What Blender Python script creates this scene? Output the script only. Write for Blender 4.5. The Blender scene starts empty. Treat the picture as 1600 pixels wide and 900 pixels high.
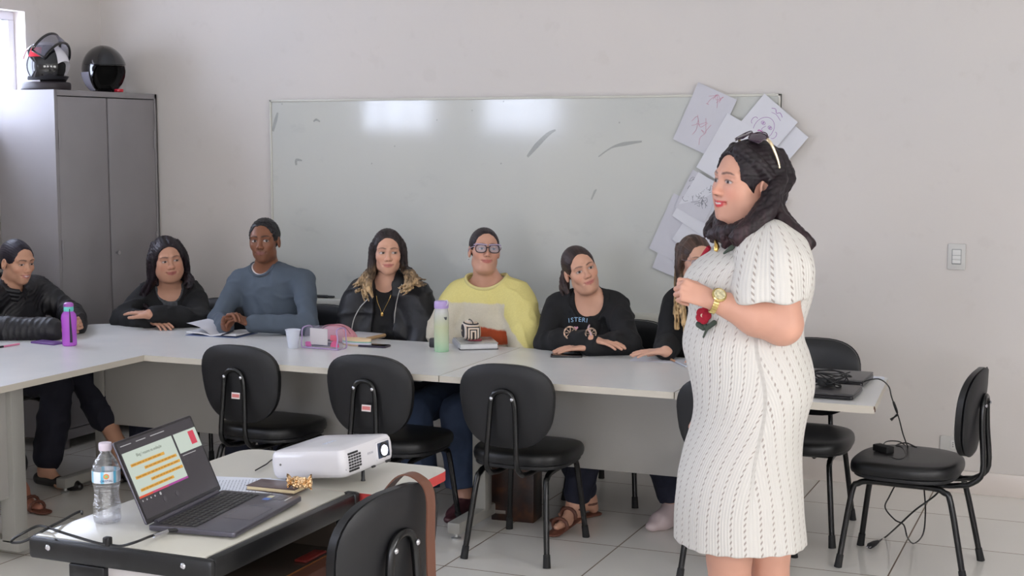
import bpy, bmesh, math, random
import numpy as np
from mathutils import Vector, Matrix, Euler

C = bpy.context.scene
COL = C.collection
PI = math.pi
R = math.radians

# ------------------------------------------------------------------ camera
CAM_H = 1.62
CAM_F = 2253.0
cam_data = bpy.data.cameras.new('camera')
cam = bpy.data.objects.new('camera', cam_data)
COL.objects.link(cam)
cam_data.sensor_width = 36.0
cam_data.lens = CAM_F / 1600.0 * 36.0
cam_data.clip_start = 0.05
cam.location = (0, 0, CAM_H)
cam.rotation_euler = (PI / 2 - 0.10264, 0, 0.39845)
C.camera = cam

# ------------------------------------------------------------------ world and exposure
world = bpy.data.worlds.new('daylight')
C.world = world
world.use_nodes = True
bg = world.node_tree.nodes['Background']
_wt = world.node_tree
_tc = _wt.nodes.new('ShaderNodeTexCoord'); _sx = _wt.nodes.new('ShaderNodeSeparateXYZ'); _wt.links.new(_tc.outputs['Generated'], _sx.inputs[0])
_rp = _wt.nodes.new('ShaderNodeValToRGB'); _mr = _wt.nodes.new('ShaderNodeMapRange')
_mr.inputs['From Min'].default_value = -1; _mr.inputs['From Max'].default_value = 1
_wt.links.new(_sx.outputs[0], _mr.inputs['Value']); _wt.links.new(_mr.outputs[0], _rp.inputs[0])
_rp.color_ramp.elements[0].position = 0.25; _rp.color_ramp.elements[0].color = (0.82, 0.855, 1.0, 1)     # open shade on the left
_rp.color_ramp.elements[1].position = 0.70; _rp.color_ramp.elements[1].color = (0.72, 0.665, 0.60, 1)    # sunlit side on the right
_wt.links.new(_rp.outputs[0], bg.inputs[0])
bg.inputs[1].default_value = 7.0
C.view_settings.view_transform = 'Standard'
C.view_settings.look = 'None'
C.view_settings.gamma = 1
C.view_settings.use_curve_mapping = False
C.view_settings.exposure = 1.38
C.cycles.max_bounces = 8
C.cycles.diffuse_bounces = 5
C.cycles.glossy_bounces = 4
C.cycles.transmission_bounces = 8
C.cycles.transparent_max_bounces = 12
C.cycles.sample_clamp_indirect = 6.0

def portal(name, loc, rot, sx, sy):
    l = bpy.data.lights.new(name, 'AREA')
    l.shape = 'RECTANGLE'; l.size = sx; l.size_y = sy
    l.cycles.is_portal = True
    o = bpy.data.objects.new(name, l)
    o.location = loc; o.rotation_euler = rot
    COL.objects.link(o)
    return o

def sky_area(name, loc, rot, sx, sy, power, col):
    l = bpy.data.lights.new(name, 'AREA')
    l.shape = 'RECTANGLE'; l.size = sx; l.size_y = sy
    l.energy = power; l.color = col
    o = bpy.data.objects.new(name, l)
    o.location = loc; o.rotation_euler = rot
    COL.objects.link(o)
    return o

# room extents
XL, XR, YB, YF, ZC = -5.43, 2.6, 6.81, -2.4, 2.95
WIN_L = [(5.02, 6.19), (2.24, 3.62), (-0.80, 1.30)]      # windows of the left wall, y ranges
WZ0, WZ1 = 1.66, 2.30
WIN_F = [(-2.4, -0.6), (0.2, 2.0)]                       # windows of the wall behind the camera, x ranges
WIN_R = [(-1.4, 0.6), (1.6, 3.6)]                        # windows of the right wall, y ranges
FZ0, FZ1 = 1.05, 2.30
for (a, b) in WIN_L:
    portal('window_portal', (XL - 0.07, (a + b) / 2, (WZ0 + WZ1) / 2), (0, -PI / 2, 0), WZ1 - WZ0, b - a)
for (a, b) in WIN_F:
    portal('window_portal', ((a + b) / 2, YF - 0.10, (FZ0 + FZ1) / 2), (PI / 2, 0, 0), b - a, FZ1 - FZ0)
for (a, b) in WIN_R:
    portal('window_portal', (XR + 0.10, (a + b) / 2, (FZ0 + FZ1) / 2), (0, PI / 2, 0), FZ1 - FZ0, b - a)

# ------------------------------------------------------------------ colours and materials
def lin(c):
    if isinstance(c, str):
        c = tuple(int(c[i:i + 2], 16) / 255 for i in (0, 2, 4))
    elif max(c) > 1.001:
        c = tuple(v / 255 for v in c)
    return tuple((v / 12.92 if v <= 0.04045 else ((v + 0.055) / 1.055) ** 2.4) for v in c) + (1.0,)

class NT:
    def __init__(s, m):
        s.t = m.node_tree; s.n = s.t.nodes; s.l = s.t.links
        s.p = s.n['Principled BSDF']
    def new(s, typ, **kw):
        n = s.n.new(typ)
        for k, v in kw.items():
            setattr(n, k, v)
        return n
    def link(s, a, b): s.l.new(a, b)
    def math(s, op, a, b=None, c=None, clamp=False):
        n = s.n.new('ShaderNodeMath'); n.operation = op; n.use_clamp = clamp
        for i, v in enumerate((a, b, c)):
            if v is None: continue
            if isinstance(v, (int, float)): n.inputs[i].default_value = v
            else: s.l.new(v, n.inputs[i])
        return n.outputs[0]
    def mix(s, f, a, b):
        n = s.n.new('ShaderNodeMix'); n.data_type = 'RGBA'
        for i, v in ((0, f), (6, a), (7, b)):
            if isinstance(v, (int, float)): n.inputs[i].default_value = v
            elif isinstance(v, tuple): n.inputs[i].default_value = v
            else: s.l.new(v, n.inputs[i])
        return n.outputs[2]
    def noise(s, scale, detail=3, vec=None, rough=0.5, stretch=None):
        n = s.n.new('ShaderNodeTexNoise'); n.inputs['Scale'].default_value = scale
        n.inputs['Detail'].default_value = detail; n.inputs['Roughness'].default_value = rough
        if vec is None:
            tc = s.n.new('ShaderNodeTexCoord'); vec = tc.outputs['Object']
        if stretch:
            mp = s.n.new('ShaderNodeMapping'); mp.inputs['Scale'].default_value = stretch
            s.l.new(vec, mp.inputs[0]); vec = mp.outputs[0]
        s.l.new(vec, n.inputs['Vector'])
        return n.outputs[0]
    def ramp(s, f, stops):
        n = s.n.new('ShaderNodeValToRGB'); s.l.new(f, n.inputs[0])
        e = n.color_ramp.elements
        while len(e) < len(stops): e.new(0.5)
        for el, (p, c) in zip(e, stops): el.position = p; el.color = c
        return n.outputs[0]
    def bump(s, h, strength=0.3, dist=0.01, normal=None):
        n = s.n.new('ShaderNodeBump'); n.inputs['Strength'].default_value = strength
        n.inputs['Distance'].default_value = dist
        s.l.new(h, n.inputs['Height'])
        if normal: s.l.new(normal, n.inputs['Normal'])
        s.l.new(n.outputs[0], s.p.inputs['Normal'])
        return n.outputs[0]

def mat(name, col, rough=0.5, metal=0.0, var=0.0, vscale=8, bump=0.0, bscale=60, bdist=0.002, spec=None,
        trans=0.0, alpha=None, emit=None, estr=0.0, sheen=0.0, coat=0.0, ior=None, stretch=None):
    m = bpy.data.materials.new(name); m.use_nodes = True
    t = NT(m); p = t.p
    c = lin(col)
    p.inputs['Base Color'].default_value = c
    p.inputs['Roughness'].default_value = rough
    p.inputs['Metallic'].default_value = metal
    if spec is not None: p.inputs['Specular IOR Level'].default_value = spec
    if trans: p.inputs['Transmission Weight'].default_value = trans
    if ior: p.inputs['IOR'].default_value = ior
    if alpha is not None: p.inputs['Alpha'].default_value = alpha
    if sheen: p.inputs['Sheen Weight'].default_value = sheen
    if coat: p.inputs['Coat Weight'].default_value = coat
    if emit is not None:
        p.inputs['Emission Color'].default_value = lin(emit); p.inputs['Emission Strength'].default_value = estr
    if var:
        f = t.noise(vscale, 4, stretch=stretch)
        d = tuple(max(0, v * (1 - var)) for v in c[:3]) + (1,)
        b = tuple(min(1, v * (1 + var)) for v in c[:3]) + (1,)
        t.link(t.ramp(f, [(0.3, d), (0.7, b)]), p.inputs['Base Color'])
    if bump:
        t.bump(t.noise(bscale, 4, stretch=stretch), bump, bdist)
    return m

# ------------------------------------------------------------------ mesh helper
def rotm(rx=0, ry=0, rz=0):
    return Euler((rx, ry, rz)).to_matrix()

class MB:
    """collects shapes and links them as one mesh object"""
    def __init__(s):
        s.v = []; s.f = []; s.m = []; s.cur = 0
    def add(s, vs, fs, T=None):
        o = len(s.v)
        for p in vs:
            p = Vector(p)
            if T is not None: p = T @ p
            s.v.append(tuple(p))
        for f in fs:
            s.f.append(tuple(o + i for i in f)); s.m.append(s.cur)
        return s
    def box(s, c, size, bevel=0.0, T=None, rot=None, seg=2):
        bm = bmesh.new(); bmesh.ops.create_cube(bm, size=1)
        for v in bm.verts:
            v.co = Vector((v.co.x * size[0], v.co.y * size[1], v.co.z * size[2]))
        if bevel > 0:
            b = min(bevel, min(size) * 0.49)
            bmesh.ops.bevel(bm, geom=list(bm.edges), offset=b, segments=seg, affect='EDGES', profile=0.5)
        M_ = Matrix.Translation(c)
        if rot is not None: M_ = M_ @ rot.to_4x4()
        if T is not None: M_ = T @ M_
        bm.verts.ensure_lookup_table()
        s.add([M_ @ v.co for v in bm.verts], [[v.index for v in f.verts] for f in bm.faces])
        bm.free(); return s
    def box2(s, a, b, bevel=0.0, T=None):
        c = [(a[i] + b[i]) / 2 for i in range(3)]; z = [abs(b[i] - a[i]) for i in range(3)]
        return s.box(c, z, bevel, T)
    def rings(s, rings, T=None, cap0=True, cap1=True, closed=False):
        n = len(rings[0]); vs = [p for r in rings for p in r]; fs = []
        L = len(rings)
        for i in range(L if closed else L - 1):
            for j in range(n):
                a = i * n + j; b = i * n + (j + 1) % n; k = ((i + 1) % L) * n
                fs.append((a, b, k + (j + 1) % n, k + j))
        if not closed:
            if cap0: fs.append(tuple(reversed(range(n))))
            if cap1: fs.append(tuple((L - 1) * n + j for j in range(n)))
        return s.add(vs, fs, T)
    def tube(s, pts, r, n=10, T=None, smooth=0, closed=False, flat=1.0, up=None):
        P = [Vector(p) for p in pts]
        if smooth: P = catmull(P, smooth, closed)
        if not isinstance(r, (list, tuple)): rr = [r] * len(P)
        else: rr = list(np.interp(np.linspace(0, 1, len(P)), np.linspace(0, 1, len(r)), r))
        L = len(P); rings = []; u = None
        for i in range(L):
            if closed: t = P[(i + 1) % L] - P[i - 1]
            else: t = P[min(i + 1, L - 1)] - P[max(i - 1, 0)]
            if t.length < 1e-9: t = Vector((0, 0, 1))
            t.normalize()
            if up is not None:
                u = Vector(up); u = u - t * u.dot(t)
            elif u is None:
                u = Vector((0, 0, 1)) if abs(t.z) < 0.9 else Vector((1, 0, 0)); u = u - t * u.dot(t)
            else: u = u - t * u.dot(t)
            if u.length < 1e-6: u = t.orthogonal()
            u.normalize(); w = t.cross(u)
            rings.append([P[i] + (w * math.cos(2 * PI * j / n) + u * math.sin(2 * PI * j / n) * flat) * rr[i] for j in range(n)])
        return s.rings(rings, T, closed=closed)
    def cyl(s, a, b, r, r2=None, n=24, T=None):
        a = Vector(a); b = Vector(b); return s.tube([a, b], [r, r if r2 is None else r2], n, T)
    def lathe(s, prof, n=32, T=None, c=(0, 0, 0), cap0=True, cap1=True):
        rings = [[(c[0] + r * math.cos(2 * PI * j / n), c[1] + r * math.sin(2 * PI * j / n), c[2] + z) for j in range(n)] for r, z in prof]
        return s.rings(rings, T, cap0=cap0, cap1=cap1)
    def prism(s, out, z0, z1, bev=0.0, T=None, seg=3):
        """outline in xy (ccw) raised from z0 to z1 with rounded rims"""
        def inset(o, d):
            n = len(o); res = []
            for i in range(n):
                a = Vector(o[i - 1]); b = Vector(o[i]); c = Vector(o[(i + 1) % n])
                e1 = (b - a).normalized(); e2 = (c - b).normalized()
                n1 = Vector((-e1.y, e1.x)); n2 = Vector((-e2.y, e2.x)); nn = n1 + n2
                if nn.length < 1e-6: nn = n1
                nn.normalize(); k = d / max(0.5, nn.dot(n1)); res.append((b.x + nn.x * k, b.y + nn.y * k))
            return res
        rings = []
        if bev > 0:
            for i in range(seg + 1):
                a = PI / 2 * i / seg
                rings.append([(x, y, z0 + bev * (1 - math.cos(a))) for x, y in inset(out, bev * (1 - math.sin(a)))])
            for i in range(seg + 1):
                a = PI / 2 * i / seg
                rings.append([(x, y, z1 - bev * (1 - math.sin(a))) for x, y in inset(out, bev * (1 - math.cos(a)))])
        else:
            rings = [[(x, y, z0) for x, y in out], [(x, y, z1) for x, y in out]]
        return s.rings(rings, T)
    def grid(s, pts, T=None, thick=None):
        """pts[i][j] -> sheet; thick = vector offset for a second side"""
        a = len(pts); b = len(pts[0]); vs = [p for row in pts for p in row]
        fs = [(i * b + j, i * b + j + 1, (i + 1) * b + j + 1, (i + 1) * b + j) for i in range(a - 1) for j in range(b - 1)]
        if thick is not None:
            th = Vector(thick); n = len(vs)
            vs2 = [Vector(p) + th for p in vs]
            fs2 = [tuple(n + i for i in reversed(f)) for f in fs]
            rim = [(0, j) for j in range(b)] + [(i, b - 1) for i in range(1, a)] + [(a - 1, j) for j in range(b - 2, -1, -1)] + [(i, 0) for i in range(a - 2, 0, -1)]
            ids = [i * b + j for i, j in rim]
            fr = [(ids[k], ids[(k + 1) % len(ids)], n + ids[(k + 1) % len(ids)], n + ids[k]) for k in range(len(ids))]
            vs = list(vs) + vs2; fs = fs + fs2 + [tuple(reversed(f)) for f in fr]
        return s.add(vs, fs, T)
    def text(s, body, size, T, depth=0.0005, align='CENTER'):
        cu = bpy.data.curves.new('t', 'FONT'); cu.body = body; cu.size = size
        cu.align_x = align; cu.align_y = 'CENTER'; cu.extrude = depth; cu.resolution_u = 3
        ob = bpy.data.objects.new('t', cu); COL.objects.link(ob)
        me = bpy.data.meshes.new_from_object(ob)
        s.add([v.co.copy() for v in me.vertices], [list(p.vertices) for p in me.polygons], T)
        bpy.data.objects.remove(ob); bpy.data.curves.remove(cu); bpy.data.meshes.remove(me)
        return s
    def build(s, name, mats, parent=None, smooth=True, T=None, angle=40):
        me = bpy.data.meshes.new(name)
        me.from_pydata(s.v if T is None else [tuple(T @ Vector(p)) for p in s.v], [], s.f)
        if not isinstance(mats, (list, tuple)): mats = [mats]
        for m in mats: me.materials.append(m)
        if len(mats) > 1: me.polygons.foreach_set('material_index', s.m)
        bm = bmesh.new(); bm.from_mesh(me)
        bmesh.ops.remove_doubles(bm, verts=bm.verts, dist=1e-6)
        bmesh.ops.recalc_face_normals(bm, faces=bm.faces)
        if smooth:
            for f in bm.faces: f.smooth = True
            for e in bm.edges:
                if len(e.link_faces) == 2 and e.calc_face_angle(0) > R(angle): e.smooth = False
        bm.to_mesh(me); bm.free(); me.update()
        o = bpy.data.objects.new(name, me); COL.objects.link(o)
        if parent is not None: o.parent = parent
        return o

def catmull(P, k, closed=False):
    P = [Vector(p) for p in P]; n = len(P); out = []
    for i in range(n if closed else n - 1):
        if closed: p0, p1, p2, p3 = P[i - 1], P[i], P[(i + 1) % n], P[(i + 2) % n]
        else: p0, p1, p2, p3 = P[max(i - 1, 0)], P[i], P[i + 1], P[min(i + 2, n - 1)]
        for j in range(k):
            t = j / k
            out.append(0.5 * ((2 * p1) + (p2 - p0) * t + (2 * p0 - 5 * p1 + 4 * p2 - p3) * t * t + (3 * p1 - p0 - 3 * p2 + p3) * t ** 3))
    if not closed: out.append(P[-1])
    return out

def superell(w, h, e=3.0, n=40, c=(0, 0)):
    o = []
    for i in range(n):
        a = 2 * PI * i / n; ca, sa = math.cos(a), math.sin(a)
        o.append((c[0] + w / 2 * math.copysign(abs(ca) ** (2 / e), ca), c[1] + h / 2 * math.copysign(abs(sa) ** (2 / e), sa)))
    return o

def rrect(w, h, r, n=6, c=(0, 0)):
    o = []
    for cx, cy, a0 in ((w / 2 - r, h / 2 - r, 0), (-w / 2 + r, h / 2 - r, 90), (-w / 2 + r, -h / 2 + r, 180), (w / 2 - r, -h / 2 + r, 270)):
        for i in range(n + 1):
            a = R(a0 + 90 * i / n); o.append((c[0] + cx + r * math.cos(a), c[1] + cy + r * math.sin(a)))
    return o

def thing(name, label, cat, loc=(0, 0, 0), rz=0.0, group=None):
    o = bpy.data.objects.new(name, None); COL.objects.link(o)
    o.empty_display_size = 0.05
    o.location = loc; o.rotation_euler = (0, 0, rz)
    return tag(o, label, cat, group)

def tag(o, label, cat, group=None):
    o['label'] = label; o['category'] = cat
    if group: o['group'] = group
    return o

def struct(o):
    o['kind'] = 'structure'; return o

def copy_tree(o, parent=None):
    c = o.copy(); COL.objects.link(c)
    if parent is not None: c.parent = parent
    for ch in list(o.children): copy_tree(ch, c)
    return c

def TR(loc, rz=0, rx=0, ry=0):
    return Matrix.Translation(loc) @ Euler((rx, ry, rz)).to_matrix().to_4x4()

# a photograph pixel on a given plane of the room, used for taking measurements
_cy, _sy = math.cos(0.39845), math.sin(0.39845); _cp, _sp = math.cos(0.10264), math.sin(0.10264)
_f = np.array([-_sy * _cp, _cy * _cp, -_sp]); _r = np.array([_cy, _sy, 0]); _u = np.array([-_sy * _sp, _cy * _sp, _cp])
def ray(x, y): return _f + (x - 800) / CAM_F * _r + (450 - y) / CAM_F * _u
def aty(x, y, Y): d = ray(x, y); return Vector(np.array([0, 0, CAM_H]) + d * Y / d[1])
def atx(x, y, X): d = ray(x, y); return Vector(np.array([0, 0, CAM_H]) + d * X / d[0])
def atz(x, y, z): d = ray(x, y); return Vector(np.array([0, 0, CAM_H]) + d * (z - CAM_H) / d[2])
# ================================================================== ROOM
m_wall = bpy.data.materials.new('painted_wall'); m_wall.use_nodes = True
t = NT(m_wall)
n1 = t.noise(0.9, 4); n2 = t.noise(9, 5)
base = t.ramp(n1, [(0.3, lin((208, 203, 199))), (0.7, lin((215, 208, 202)))])
spots = t.ramp(n2, [(0.30, (0, 0, 0, 1)), (0.38, (1, 1, 1, 1))])
t.link(t.mix(t.math('MULTIPLY', t.math('SUBTRACT', 1.0, spots), 0.12), base, lin((186, 178, 170))), t.p.inputs['Base Color'])
t.p.inputs['Roughness'].default_value = 0.62
t.bump(t.noise(35, 6), 0.12, 0.004)

m_ceil = mat('ceiling_paint', (225, 225, 222), 0.8)
m_skirt = mat('skirting_tile', (218, 208, 200), 0.28, var=0.03, vscale=3)

m_floor = bpy.data.materials.new('floor_tiles'); m_floor.use_nodes = True
t = NT(m_floor)
tc = t.new('ShaderNodeTexCoord'); sep = t.new('ShaderNodeSeparateXYZ'); t.link(tc.outputs['Object'], sep.inputs[0])
def grout(axis, off, size, w):
    a = t.math('ADD', sep.outputs[axis], -off)
    a = t.math('DIVIDE', a, size)
    a = t.math('FRACT', a)
    a = t.math('ABSOLUTE', t.math('SUBTRACT', a, 0.5))
    return t.math('GREATER_THAN', a, 0.5 - w / size / 2)
g = t.math('MAXIMUM', grout(0, -1.794 + 10 * 0.5265, 0.5265, 0.006), grout(1, 5.357 + 0 * 0.513, 0.508, 0.006))
cell = t.new('ShaderNodeTexWhiteNoise'); cell.noise_dimensions = '2D'
cx = t.math('FLOOR', t.math('DIVIDE', t.math('ADD', sep.outputs[0], 1.794), 0.5265))
cyy = t.math('FLOOR', t.math('DIVIDE', t.math('ADD', sep.outputs[1], -5.357), 0.508))
cmb = t.new('ShaderNodeCombineXYZ'); t.link(cx, cmb.inputs[0]); t.link(cyy, cmb.inputs[1]); t.link(cmb.outputs[0], cell.inputs['Vector'])
tilec = t.ramp(cell.outputs[0], [(0.0, lin((228, 225, 218))), (1.0, lin((236, 233, 226)))])
cl = t.noise(5, 4)
tilec = t.mix(t.math('MULTIPLY', cl, 0.25), tilec, lin((218, 213, 206)))
t.link(t.mix(g, tilec, lin((120, 104, 88))), t.p.inputs['Base Color'])
t.link(t.math('ADD', t.math('MULTIPLY', g, 0.5), 0.14), t.p.inputs['Roughness'])
t.bump(t.math('SUBTRACT', 1.0, g), 0.4, 0.002)

def wall_with_holes(name, axis, pos, thick, a0, a1, holes, z0, z1, hz0, hz1):
    """axis 'x': wall at x=pos running along y; 'y': wall at y=pos running along x"""
    mb = MB()
    def slab(s0, s1, q0, q1):
        if axis == 'x': mb.box2((pos, s0, q0), (pos + thick, s1, q1))
        else: mb.box2((s0, pos, q0), (s1, pos + thick, q1))
    slab(a0, a1, z0, hz0); slab(a0, a1, hz1, z1)
    e = a0
    for h0, h1 in sorted(holes):
        slab(e, h0, hz0, hz1); e = h1
    slab(e, a1, hz0, hz1)
    return struct(mb.build(name, m_wall, smooth=False))

fl = MB().box2((XL - 0.3, YF - 0.3, -0.1), (XR + 0.3, YB + 0.3, 0)); struct(fl.build('floor', m_floor, smooth=False))
ce = MB().box2((XL - 0.3, YF - 0.3, ZC), (XR + 0.3, YB + 0.3, ZC + 0.1)); struct(ce.build('ceiling', m_ceil, smooth=False))
struct(MB().box2((XL - 0.3, YB, 0), (XR + 0.3, YB + 0.2, ZC)).build('wall_back', m_wall, smooth=False))
wall_with_holes('wall_left', 'x', XL - 0.13, 0.13, YF - 0.2, YB, WIN_L, 0, ZC, WZ0, WZ1)
wall_with_holes('wall_right', 'x', XR, 0.22, YF - 0.2, YB, WIN_R, 0, ZC, FZ0, FZ1)
wall_with_holes('wall_front', 'y', YF - 0.22, 0.22, XL, XR, WIN_F, 0, ZC, FZ0, FZ1)
struct(MB().box2((XL, YB - 0.012, 0), (XR, YB, 0.105), 0.003).build('baseboard_back', m_skirt))
struct(MB().box2((XL, YF, 0), (XL + 0.012, YB - 0.012, 0.105), 0.003).build('baseboard_left', m_skirt))

m_winframe = mat('window_frame_paint', (222, 220, 228), 0.4)
m_glass = bpy.data.materials.new('window_glass'); m_glass.use_nodes = True
t = NT(m_glass)
tr = t.new('ShaderNodeBsdfTransparent'); gl = t.new('ShaderNodeBsdfGlossy'); gl.inputs['Roughness'].default_value = 0.05
mx = t.new('ShaderNodeMixShader'); mx.inputs[0].default_value = 0.06
tr.inputs[0].default_value = (0.93, 0.96, 1, 1)
t.link(tr.outputs[0], mx.inputs[1]); t.link(gl.outputs[0], mx.inputs[2]); t.link(mx.outputs[0], t.n['Material Output'].inputs[0])
def window(i, axis, pos, a, b, z0, z1, nmull):
    fr = MB(); w = 0.045
    def bar(s0, s1, q0, q1, d=0.05):
        if axis == 'x': fr.box2((pos - d / 2, s0, q0), (pos + d / 2, s1, q1), 0.004)
        else: fr.box2((s0, pos - d / 2, q0), (s1, pos + d / 2, q1), 0.004)
    bar(a, b, z0, z0 + w); bar(a, b, z1 - w, z1); bar(a, a + w, z0 + w, z1 - w); bar(b - w, b, z0 + w, z1 - w)
    for k in range(1, nmull):
        c = a + (b - a) * k / nmull; bar(c - 0.02, c + 0.02, z0 + w, z1 - w, 0.04)
    f = struct(fr.build('window_%d' % i, m_winframe))
    g = MB()
    if axis == 'x': g.box2((pos - 0.003, a + w, z0 + w), (pos + 0.003, b - w, z1 - w))
    else: g.box2((a + w, pos - 0.003, z0 + w), (b - w, pos + 0.003, z1 - w))
    g.build('window_glass', m_glass, f, smooth=False)
k = 1
for a, b in WIN_L: window(k, 'x', XL - 0.10, a, b, WZ0, WZ1, 3); k += 1
for a, b in WIN_R: window(k, 'x', XR + 0.17, a, b, FZ0, FZ1, 3); k += 1
for a, b in WIN_F: window(k, 'y', YF - 0.17, a, b, FZ0, FZ1, 3); k += 1

# ---------------------------------------------------------------- whiteboard
m_board = bpy.data.materials.new('whiteboard_laminate'); m_board.use_nodes = True
t = NT(m_board)
c = t.ramp(t.noise(1.6, 3), [(0.3, lin((196, 198, 194))), (0.75, lin((204, 204, 197)))])
sm = t.noise(3.0, 5, stretch=(1.0, 1, 2.2), rough=0.65)
sm = t.ramp(sm, [(0.60, (0, 0, 0, 1)), (0.74, (1, 1, 1, 1))])
t.link(t.mix(t.math('MULTIPLY', sm, 0.16), c, lin((120, 124, 132))), t.p.inputs['Base Color'])
t.p.inputs['Roughness'].default_value = 0.10
t.p.inputs['Specular IOR Level'].default_value = 0.6
m_trim_w = mat('whiteboard_trim', (200, 198, 188), 0.35)
m_smudge = mat('marker_smudge', (120, 124, 130), 0.5, alpha=0.13)
bx0, bx1, bz0, bz1 = -4.292, -1.487, 0.765, 1.835
wb = thing('whiteboard', 'long glossy whiteboard with marker smudges on the back wall', 'whiteboard', ((bx0 + bx1) / 2, YB, bz0))
hw = (bx1 - bx0) / 2
MB().box2((-hw, -0.02, 0), (hw, -0.001, bz1 - bz0)).build('writing_surface', m_board, wb, smooth=False)
f = MB(); th = 0.012
f.box2((-hw, -0.026, bz1 - bz0 - th), (hw, -0.0005, bz1 - bz0), 0.002)
f.box2((-hw, -0.026, 0), (-hw + th, -0.0005, bz1 - bz0), 0.002); f.box2((hw - th, -0.026, 0), (hw, -0.0005, bz1 - bz0), 0.002)
f.build('frame', m_trim_w, wb)
MB().box2((-hw, -0.085, -0.05), (hw, -0.0005, -0.0), 0.006).build('marker_tray', m_trim_w, wb)
def smudge(pts, r):
    P = [aty(x, y, YB - 0.0215) - Vector(wb.location) for x, y in pts]
    mb = MB(); mb.tube(P, r, 6, smooth=4, flat=0.02, up=(0, 1, 0)); mb.build('marker_smudge', m_smudge, wb)
smudge([(824, 245), (838, 228), (856, 210), (868, 203)], [0.006, 0.013, 0.010, 0.004])
smudge([(935, 245), (955, 231), (975, 225), (1003, 221)], [0.003, 0.004, 0.010, 0.004])
smudge([(924, 312), (929, 300), (932, 296)], [0.003, 0.006, 0.003])
smudge([(463, 258), (463, 250), (472, 251)], [0.006, 0.008, 0.004])
smudge([(490, 190), (494, 187), (500, 190)], [0.004, 0.006, 0.004])
smudge([(426, 205), (431, 187), (434, 176)], [0.008, 0.010, 0.005])
for x, y in ((616, 228), (682, 187), (782, 255), (786, 158), (967, 191), (737, 172), (580, 255), (440, 162)):
    smudge([(x, y), (x + 1.5, y + 1)], 0.004)
mk = MB().tube([aty(498, 472, YB - 0.05) + Vector((0, 0, 0.012)), aty(502, 472, YB - 0.05) + Vector((0.008, 0, 0.016)), aty(508, 472.5, YB - 0.05) + Vector((0.02, 0, 0.012))], [0.005, 0.011, 0.003], 10, smooth=3)
p0 = aty(503, 472, YB - 0.05)
mk = MB(); mk.tube([(p0.x - 0.035, YB - 0.05, bz0 + 0.009), (p0.x + 0.035, YB - 0.048, bz0 + 0.009)], [0.009, 0.009], 12)
mk.tube([(p0.x + 0.035, YB - 0.048, bz0 + 0.009), (p0.x + 0.075, YB - 0.047, bz0 + 0.009)], [0.0075, 0.006], 12)
tag(mk.build('marker_pen', mat('black_plastic', (22, 22, 24), 0.35)), 'black marker pen lying on the tray under the whiteboard', 'marker')

# ---------------------------------------------------------------- switch and socket plates
m_plate = mat('plate_plastic', (202, 200, 196), 0.35)
m_plate2 = mat('rocker_plastic', (214, 213, 210), 0.3)
sw = aty(1495, 401, YB)
s = thing('light_switch', 'white wall plate with three stacked rocker switches', 'light switch', (sw.x, YB, sw.z))
MB().prism(rrect(0.079, 0.119, 0.006), 0, 0.009, 0.003, T=Matrix.Rotation(PI / 2, 4, 'X')).build('plate', m_plate, s)
MB().prism(rrect(0.042, 0.070, 0.003), 0.009, 0.0105, 0.0005, T=Matrix.Rotation(PI / 2, 4, 'X')).build('rocker_frame', mat('rocker_rim', (150, 152, 152), 0.5), s)
for dz, hh in ((0.019, 0.026), (-0.004, 0.018), (-0.022, 0.016)):
    MB().prism(rrect(0.036, hh, 0.002, c=(0, dz)), 0.0105, 0.0135, 0.001, T=Matrix.Rotation(PI / 2, 4, 'X')).build('rocker', m_plate2, s)
so = aty(1489.5, 694, YB)
s = thing('power_outlet', 'wide white wall socket plate low on the back wall', 'power outlet', (so.x, YB, so.z))
MB().prism(rrect(0.119, 0.076, 0.006), 0, 0.009, 0.003, T=Matrix.Rotation(PI / 2, 4, 'X')).build('plate', m_plate, s)
MB().prism(rrect(0.024, 0.040, 0.008), 0.009, 0.012, 0.001, T=Matrix.Rotation(PI / 2, 4, 'X')).build('socket', m_plate2, s)
h = MB()
for dz in (-0.009, 0, 0.009): h.prism([(0.0022 * math.cos(a / 5 * PI), dz + 0.0022 * math.sin(a / 5 * PI)) for a in range(10)], 0.0119, 0.0124, T=Matrix.Rotation(PI / 2, 4, 'X'))
h.build('pin_holes', mat('socket_dark', (40, 40, 40), 0.6), s)

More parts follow.
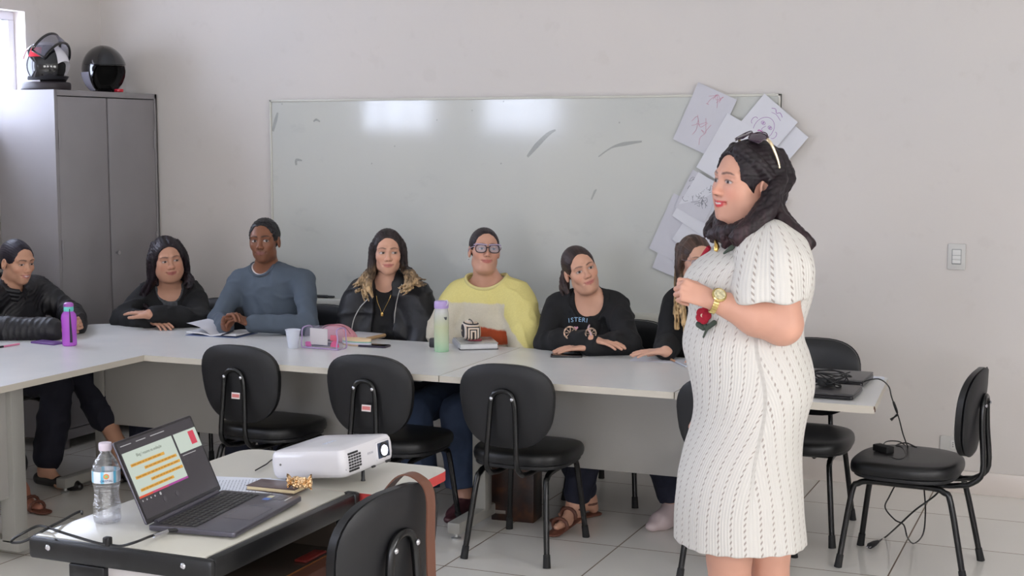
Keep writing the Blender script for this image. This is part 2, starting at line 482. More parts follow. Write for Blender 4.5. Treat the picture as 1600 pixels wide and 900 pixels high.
# ---------------------------------------------------------------- sheets taped up
m_paper = mat('drawing_paper', (214, 214, 220), 0.7, var=0.02)
m_paper_t = mat('thin_paper', (200, 199, 206), 0.7, var=0.02)
m_ink_p = mat('purple_crayon', (150, 90, 165), 0.7)
m_ink_r = mat('red_crayon', (196, 130, 150), 0.7)
m_ink_k = mat('pencil_graphite', (96, 100, 108), 0.7)
def sheet(corner, ang, y, label, m=m_paper, draw=None, w=0.21, h=0.297, name='paper_sheet', curl=0.012):
    """corner = world (x,z) of the sheet's top left, ang = clockwise lean in degrees"""
    a = R(ang)
    T = Matrix.Translation((corner[0], y, corner[1])) @ Matrix.Rotation(a, 4, 'Y') @ Matrix.Rotation(PI / 2, 4, 'X')
    loc = T @ Vector((w / 2, -h / 2, 0))
    o = Matrix.Translation(-loc)
    pts = []
    for i in range(9):
        row = []
        for j in range(7):
            u = j / 6; v = i / 8
            lift = curl * (v ** 2) * (0.5 + 0.5 * u) + curl * 0.5 * (u ** 3)
            row.append((u * w, -v * h, lift))
        pts.append(row)
    mb = MB(); mb.grid(pts, thick=(0, 0, 0.0006))
    ob = mb.build(name, m, T=o @ T)
    ob.location = loc
    tag(ob, label, 'paper', 'drawings taped up at the right end of the whiteboard')
    if draw:
        for mm, strokes in draw:
            d = MB()
            for st, rr in strokes:
                P = []
                for (u, v) in st:
                    lift = curl * (v ** 2) * (0.5 + 0.5 * u) + curl * 0.5 * (u ** 3)
                    P.append((u * w, -v * h, lift + 0.0012))
                d.tube(P, rr, 5, smooth=4, flat=0.25, up=(0, 0, 1))
            d.build('crayon_drawing', mm, ob, T=o @ T)
    return ob
def circ(cx, cy, rx, ry, a0=0, a1=360, n=10): return [(cx + rx * math.cos(R(a0 + (a1 - a0) * i / n)), cy + ry * math.sin(R(a0 + (a1 - a0) * i / n))) for i in range(n + 1)]
face_p = [(m_ink_p, [
    (circ(0.5, 0.42, 0.22, 0.19), 0.0011), (circ(0.22, 0.42, 0.06, 0.06, 90, 300), 0.0011), (circ(0.78, 0.40, 0.05, 0.06, -120, 90), 0.0011),
    (circ(0.41, 0.36, 0.05, 0.025), 0.0011), (circ(0.60, 0.35, 0.05, 0.025), 0.0011), (circ(0.41, 0.36, 0.012, 0.010), 0.0016), (circ(0.60, 0.35, 0.012, 0.010), 0.0016),
    ([(0.50, 0.37), (0.47, 0.45), (0.53, 0.46)], 0.001),
    ([(0.38, 0.80), (0.42, 0.70), (0.40, 0.62)], 0.001), ([(0.60, 0.60), (0.66, 0.68), (0.80, 0.72), (0.88, 0.84)], 0.001),
    ([(0.34, 0.10), (0.42, 0.07), (0.50, 0.11), (0.56, 0.07), (0.66, 0.10)], 0.0014), ([(0.40, 0.15), (0.52, 0.13), (0.68, 0.16)], 0.001)]),
    (mat('magenta_crayon', (170, 40, 150), 0.7), [(circ(0.50, 0.50, 0.07, 0.022), 0.0022), (circ(0.66, 0.80, 0.16, 0.12, -60, 60), 0.0018)])]
random.seed(3)
def scribble(n, seed, cx=0.5, cy=0.5, s=0.3):
    rg = random.Random(seed); out = []
    for _ in range(n):
        x = cx + rg.uniform(-s, s); y = cy + rg.uniform(-s, s); st = [(x, y)]
        for _k in range(4):
            x = min(0.95, max(0.05, x + rg.uniform(-0.12, 0.12))); y = min(0.95, max(0.05, y + rg.uniform(-0.12, 0.12))); st.append((x, y))
        out.append((st, 0.0009))
    return out
Yp = YB - 0.030
sheet((-1.885, 1.893), 24, Yp, 'sheet with faint pink scribbles, topmost left of the taped drawings', m_paper_t, [(m_ink_r, scribble(9, 5, 0.45, 0.35, 0.25))])
sheet((-2.00, 1.36), 24, Yp - 0.002, 'grey see-through sheet left of the three white corners above the seated person', m_paper_t)
sheet((-2.02, 1.22), 20, Yp - 0.004, 'lowest thin sheet hanging on the whiteboard beside the standing person', m_paper_t, h=0.24)
sheet((-1.905, 1.475), 26, Yp - 0.006, 'small sheet with a dense pencil scribble on the whiteboard', m_paper_t, [(m_ink_k, scribble(26, 8, 0.45, 0.42, 0.32))], w=0.17, h=0.20)
sheet((-1.875, 1.465), 31, Yp - 0.008, 'white sheet corner just under the big blank sheet, left of the dark hair', h=0.25)
sheet((-1.84, 1.385), 33, Yp - 0.010, 'white sheet corner level with the chin of the standing person')
sheet((-1.848, 1.285), 30, Yp - 0.012, 'lowest white sheet corner left of the dark hair')
sheet((-1.735, 1.745), 30, Yp - 0.014, 'blank white sheet behind the forehead of the standing person')
sheet((-1.51, 1.765), 40, Yp - 0.006, 'white sheet tucked behind the sheet with the purple face', draw=[(mat('magenta_crayon_line', (176, 70, 160), 0.7), [(circ(0.62, 0.74, 0.14, 0.14, -70, 70), 0.0018)])])
sheet((-1.56, 1.835), 40, Yp - 0.012, 'sheet with a purple crayon face behind the standing person', draw=face_p)
sheet((-1.60, 1.47), 42, YB - 0.022, 'sheet corner sticking out right of the dark hair on the wall')
# ================================================================== CABINET AND HELMETS
m_steel = bpy.data.materials.new('grey_cabinet_paint'); m_steel.use_nodes = True
t = NT(m_steel)
t.link(t.ramp(t.noise(3, 3), [(0.3, lin((136, 132, 134))), (0.7, lin((144, 140, 142)))]), t.p.inputs['Base Color'])
t.p.inputs['Roughness'].default_value = 0.38
t.bump(t.noise(240, 2), 0.05, 0.001)
m_dark = mat('dark_gap', (24, 22, 22), 0.7)
m_chrome = mat('chrome', (200, 200, 205), 0.15, 1.0)
cx0, cx1, cy0, cy1, cz0, cz1 = -5.415, -5.040, 5.940, 6.795, 0.05, 1.875
cab = thing('steel_cabinet', 'tall grey two-door steel cabinet in the corner', 'cabinet', ((cx0 + cx1) / 2, (cy0 + cy1) / 2, 0))
o = Vector(cab.location)
def cb(a, b, bev=0.003): return MB().box2(Vector(a) - o, Vector(b) - o, bev)
b = MB(); fw = 0.022
b.box2(Vector((cx0, cy0 - 0.002, cz0)) - o, Vector((cx1 + 0.001, cy0 + 0.012, cz1 - 0.001)) - o)
b.box2(Vector((cx0, cy1 - 0.012, cz0)) - o, Vector((cx1, cy1, cz1)) - o, 0.003)
b.box2(Vector((cx0, cy0, cz1 - 0.03)) - o, Vector((cx1, cy1, cz1)) - o, 0.003)
b.box2(Vector((cx0, cy0, cz0)) - o, Vector((cx1, cy1, cz0 + 0.05)) - o, 0.003)
b.box2(Vector((cx0, cy0, cz0)) - o, Vector((cx0 + 0.012, cy1, cz1)) - o, 0.003)
b.box2(Vector((cx1 - 0.03, cy0, cz0)) - o, Vector((cx1, cy0 + fw, cz1)) - o, 0.002)
b.box2(Vector((cx1 - 0.03, cy1 - fw, cz0)) - o, Vector((cx1, cy1, cz1)) - o, 0.002)
b.box2(Vector((cx0 + 0.02, cy0 + 0.02, cz0 + 0.04)) - o, Vector((cx1 - 0.04, cy1 - 0.02, cz1 - 0.04)) - o)
b.build('carcass', m_steel, cab, smooth=False)
ym = (cy0 + cy1) / 2 - 0.005
for (a, c_, nm) in ((cy0 + fw + 0.003, ym - 0.006, 0), (ym + 0.006, cy1 - fw - 0.003, 1)):
    d = MB().box2(Vector((cx1 - 0.022, a, cz0 + 0.055)) - o, Vector((cx1 - 0.002, c_, cz1 - 0.034)) - o, 0.004).build('door', m_steel, cab)
    hy = a if nm == 0 else c_
    for hz in (0.45, 1.05, 1.62):
        MB().cyl(Vector((cx1 + 0.001, hy + (0.004 if nm == 0 else -0.004), hz - 0.05)) - o, Vector((cx1 + 0.001, hy + (0.004 if nm == 0 else -0.004), hz + 0.05)) - o, 0.005, n=10).build('hinge', m_steel, d)
    if nm == 1:
        MB().lathe([(0.0, 0.0), (0.006, 0.0), (0.006, 0.012), (0.012, 0.016), (0.012, 0.022), (0.0, 0.024)], 14, T=Matrix.Translation(Vector((cx1 - 0.003, a + 0.035, 1.005)) - o) @ Matrix.Rotation(PI / 2, 4, 'Y')).build('door_knob', m_chrome, d)
g = MB()
for yy in (cy0 + 0.03, cy1 - 0.03):
    for xx in (cx0 + 0.03, cx1 - 0.03):
        MB().box2(Vector((xx - 0.02, yy - 0.02, 0)) - o, Vector((xx + 0.02, yy + 0.02, cz0 + 0.004)) - o, 0.003).build('foot', m_steel, cab)

m_hblack = mat('helmet_black_gloss', (16, 15, 17), 0.12, coat=0.6)
m_hwhite = mat('helmet_white_gloss', (225, 222, 228), 0.15, coat=0.5)
m_hred = mat('helmet_red', (190, 40, 55), 0.25)
m_hfoam = mat('helmet_lining', (14, 13, 14), 0.9)
m_visor = mat('smoked_visor', (26, 24, 30), 0.08, alpha=0.86)
m_visor_c = mat('clear_visor', (120, 118, 130), 0.08, alpha=0.45)
def shell(rx, ry, rz, az0, az1, el0, el1, n=28, mrows=16, off=0.0, zc=0.0, shape=None, thick=0.006):
    """part of an egg: azimuth measured from +x (the helmet's front)"""
    outer = []; inner = []
    for i in range(mrows + 1):
        el = el0 + (el1 - el0) * i / mrows; ro = []; ri = []
        for j in range(n + 1):
            az = az0 + (az1 - az0) * j / n
            e2 = shape(az, el) if shape else el
            for L_, k in ((ro, off), (ri, off - thick)):
                L_.append(((rx + k) * math.cos(e2) * math.cos(az), (ry + k) * math.cos(e2) * math.sin(az), zc + (rz + k) * math.sin(e2)))
        outer.append(ro); inner.append(ri)
    return outer, inner
def shell_mesh(mb, outer, inner):
    a = len(outer); b_ = len(outer[0]); vs = [p for r_ in outer for p in r_] + [p for r_ in inner for p in r_]; n = a * b_
    fs = []
    for i in range(a - 1):
        for j in range(b_ - 1):
            q = (i * b_ + j, i * b_ + j + 1, (i + 1) * b_ + j + 1, (i + 1) * b_ + j)
            fs.append(q); fs.append(tuple(n + k_ for k_ in reversed(q)))
    for i in range(a - 1):
        for j in (0, b_ - 1):
            fs.append((i * b_ + j, (i + 1) * b_ + j, n + (i + 1) * b_ + j, n + i * b_ + j))
    for j in range(b_ - 1):
        for i in (0, a - 1):
            fs.append((i * b_ + j, i * b_ + j + 1, n + i * b_ + j + 1, n + i * b_ + j))
    mb.add(vs, fs)
# helmet with raised visor
p = aty(92, 128, 6.18)
hx, hy = -5.245, 6.12
H1 = thing('motorcycle_helmet', 'white and black helmet with a red patch and raised visor on the cabinet', 'helmet', (hx, hy, cz1), R(6))
mb = MB(); sh = lambda az, el: el
z0 = 0.128
def crown(az, el):  # lower the rear and sides, keep the face open
    front = max(0.0, math.cos(az))
    lo = -1.05 + 1.25 * max(0, (front - 0.35) / 0.65) ** 0.5 if front > 0.35 else -1.05
    f_ = (el + 1.05) / (1.05 + PI / 2)
    return lo + (PI / 2 - lo) * f_
o_, i_ = shell(0.132, 0.112, 0.128, -PI, PI, -1.05, PI / 2 - 0.001, 48, 18, zc=z0, shape=crown, thick=0.022)
shell_mesh(mb, o_, i_); mb.build('shell', m_hwhite, H1)
mb = MB(); o_, i_ = shell(0.138, 0.116, 0.130, R(-75), R(75), -1.12, -0.42, 30, 6, zc=z0, thick=0.022); shell_mesh(mb, o_, i_); mb.build('chin_bar', m_hblack, H1)
mb = MB(); o_, i_ = shell(0.134, 0.114, 0.130, R(-115), R(-30), -0.6, 0.95, 18, 10, zc=z0, off=0.002, thick=0.004); shell_mesh(mb, o_, i_); mb.build('black_side_panel', m_hblack, H1)
mb = MB(); o_, i_ = shell(0.134, 0.114, 0.130, R(-100), R(-68), 0.35, 0.78, 8, 8, zc=z0, off=0.005, thick=0.003); shell_mesh(mb, o_, i_); mb.build('red_patch', m_hred, H1)
mb = MB(); o_, i_ = shell(0.134, 0.114, 0.130, R(-150), R(-118), 0.25, 0.7, 8, 8, zc=z0, off=0.003, thick=0.003); shell_mesh(mb, o_, i_); mb.build('red_patch', m_hred, H1)
mb = MB(); o_, i_ = shell(0.110, 0.092, 0.106, -PI, PI, -1.0, PI / 2 - 0.001, 32, 10, zc=z0, thick=0.02); shell_mesh(mb, o_, i_); mb.build('lining', m_hfoam, H1)
T = TR((0.0, 0, z0 + 0.03), 0, 0, R(-62))
mb = MB(); o_, i_ = shell(0.150, 0.126, 0.140, R(-72), R(72), -0.45, 0.12, 30, 8, thick=0.003); shell_mesh(mb, o_, i_); mb.build('visor', m_visor_c, H1, T=T)
mb = MB()
ring = [T @ Vector(p_) for p_ in o_[0]] + [T @ Vector(p_) for p_ in reversed(o_[-1])]
mb.tube(ring, 0.007, 8, closed=True); mb.build('visor_rim', m_hblack, H1)
mb = MB(); mb.prism([(0.128 * math.cos(a) * (1.05 if abs(math.cos(a)) > .5 else 1), 0.115 * math.sin(a)) for a in np.linspace(0, 2 * PI, 40, endpoint=False)], 0.0, 0.045, 0.012)
mb.build('neck_roll', mat('helmet_trim', (38, 30, 34), 0.5), H1)
# black helmet
H2 = thing('motorcycle_helmet', 'glossy black helmet facing the board, nearer the wall on the cabinet', 'helmet', (-5.185, 6.52, cz1), R(-28))
def crown2(az, el):
    front = math.cos(az); lo = -1.15
    if front > 0.25: lo = -1.15 + 1.30 * min(1, ((front - 0.25) / 0.45)) ** 0.7
    f_ = (el + 1.15) / (1.15 + PI / 2); return lo + (PI / 2 - lo) * f_
mb = MB(); o_, i_ = shell(0.136, 0.114, 0.135, -PI, PI, -1.15, PI / 2 - 0.001, 48, 18, zc=0.125, shape=crown2, thick=0.022); shell_mesh(mb, o_, i_); mb.build('shell', m_hblack, H2)
mb = MB(); o_, i_ = shell(0.112, 0.092, 0.112, R(60), R(300), -1.1, PI / 2 - 0.001, 28, 12, zc=0.125, thick=0.02); shell_mesh(mb, o_, i_); mb.build('lining', m_hfoam, H2)
mb = MB(); o_, i_ = shell(0.140, 0.118, 0.139, R(-112), R(-68), -0.95, -0.10, 10, 8, zc=0.125, off=0.001, thick=0.004); shell_mesh(mb, o_, i_); mb.build('silver_side_cover', mat('silver_plastic', (150, 148, 158), 0.2, 0.3), H2)
mb = MB(); o_, i_ = shell(0.150, 0.126, 0.146, R(-88), R(88), 0.24, 0.95, 28, 8, zc=0.118, off=-0.006, thick=0.003); shell_mesh(mb, o_, i_); mb.build('peak', m_hblack, H2)
mb = MB().box2((0.085, 0.02, 0.003), (0.13, 0.055, 0.02), 0.003); mb.build('chin_strap_tab', m_hred, H2)

# ================================================================== DESKS
m_top = bpy.data.materials.new('desk_laminate'); m_top.use_nodes = True
t = NT(m_top)
t.link(t.ramp(t.noise(6, 4), [(0.3, lin((214, 214, 213))), (0.7, lin((220, 219, 217)))]), t.p.inputs['Base Color'])
t.p.inputs['Roughness'].default_value = 0.30
t.bump(t.noise(300, 2), 0.04, 0.0006)
m_edge = mat('desk_edge_band', (196, 189, 176), 0.45)
m_panel = mat('modesty_panel_grey', (168, 165, 160), 0.45, var=0.03, vscale=3)
m_post = mat('grey_painted_steel', (150, 148, 142), 0.35)
m_foot = mat('levelling_foot', (180, 180, 178), 0.3, 0.6)
TT = 0.70
def slab(outline, z0, z1):
    mb = MB(); mb.cur = 0
    n = len(outline)
    mb.add([(x, y, z1) for x, y in outline], [tuple(range(n))])
    mb.cur = 1
    vs = [(x, y, z0) for x, y in outline] + [(x, y, z1) for x, y in outline]
    mb.add(vs, [(j, (j + 1) % n, n + (j + 1) % n, n + j) for j in range(n)] + [tuple(reversed(range(n)))])
    return mb
def tleg(root, x, y0, y1, ypost, o):
    mb = MB(); mb.box2(Vector((x - 0.03, ypost - 0.035, 0.06)) - o, Vector((x + 0.03, ypost + 0.035, TT - 0.026)) - o, 0.004); pl = mb.build('leg', m_post, root)
    MB().box2(Vector((x - 0.028, y0, 0.028)) - o, Vector((x + 0.028, y1, 0.075)) - o, 0.006).build('floor_beam', m_post, root)
    for yy in (y0 + 0.03, y1 - 0.03):
        MB().lathe([(0.0, 0.0), (0.02, 0.0), (0.021, 0.008), (0.008, 0.012), (0.007, 0.03), (0, 0.03)], 16, T=Matrix.Translation(Vector((x, yy, 0)) - o)).build('levelling_foot', m_foot, root)
# corner desk with left wing and back run up to the middle
DF, DB = 5.03, 5.86
dk = thing('corner_desk', 'long light grey L-shaped desk turning the corner towards the camera', 'desk', (-4.0, 5.2, 0))
o = Vector(dk.location)
out = [(-4.70, 3.05), (-3.83, 3.05), (-3.83, DF), (-2.43, DF), (-2.43, DB), (-4.60, DB + 0.02), (-4.72, DB - 0.08)]
slab([(x - o.x, y - o.y) for x, y in out], TT - 0.025, TT).build('desktop', [m_top, m_edge], dk, smooth=False)
tleg(dk, -4.42, 5.17, 5.76, 5.49, o)
MB().box2(Vector((-4.385, 5.46, 0.28)) - o, Vector((-2.80, 5.478, TT - 0.027)) - o, 0.002).build('modesty_panel', m_panel, dk)
MB().box2(Vector((-3.93, 3.10, 0.24)) - o, Vector((-3.912, 4.30, TT - 0.027)) - o, 0.002).build('modesty_panel', m_panel, dk)
mb = MB(); mb.box2(Vector((-3.955, 4.28, 0.06)) - o, Vector((-3.885, 4.35, TT - 0.026)) - o, 0.004); mb.build('leg', m_post, dk)
mb = MB(); mb.box2(Vector((-4.12, 4.30, 0.06)) - o, Vector((-4.06, 4.35, TT - 0.026)) - o, 0.004); mb.build('leg', m_post, dk)
MB().box2(Vector((-4.50, 4.28, 0.028)) - o, Vector((-3.87, 4.345, 0.075)) - o, 0.006).build('floor_beam', m_post, dk)
MB().box2(Vector((-3.12, 5.14, TT - 0.05)) - o, Vector((-3.06, 5.22, TT - 0.026)) - o, 0.003).build('mounting_block', m_foot, dk)
MB().box2(Vector((-2.62, 5.14, TT - 0.05)) - o, Vector((-2.56, 5.22, TT - 0.026)) - o, 0.003).build('mounting_block', m_foot, dk)
# straight desk
dk2 = thing('straight_desk', 'straight light grey desk in the back row with the handbag box at its foot', 'desk', (-1.93, 5.2, 0))
dk2['label'] = 'straight light grey desk between the corner desk and the standing person'
o = Vector(dk2.location)
slab([(x - o.x, y - o.y) for x, y in [(-2.426, DF), (-1.475, DF), (-1.475, DB), (-2.426, DB)]], TT - 0.025, TT).build('desktop', [m_top, m_edge], dk2, smooth=False)
MB().box2(Vector((-2.34, 5.46, 0.28)) - o, Vector((-1.49, 5.478, TT - 0.027)) - o, 0.002).build('modesty_panel', m_panel, dk2)
tleg(dk2, -2.435, 5.17, 5.76, 5.46, o)
# end desk
dk3 = thing('end_desk', 'light grey desk end carrying the two closed laptops', 'desk', (-1.06, 5.1, 0))
o = Vector(dk3.location)
slab([(x - o.x, y - o.y) for x, y in [(-1.471, DF), (-0.755, DF), (-0.80, 5.66), (-0.83, 5.69), (-1.471, 5.69)]], TT - 0.027, TT).build('desktop', [m_top, m_edge], dk3, smooth=False)
tleg(dk3, -1.17, 5.14, 5.66, 5.40, o)
mb = MB()
c_ = atx(1359, 634, -0.722)
for q in range(5): mb.box((-0.755 - o.x, DF - o.y + 0.004 * q, TT - 0.006 - 0.003 * q), (0.004, 0.006, 0.01), 0.001)
mb.build('chipped_edge', mat('raw_board', (92, 66, 48), 0.8), dk3)

# dark printed box on the floor behind the desk leg
m_box = bpy.data.materials.new('dark_printed_box'); m_box.use_nodes = True
t = NT(m_box)
t.link(t.ramp(t.noise(14, 3), [(0.35, lin((30, 24, 24))), (0.55, lin((56, 34, 26))), (0.75, lin((92, 56, 34)))]), t.p.inputs['Base Color'])
t.p.inputs['Roughness'].default_value = 0.35
bxo = thing('carton_box', 'dark brown printed carton standing on the floor under the desk', 'box', (-2.335, 5.60, 0), R(4))
MB().box2((-0.095, -0.06, 0), (0.095, 0.06, 0.30), 0.003).build('carton', m_box, bxo)
MB().box2((-0.096, -0.0615, 0.03), (-0.03, -0.059, 0.045), 0.0005).build('printed_strip', mat('printed_grey', (120, 112, 104), 0.5), bxo)

# ================================================================== CHAIRS
m_pad = mat('black_vinyl', (15, 15, 17), 0.40, bump=0.15, bscale=180, bdist=0.001)
m_shellp = mat('black_plastic_shell', (20, 20, 23), 0.5, bump=0.1, bscale=300, bdist=0.0006)
m_tube = mat('black_tube_enamel', (11, 11, 12), 0.25)
m_rub = mat('black_rubber_tip', (24, 24, 25), 0.7)
m_stick = mat('sticker_red', (206, 120, 116), 0.5)
m_stick2 = mat('sticker_white', (226, 214, 210), 0.5)
SZ = 0.42
def cushion(mb, w, d, z0, z1, e=3.2, T=None, n=44, crown=0.006):
    rings = []
    prof = [(0.0, z0), (0.6, z0), (0.93, z0), (0.985, z0 + 0.007), (1.0, z0 + 0.018), (1.0, z1 - 0.022), (0.985, z1 - 0.010), (0.95, z1 - 0.002), (0.88, z1 + crown * 0.4), (0.6, z1 + crown), (0.25, z1 + crown * 1.2)]
    for s_, z in prof:
        rings.append([(x * max(s_, 0.001), y * max(s_, 0.001), z) for x, y in superell(w, d, e, n)])
    mb.rings(rings, T)
def make_chair(sticker=True):
    t_ = thing('office_chair', '', 'chair')
    # seat
    mb = MB()
    cushion(mb, 0.415, 0.405, SZ - 0.052, SZ, 3.0, T=Matrix.Translation((0, 0.02, 0)))
    v2 = []
    for x, y, z in mb.v:
        k = max(0, (y - 0.08) / 0.14); v2.append((x * (1 - 0.05 * max(0, -(y) / 0.2)), y, z - 0.010 * k * k))
    mb.v = v2
    mb.build('seat', m_pad, t_)
    MB().prism(superell(0.39, 0.38, 3.0, 36, (0, 0.02)), SZ - 0.064, SZ - 0.050, 0.003).build('seat_base', m_shellp, t_)
    # backrest: pad in front and shell behind, gently curved about the vertical
    def backrest(th0, th1, w, h, e):
        mb = MB(); rings = []
        for s_, q in ((0.001, th0), (0.7, th0), (0.95, th0), (1.0, th0 + 0.006 if th1 > th0 else th0 - 0.006), (1.0, th1 - 0.006 if th1 > th0 else th1 + 0.006), (0.95, th1), (0.7, th1 + (0.004 if th1 > th0 else -0.004)), (0.001, th1 + (0.005 if th1 > th0 else -0.005))):
            ring = []
            for x, z in superell(w, h, e, 44):
                x *= s_; z *= s_
                wx = x * (1 + 0.10 * (-z / h * 2) * -1)
                ring.append((wx, q + 0.55 * wx * wx - 0.10 * z, z))
            rings.append(ring)
        mb.rings(rings); return mb
    TB = Matrix.Translation((0, -0.232, 0.612))
    bk = backrest(0.0, 0.032, 0.375, 0.325, 2.7).build('backrest', m_pad, t_, T=TB)
    backrest(0.003, -0.008, 0.380, 0.330, 2.7).build('back_shell', m_shellp, bk, T=TB)
    # hoop that carries the backrest
    hw_ = 0.052; yb = -0.254
    pts = [(-hw_ - 0.012, 0.10, SZ - 0.085), (-hw_ - 0.012, -0.12, SZ - 0.085), (-hw_ - 0.012, -0.185, SZ - 0.078), (-hw_ - 0.012, -0.225, SZ - 0.068), (-hw_ - 0.010, yb - 0.012, SZ - 0.02), (-hw_ - 0.002, yb - 0.004, 0.55), (-hw_ + 0.004, yb - 0.002, 0.625), (-hw_ + 0.018, yb - 0.003, 0.662), (0, yb - 0.003, 0.675)]
    full = pts + [(-x, y, z) for x, y, z in reversed(pts[:-1])]
    MB().tube(full, 0.0105, 10, smooth=4).build('back_support', m_tube, t_)
    for sx in (-1, 1):
        MB().lathe([(0, 0), (0.007, 0), (0.007, 0.003), (0.004, 0.006), (0, 0.0065)], 12, T=Matrix.Translation((sx * (hw_ - 0.010), yb - 0.012, 0.645)) @ Matrix.Rotation(PI / 2, 4, 'X')).build('bolt', m_chrome, t_)
    if sticker:
        T_ = Matrix.Translation((0.014, -0.2635, 0.568)) @ Matrix.Rotation(PI / 2 - 0.10, 4, 'X')
        st = MB().box((0, 0, 0), (0.042, 0.026, 0.0012), 0.0002, T=T_).build('sticker', m_stick2, t_)
        st['label'] = 'small red and white sticker'
        MB().box((0, 0, 0.0008), (0.036, 0.014, 0.001), T=T_).build('sticker_print', m_stick, st)
    # legs: front and rear leg of each side are the two halves of a bent tube
    for sx in (-1, 1):
        zr = SZ - 0.082
        fr = [(sx * 0.135, 0.03, zr), (sx * 0.137, 0.13, zr), (sx * 0.140, 0.172, zr - 0.012), (sx * 0.145, 0.195, zr - 0.05), (sx * 0.168, 0.232, 0.02)]
        re = [(sx * 0.135, 0.03, zr), (sx * 0.137, -0.10, zr), (sx * 0.140, -0.145, zr - 0.012), (sx * 0.145, -0.172, zr - 0.05), (sx * 0.170, -0.228, 0.02)]
        for q in (fr, re):
            l_ = MB().tube(q, 0.0115, 10, smooth=4).build('leg', m_tube, t_)
            e_ = Vector(q[-1]); d_ = (Vector(q[-1]) - Vector(q[-2])).normalized()
            MB().tube([e_ - d_ * 0.03, e_ + d_ * 0.0, Vector((e_.x + d_.x * 0.02, e_.y + d_.y * 0.02, 0.0))], [0.0135, 0.0145, 0.0155], 12).build('rubber_foot', m_rub, l_)
    fm = MB()
    fm.tube([(-0.136, 0.12, SZ - 0.074), (0.136, 0.12, SZ - 0.074)], 0.010, 8)
    fm.tube([(-0.136, -0.09, SZ - 0.074), (0.136, -0.09, SZ - 0.074)], 0.010, 8)
    fm.build('cross_bar', m_tube, t_)
    return t_
def place(ch, x, y, rz, label, group):
    ch.location = (x, y, 0); ch.rotation_euler = (0, 0, rz); ch['label'] = label; ch['group'] = group; return ch
proto = make_chair(True)
GE = 'empty black chairs drawn up to the near side of the desks'
GS = 'black chairs the seated people sit on'
place(proto, -3.33, 5.235, R(-3), 'empty black chair with a sticker, leftmost of the three seen from behind', GE)
place(copy_tree(proto), -2.705, 5.20, R(-2), 'empty black chair with a sticker, right behind the projector', GE)
plain = make_chair(False)
place(plain, -2.125, 5.20, R(1), 'empty black chair without a sticker, in front of the dark carton', GE)
place(copy_tree(plain), -1.275, 5.24, R(2), 'empty black chair half hidden by the white dress', GE)
place(copy_tree(plain), -0.685, 5.565, R(85), 'black chair seen from the side with a charger on its seat', 'black chairs at the right end')
place(copy_tree(plain), -1.17, 5.90, R(180), 'black chair facing the camera behind the two closed laptops', 'black chairs at the right end')
place(copy_tree(plain), -1.780, 2.975, R(82), 'black chair in the foreground with a brown strap over its back', 'black chairs at the right end')['group'] = 'black chair by the projector table'
_fc = [q for q in COL.objects if q.get('group') == 'black chair by the projector table'][0]; _fc.scale = (1.05, 1.05, 1.045)
# ================================================================== FRONT DESK WITH THE PROJECTOR
DZ = 0.72
m_top2 = mat('cream_laminate', (198, 195, 184), 0.28, var=0.02, vscale=6)
m_blk = mat('black_desk_rim', (11, 11, 13), 0.36, bump=0.1, bscale=150, bdist=0.0006)
m_white_panel = mat('white_side_panel', (188, 182, 180), 0.5)
m_ply = mat('plywood_edge', (176, 112, 52), 0.6, var=0.25, vscale=40, stretch=(1, 1, 12))
m_shelf = mat('shelf_brown_laminate', (72, 64, 58), 0.25)
fd = thing('school_desk', 'small desk with a thick black rim and open shelf carrying the open laptop', 'desk', (-2.02, 2.87, 0))
o = Vector(fd.location)
X0, X1, Y0, Y1 = -2.262, -1.775, 2.545, 3.185
MB().box2(Vector((X0 + 0.005, Y0 + 0.005, DZ - 0.02)) - o, Vector((X1 - 0.02, Y1 - 0.004, DZ)) - o, 0.001).build('desktop', m_top2, fd)
mb = MB()
mb.box2(Vector((X0 - 0.004, Y0 - 0.012, DZ - 0.052)) - o, Vector((X1 + 0.008, Y0 + 0.012, DZ - 0.001)) - o, 0.010)
mb.box2(Vector((X1 - 0.020, Y0, DZ - 0.050)) - o, Vector((X1 + 0.008, Y1 + 0.002, DZ + 0.001)) - o, 0.010)
mb.box2(Vector((X1 - 0.030, Y1 - 0.022, DZ - 0.050)) - o, Vector((X1 + 0.012, Y1 + 0.006, DZ + 0.003)) - o, 0.009)
mb.box2(Vector((X0 - 0.004, Y0, DZ - 0.04)) - o, Vector((X0 + 0.010, Y1, DZ - 0.001)) - o, 0.006)
mb.build('black_rim', m_blk, fd)
for xx in (X0 + 0.055, X1 - 0.065):
    MB().lathe([(0, 0), (0.006, 0), (0.007, 0.003), (0.004, 0.006), (0, 0.006)], 12, T=Matrix.Translation(Vector((xx, Y0 - 0.011, DZ - 0.020)) - o) @ Matrix.Rotation(PI / 2, 4, 'X')).build('screw', m_chrome, fd)
lx0, lx1 = aty(119, 885, Y0).x, aty(165, 885, Y0).x
mb = MB(); mb.box2(Vector((lx0, Y0 - 0.008, 0.03)) - o, Vector((lx1, Y0 + 0.022, DZ - 0.055)) - o, 0.004); mb.box2(Vector((lx0 - 0.012, Y0 - 0.012, DZ - 0.082)) - o, Vector((lx1 + 0.004, Y0 + 0.024, DZ - 0.05)) - o, 0.004)
mb.build('leg', m_blk, fd)
mb = MB(); mb.box2(Vector((X0 + 0.095, Y1 - 0.04, 0.03)) - o, Vector((X0 + 0.185, Y1 - 0.01, DZ - 0.055)) - o, 0.004); mb.build('leg', m_blk, fd)
mb = MB(); mb.box2(Vector((X0 + 0.05, Y0 + 0.0, 0.0)) - o, Vector((X1 - 0.03, Y0 + 0.04, 0.035)) - o, 0.006); mb.box2(Vector((X0 + 0.05, Y1 - 0.045, 0.0)) - o, Vector((X1 - 0.03, Y1 - 0.005, 0.035)) - o, 0.006)
mb.build('floor_runner', m_blk, fd)
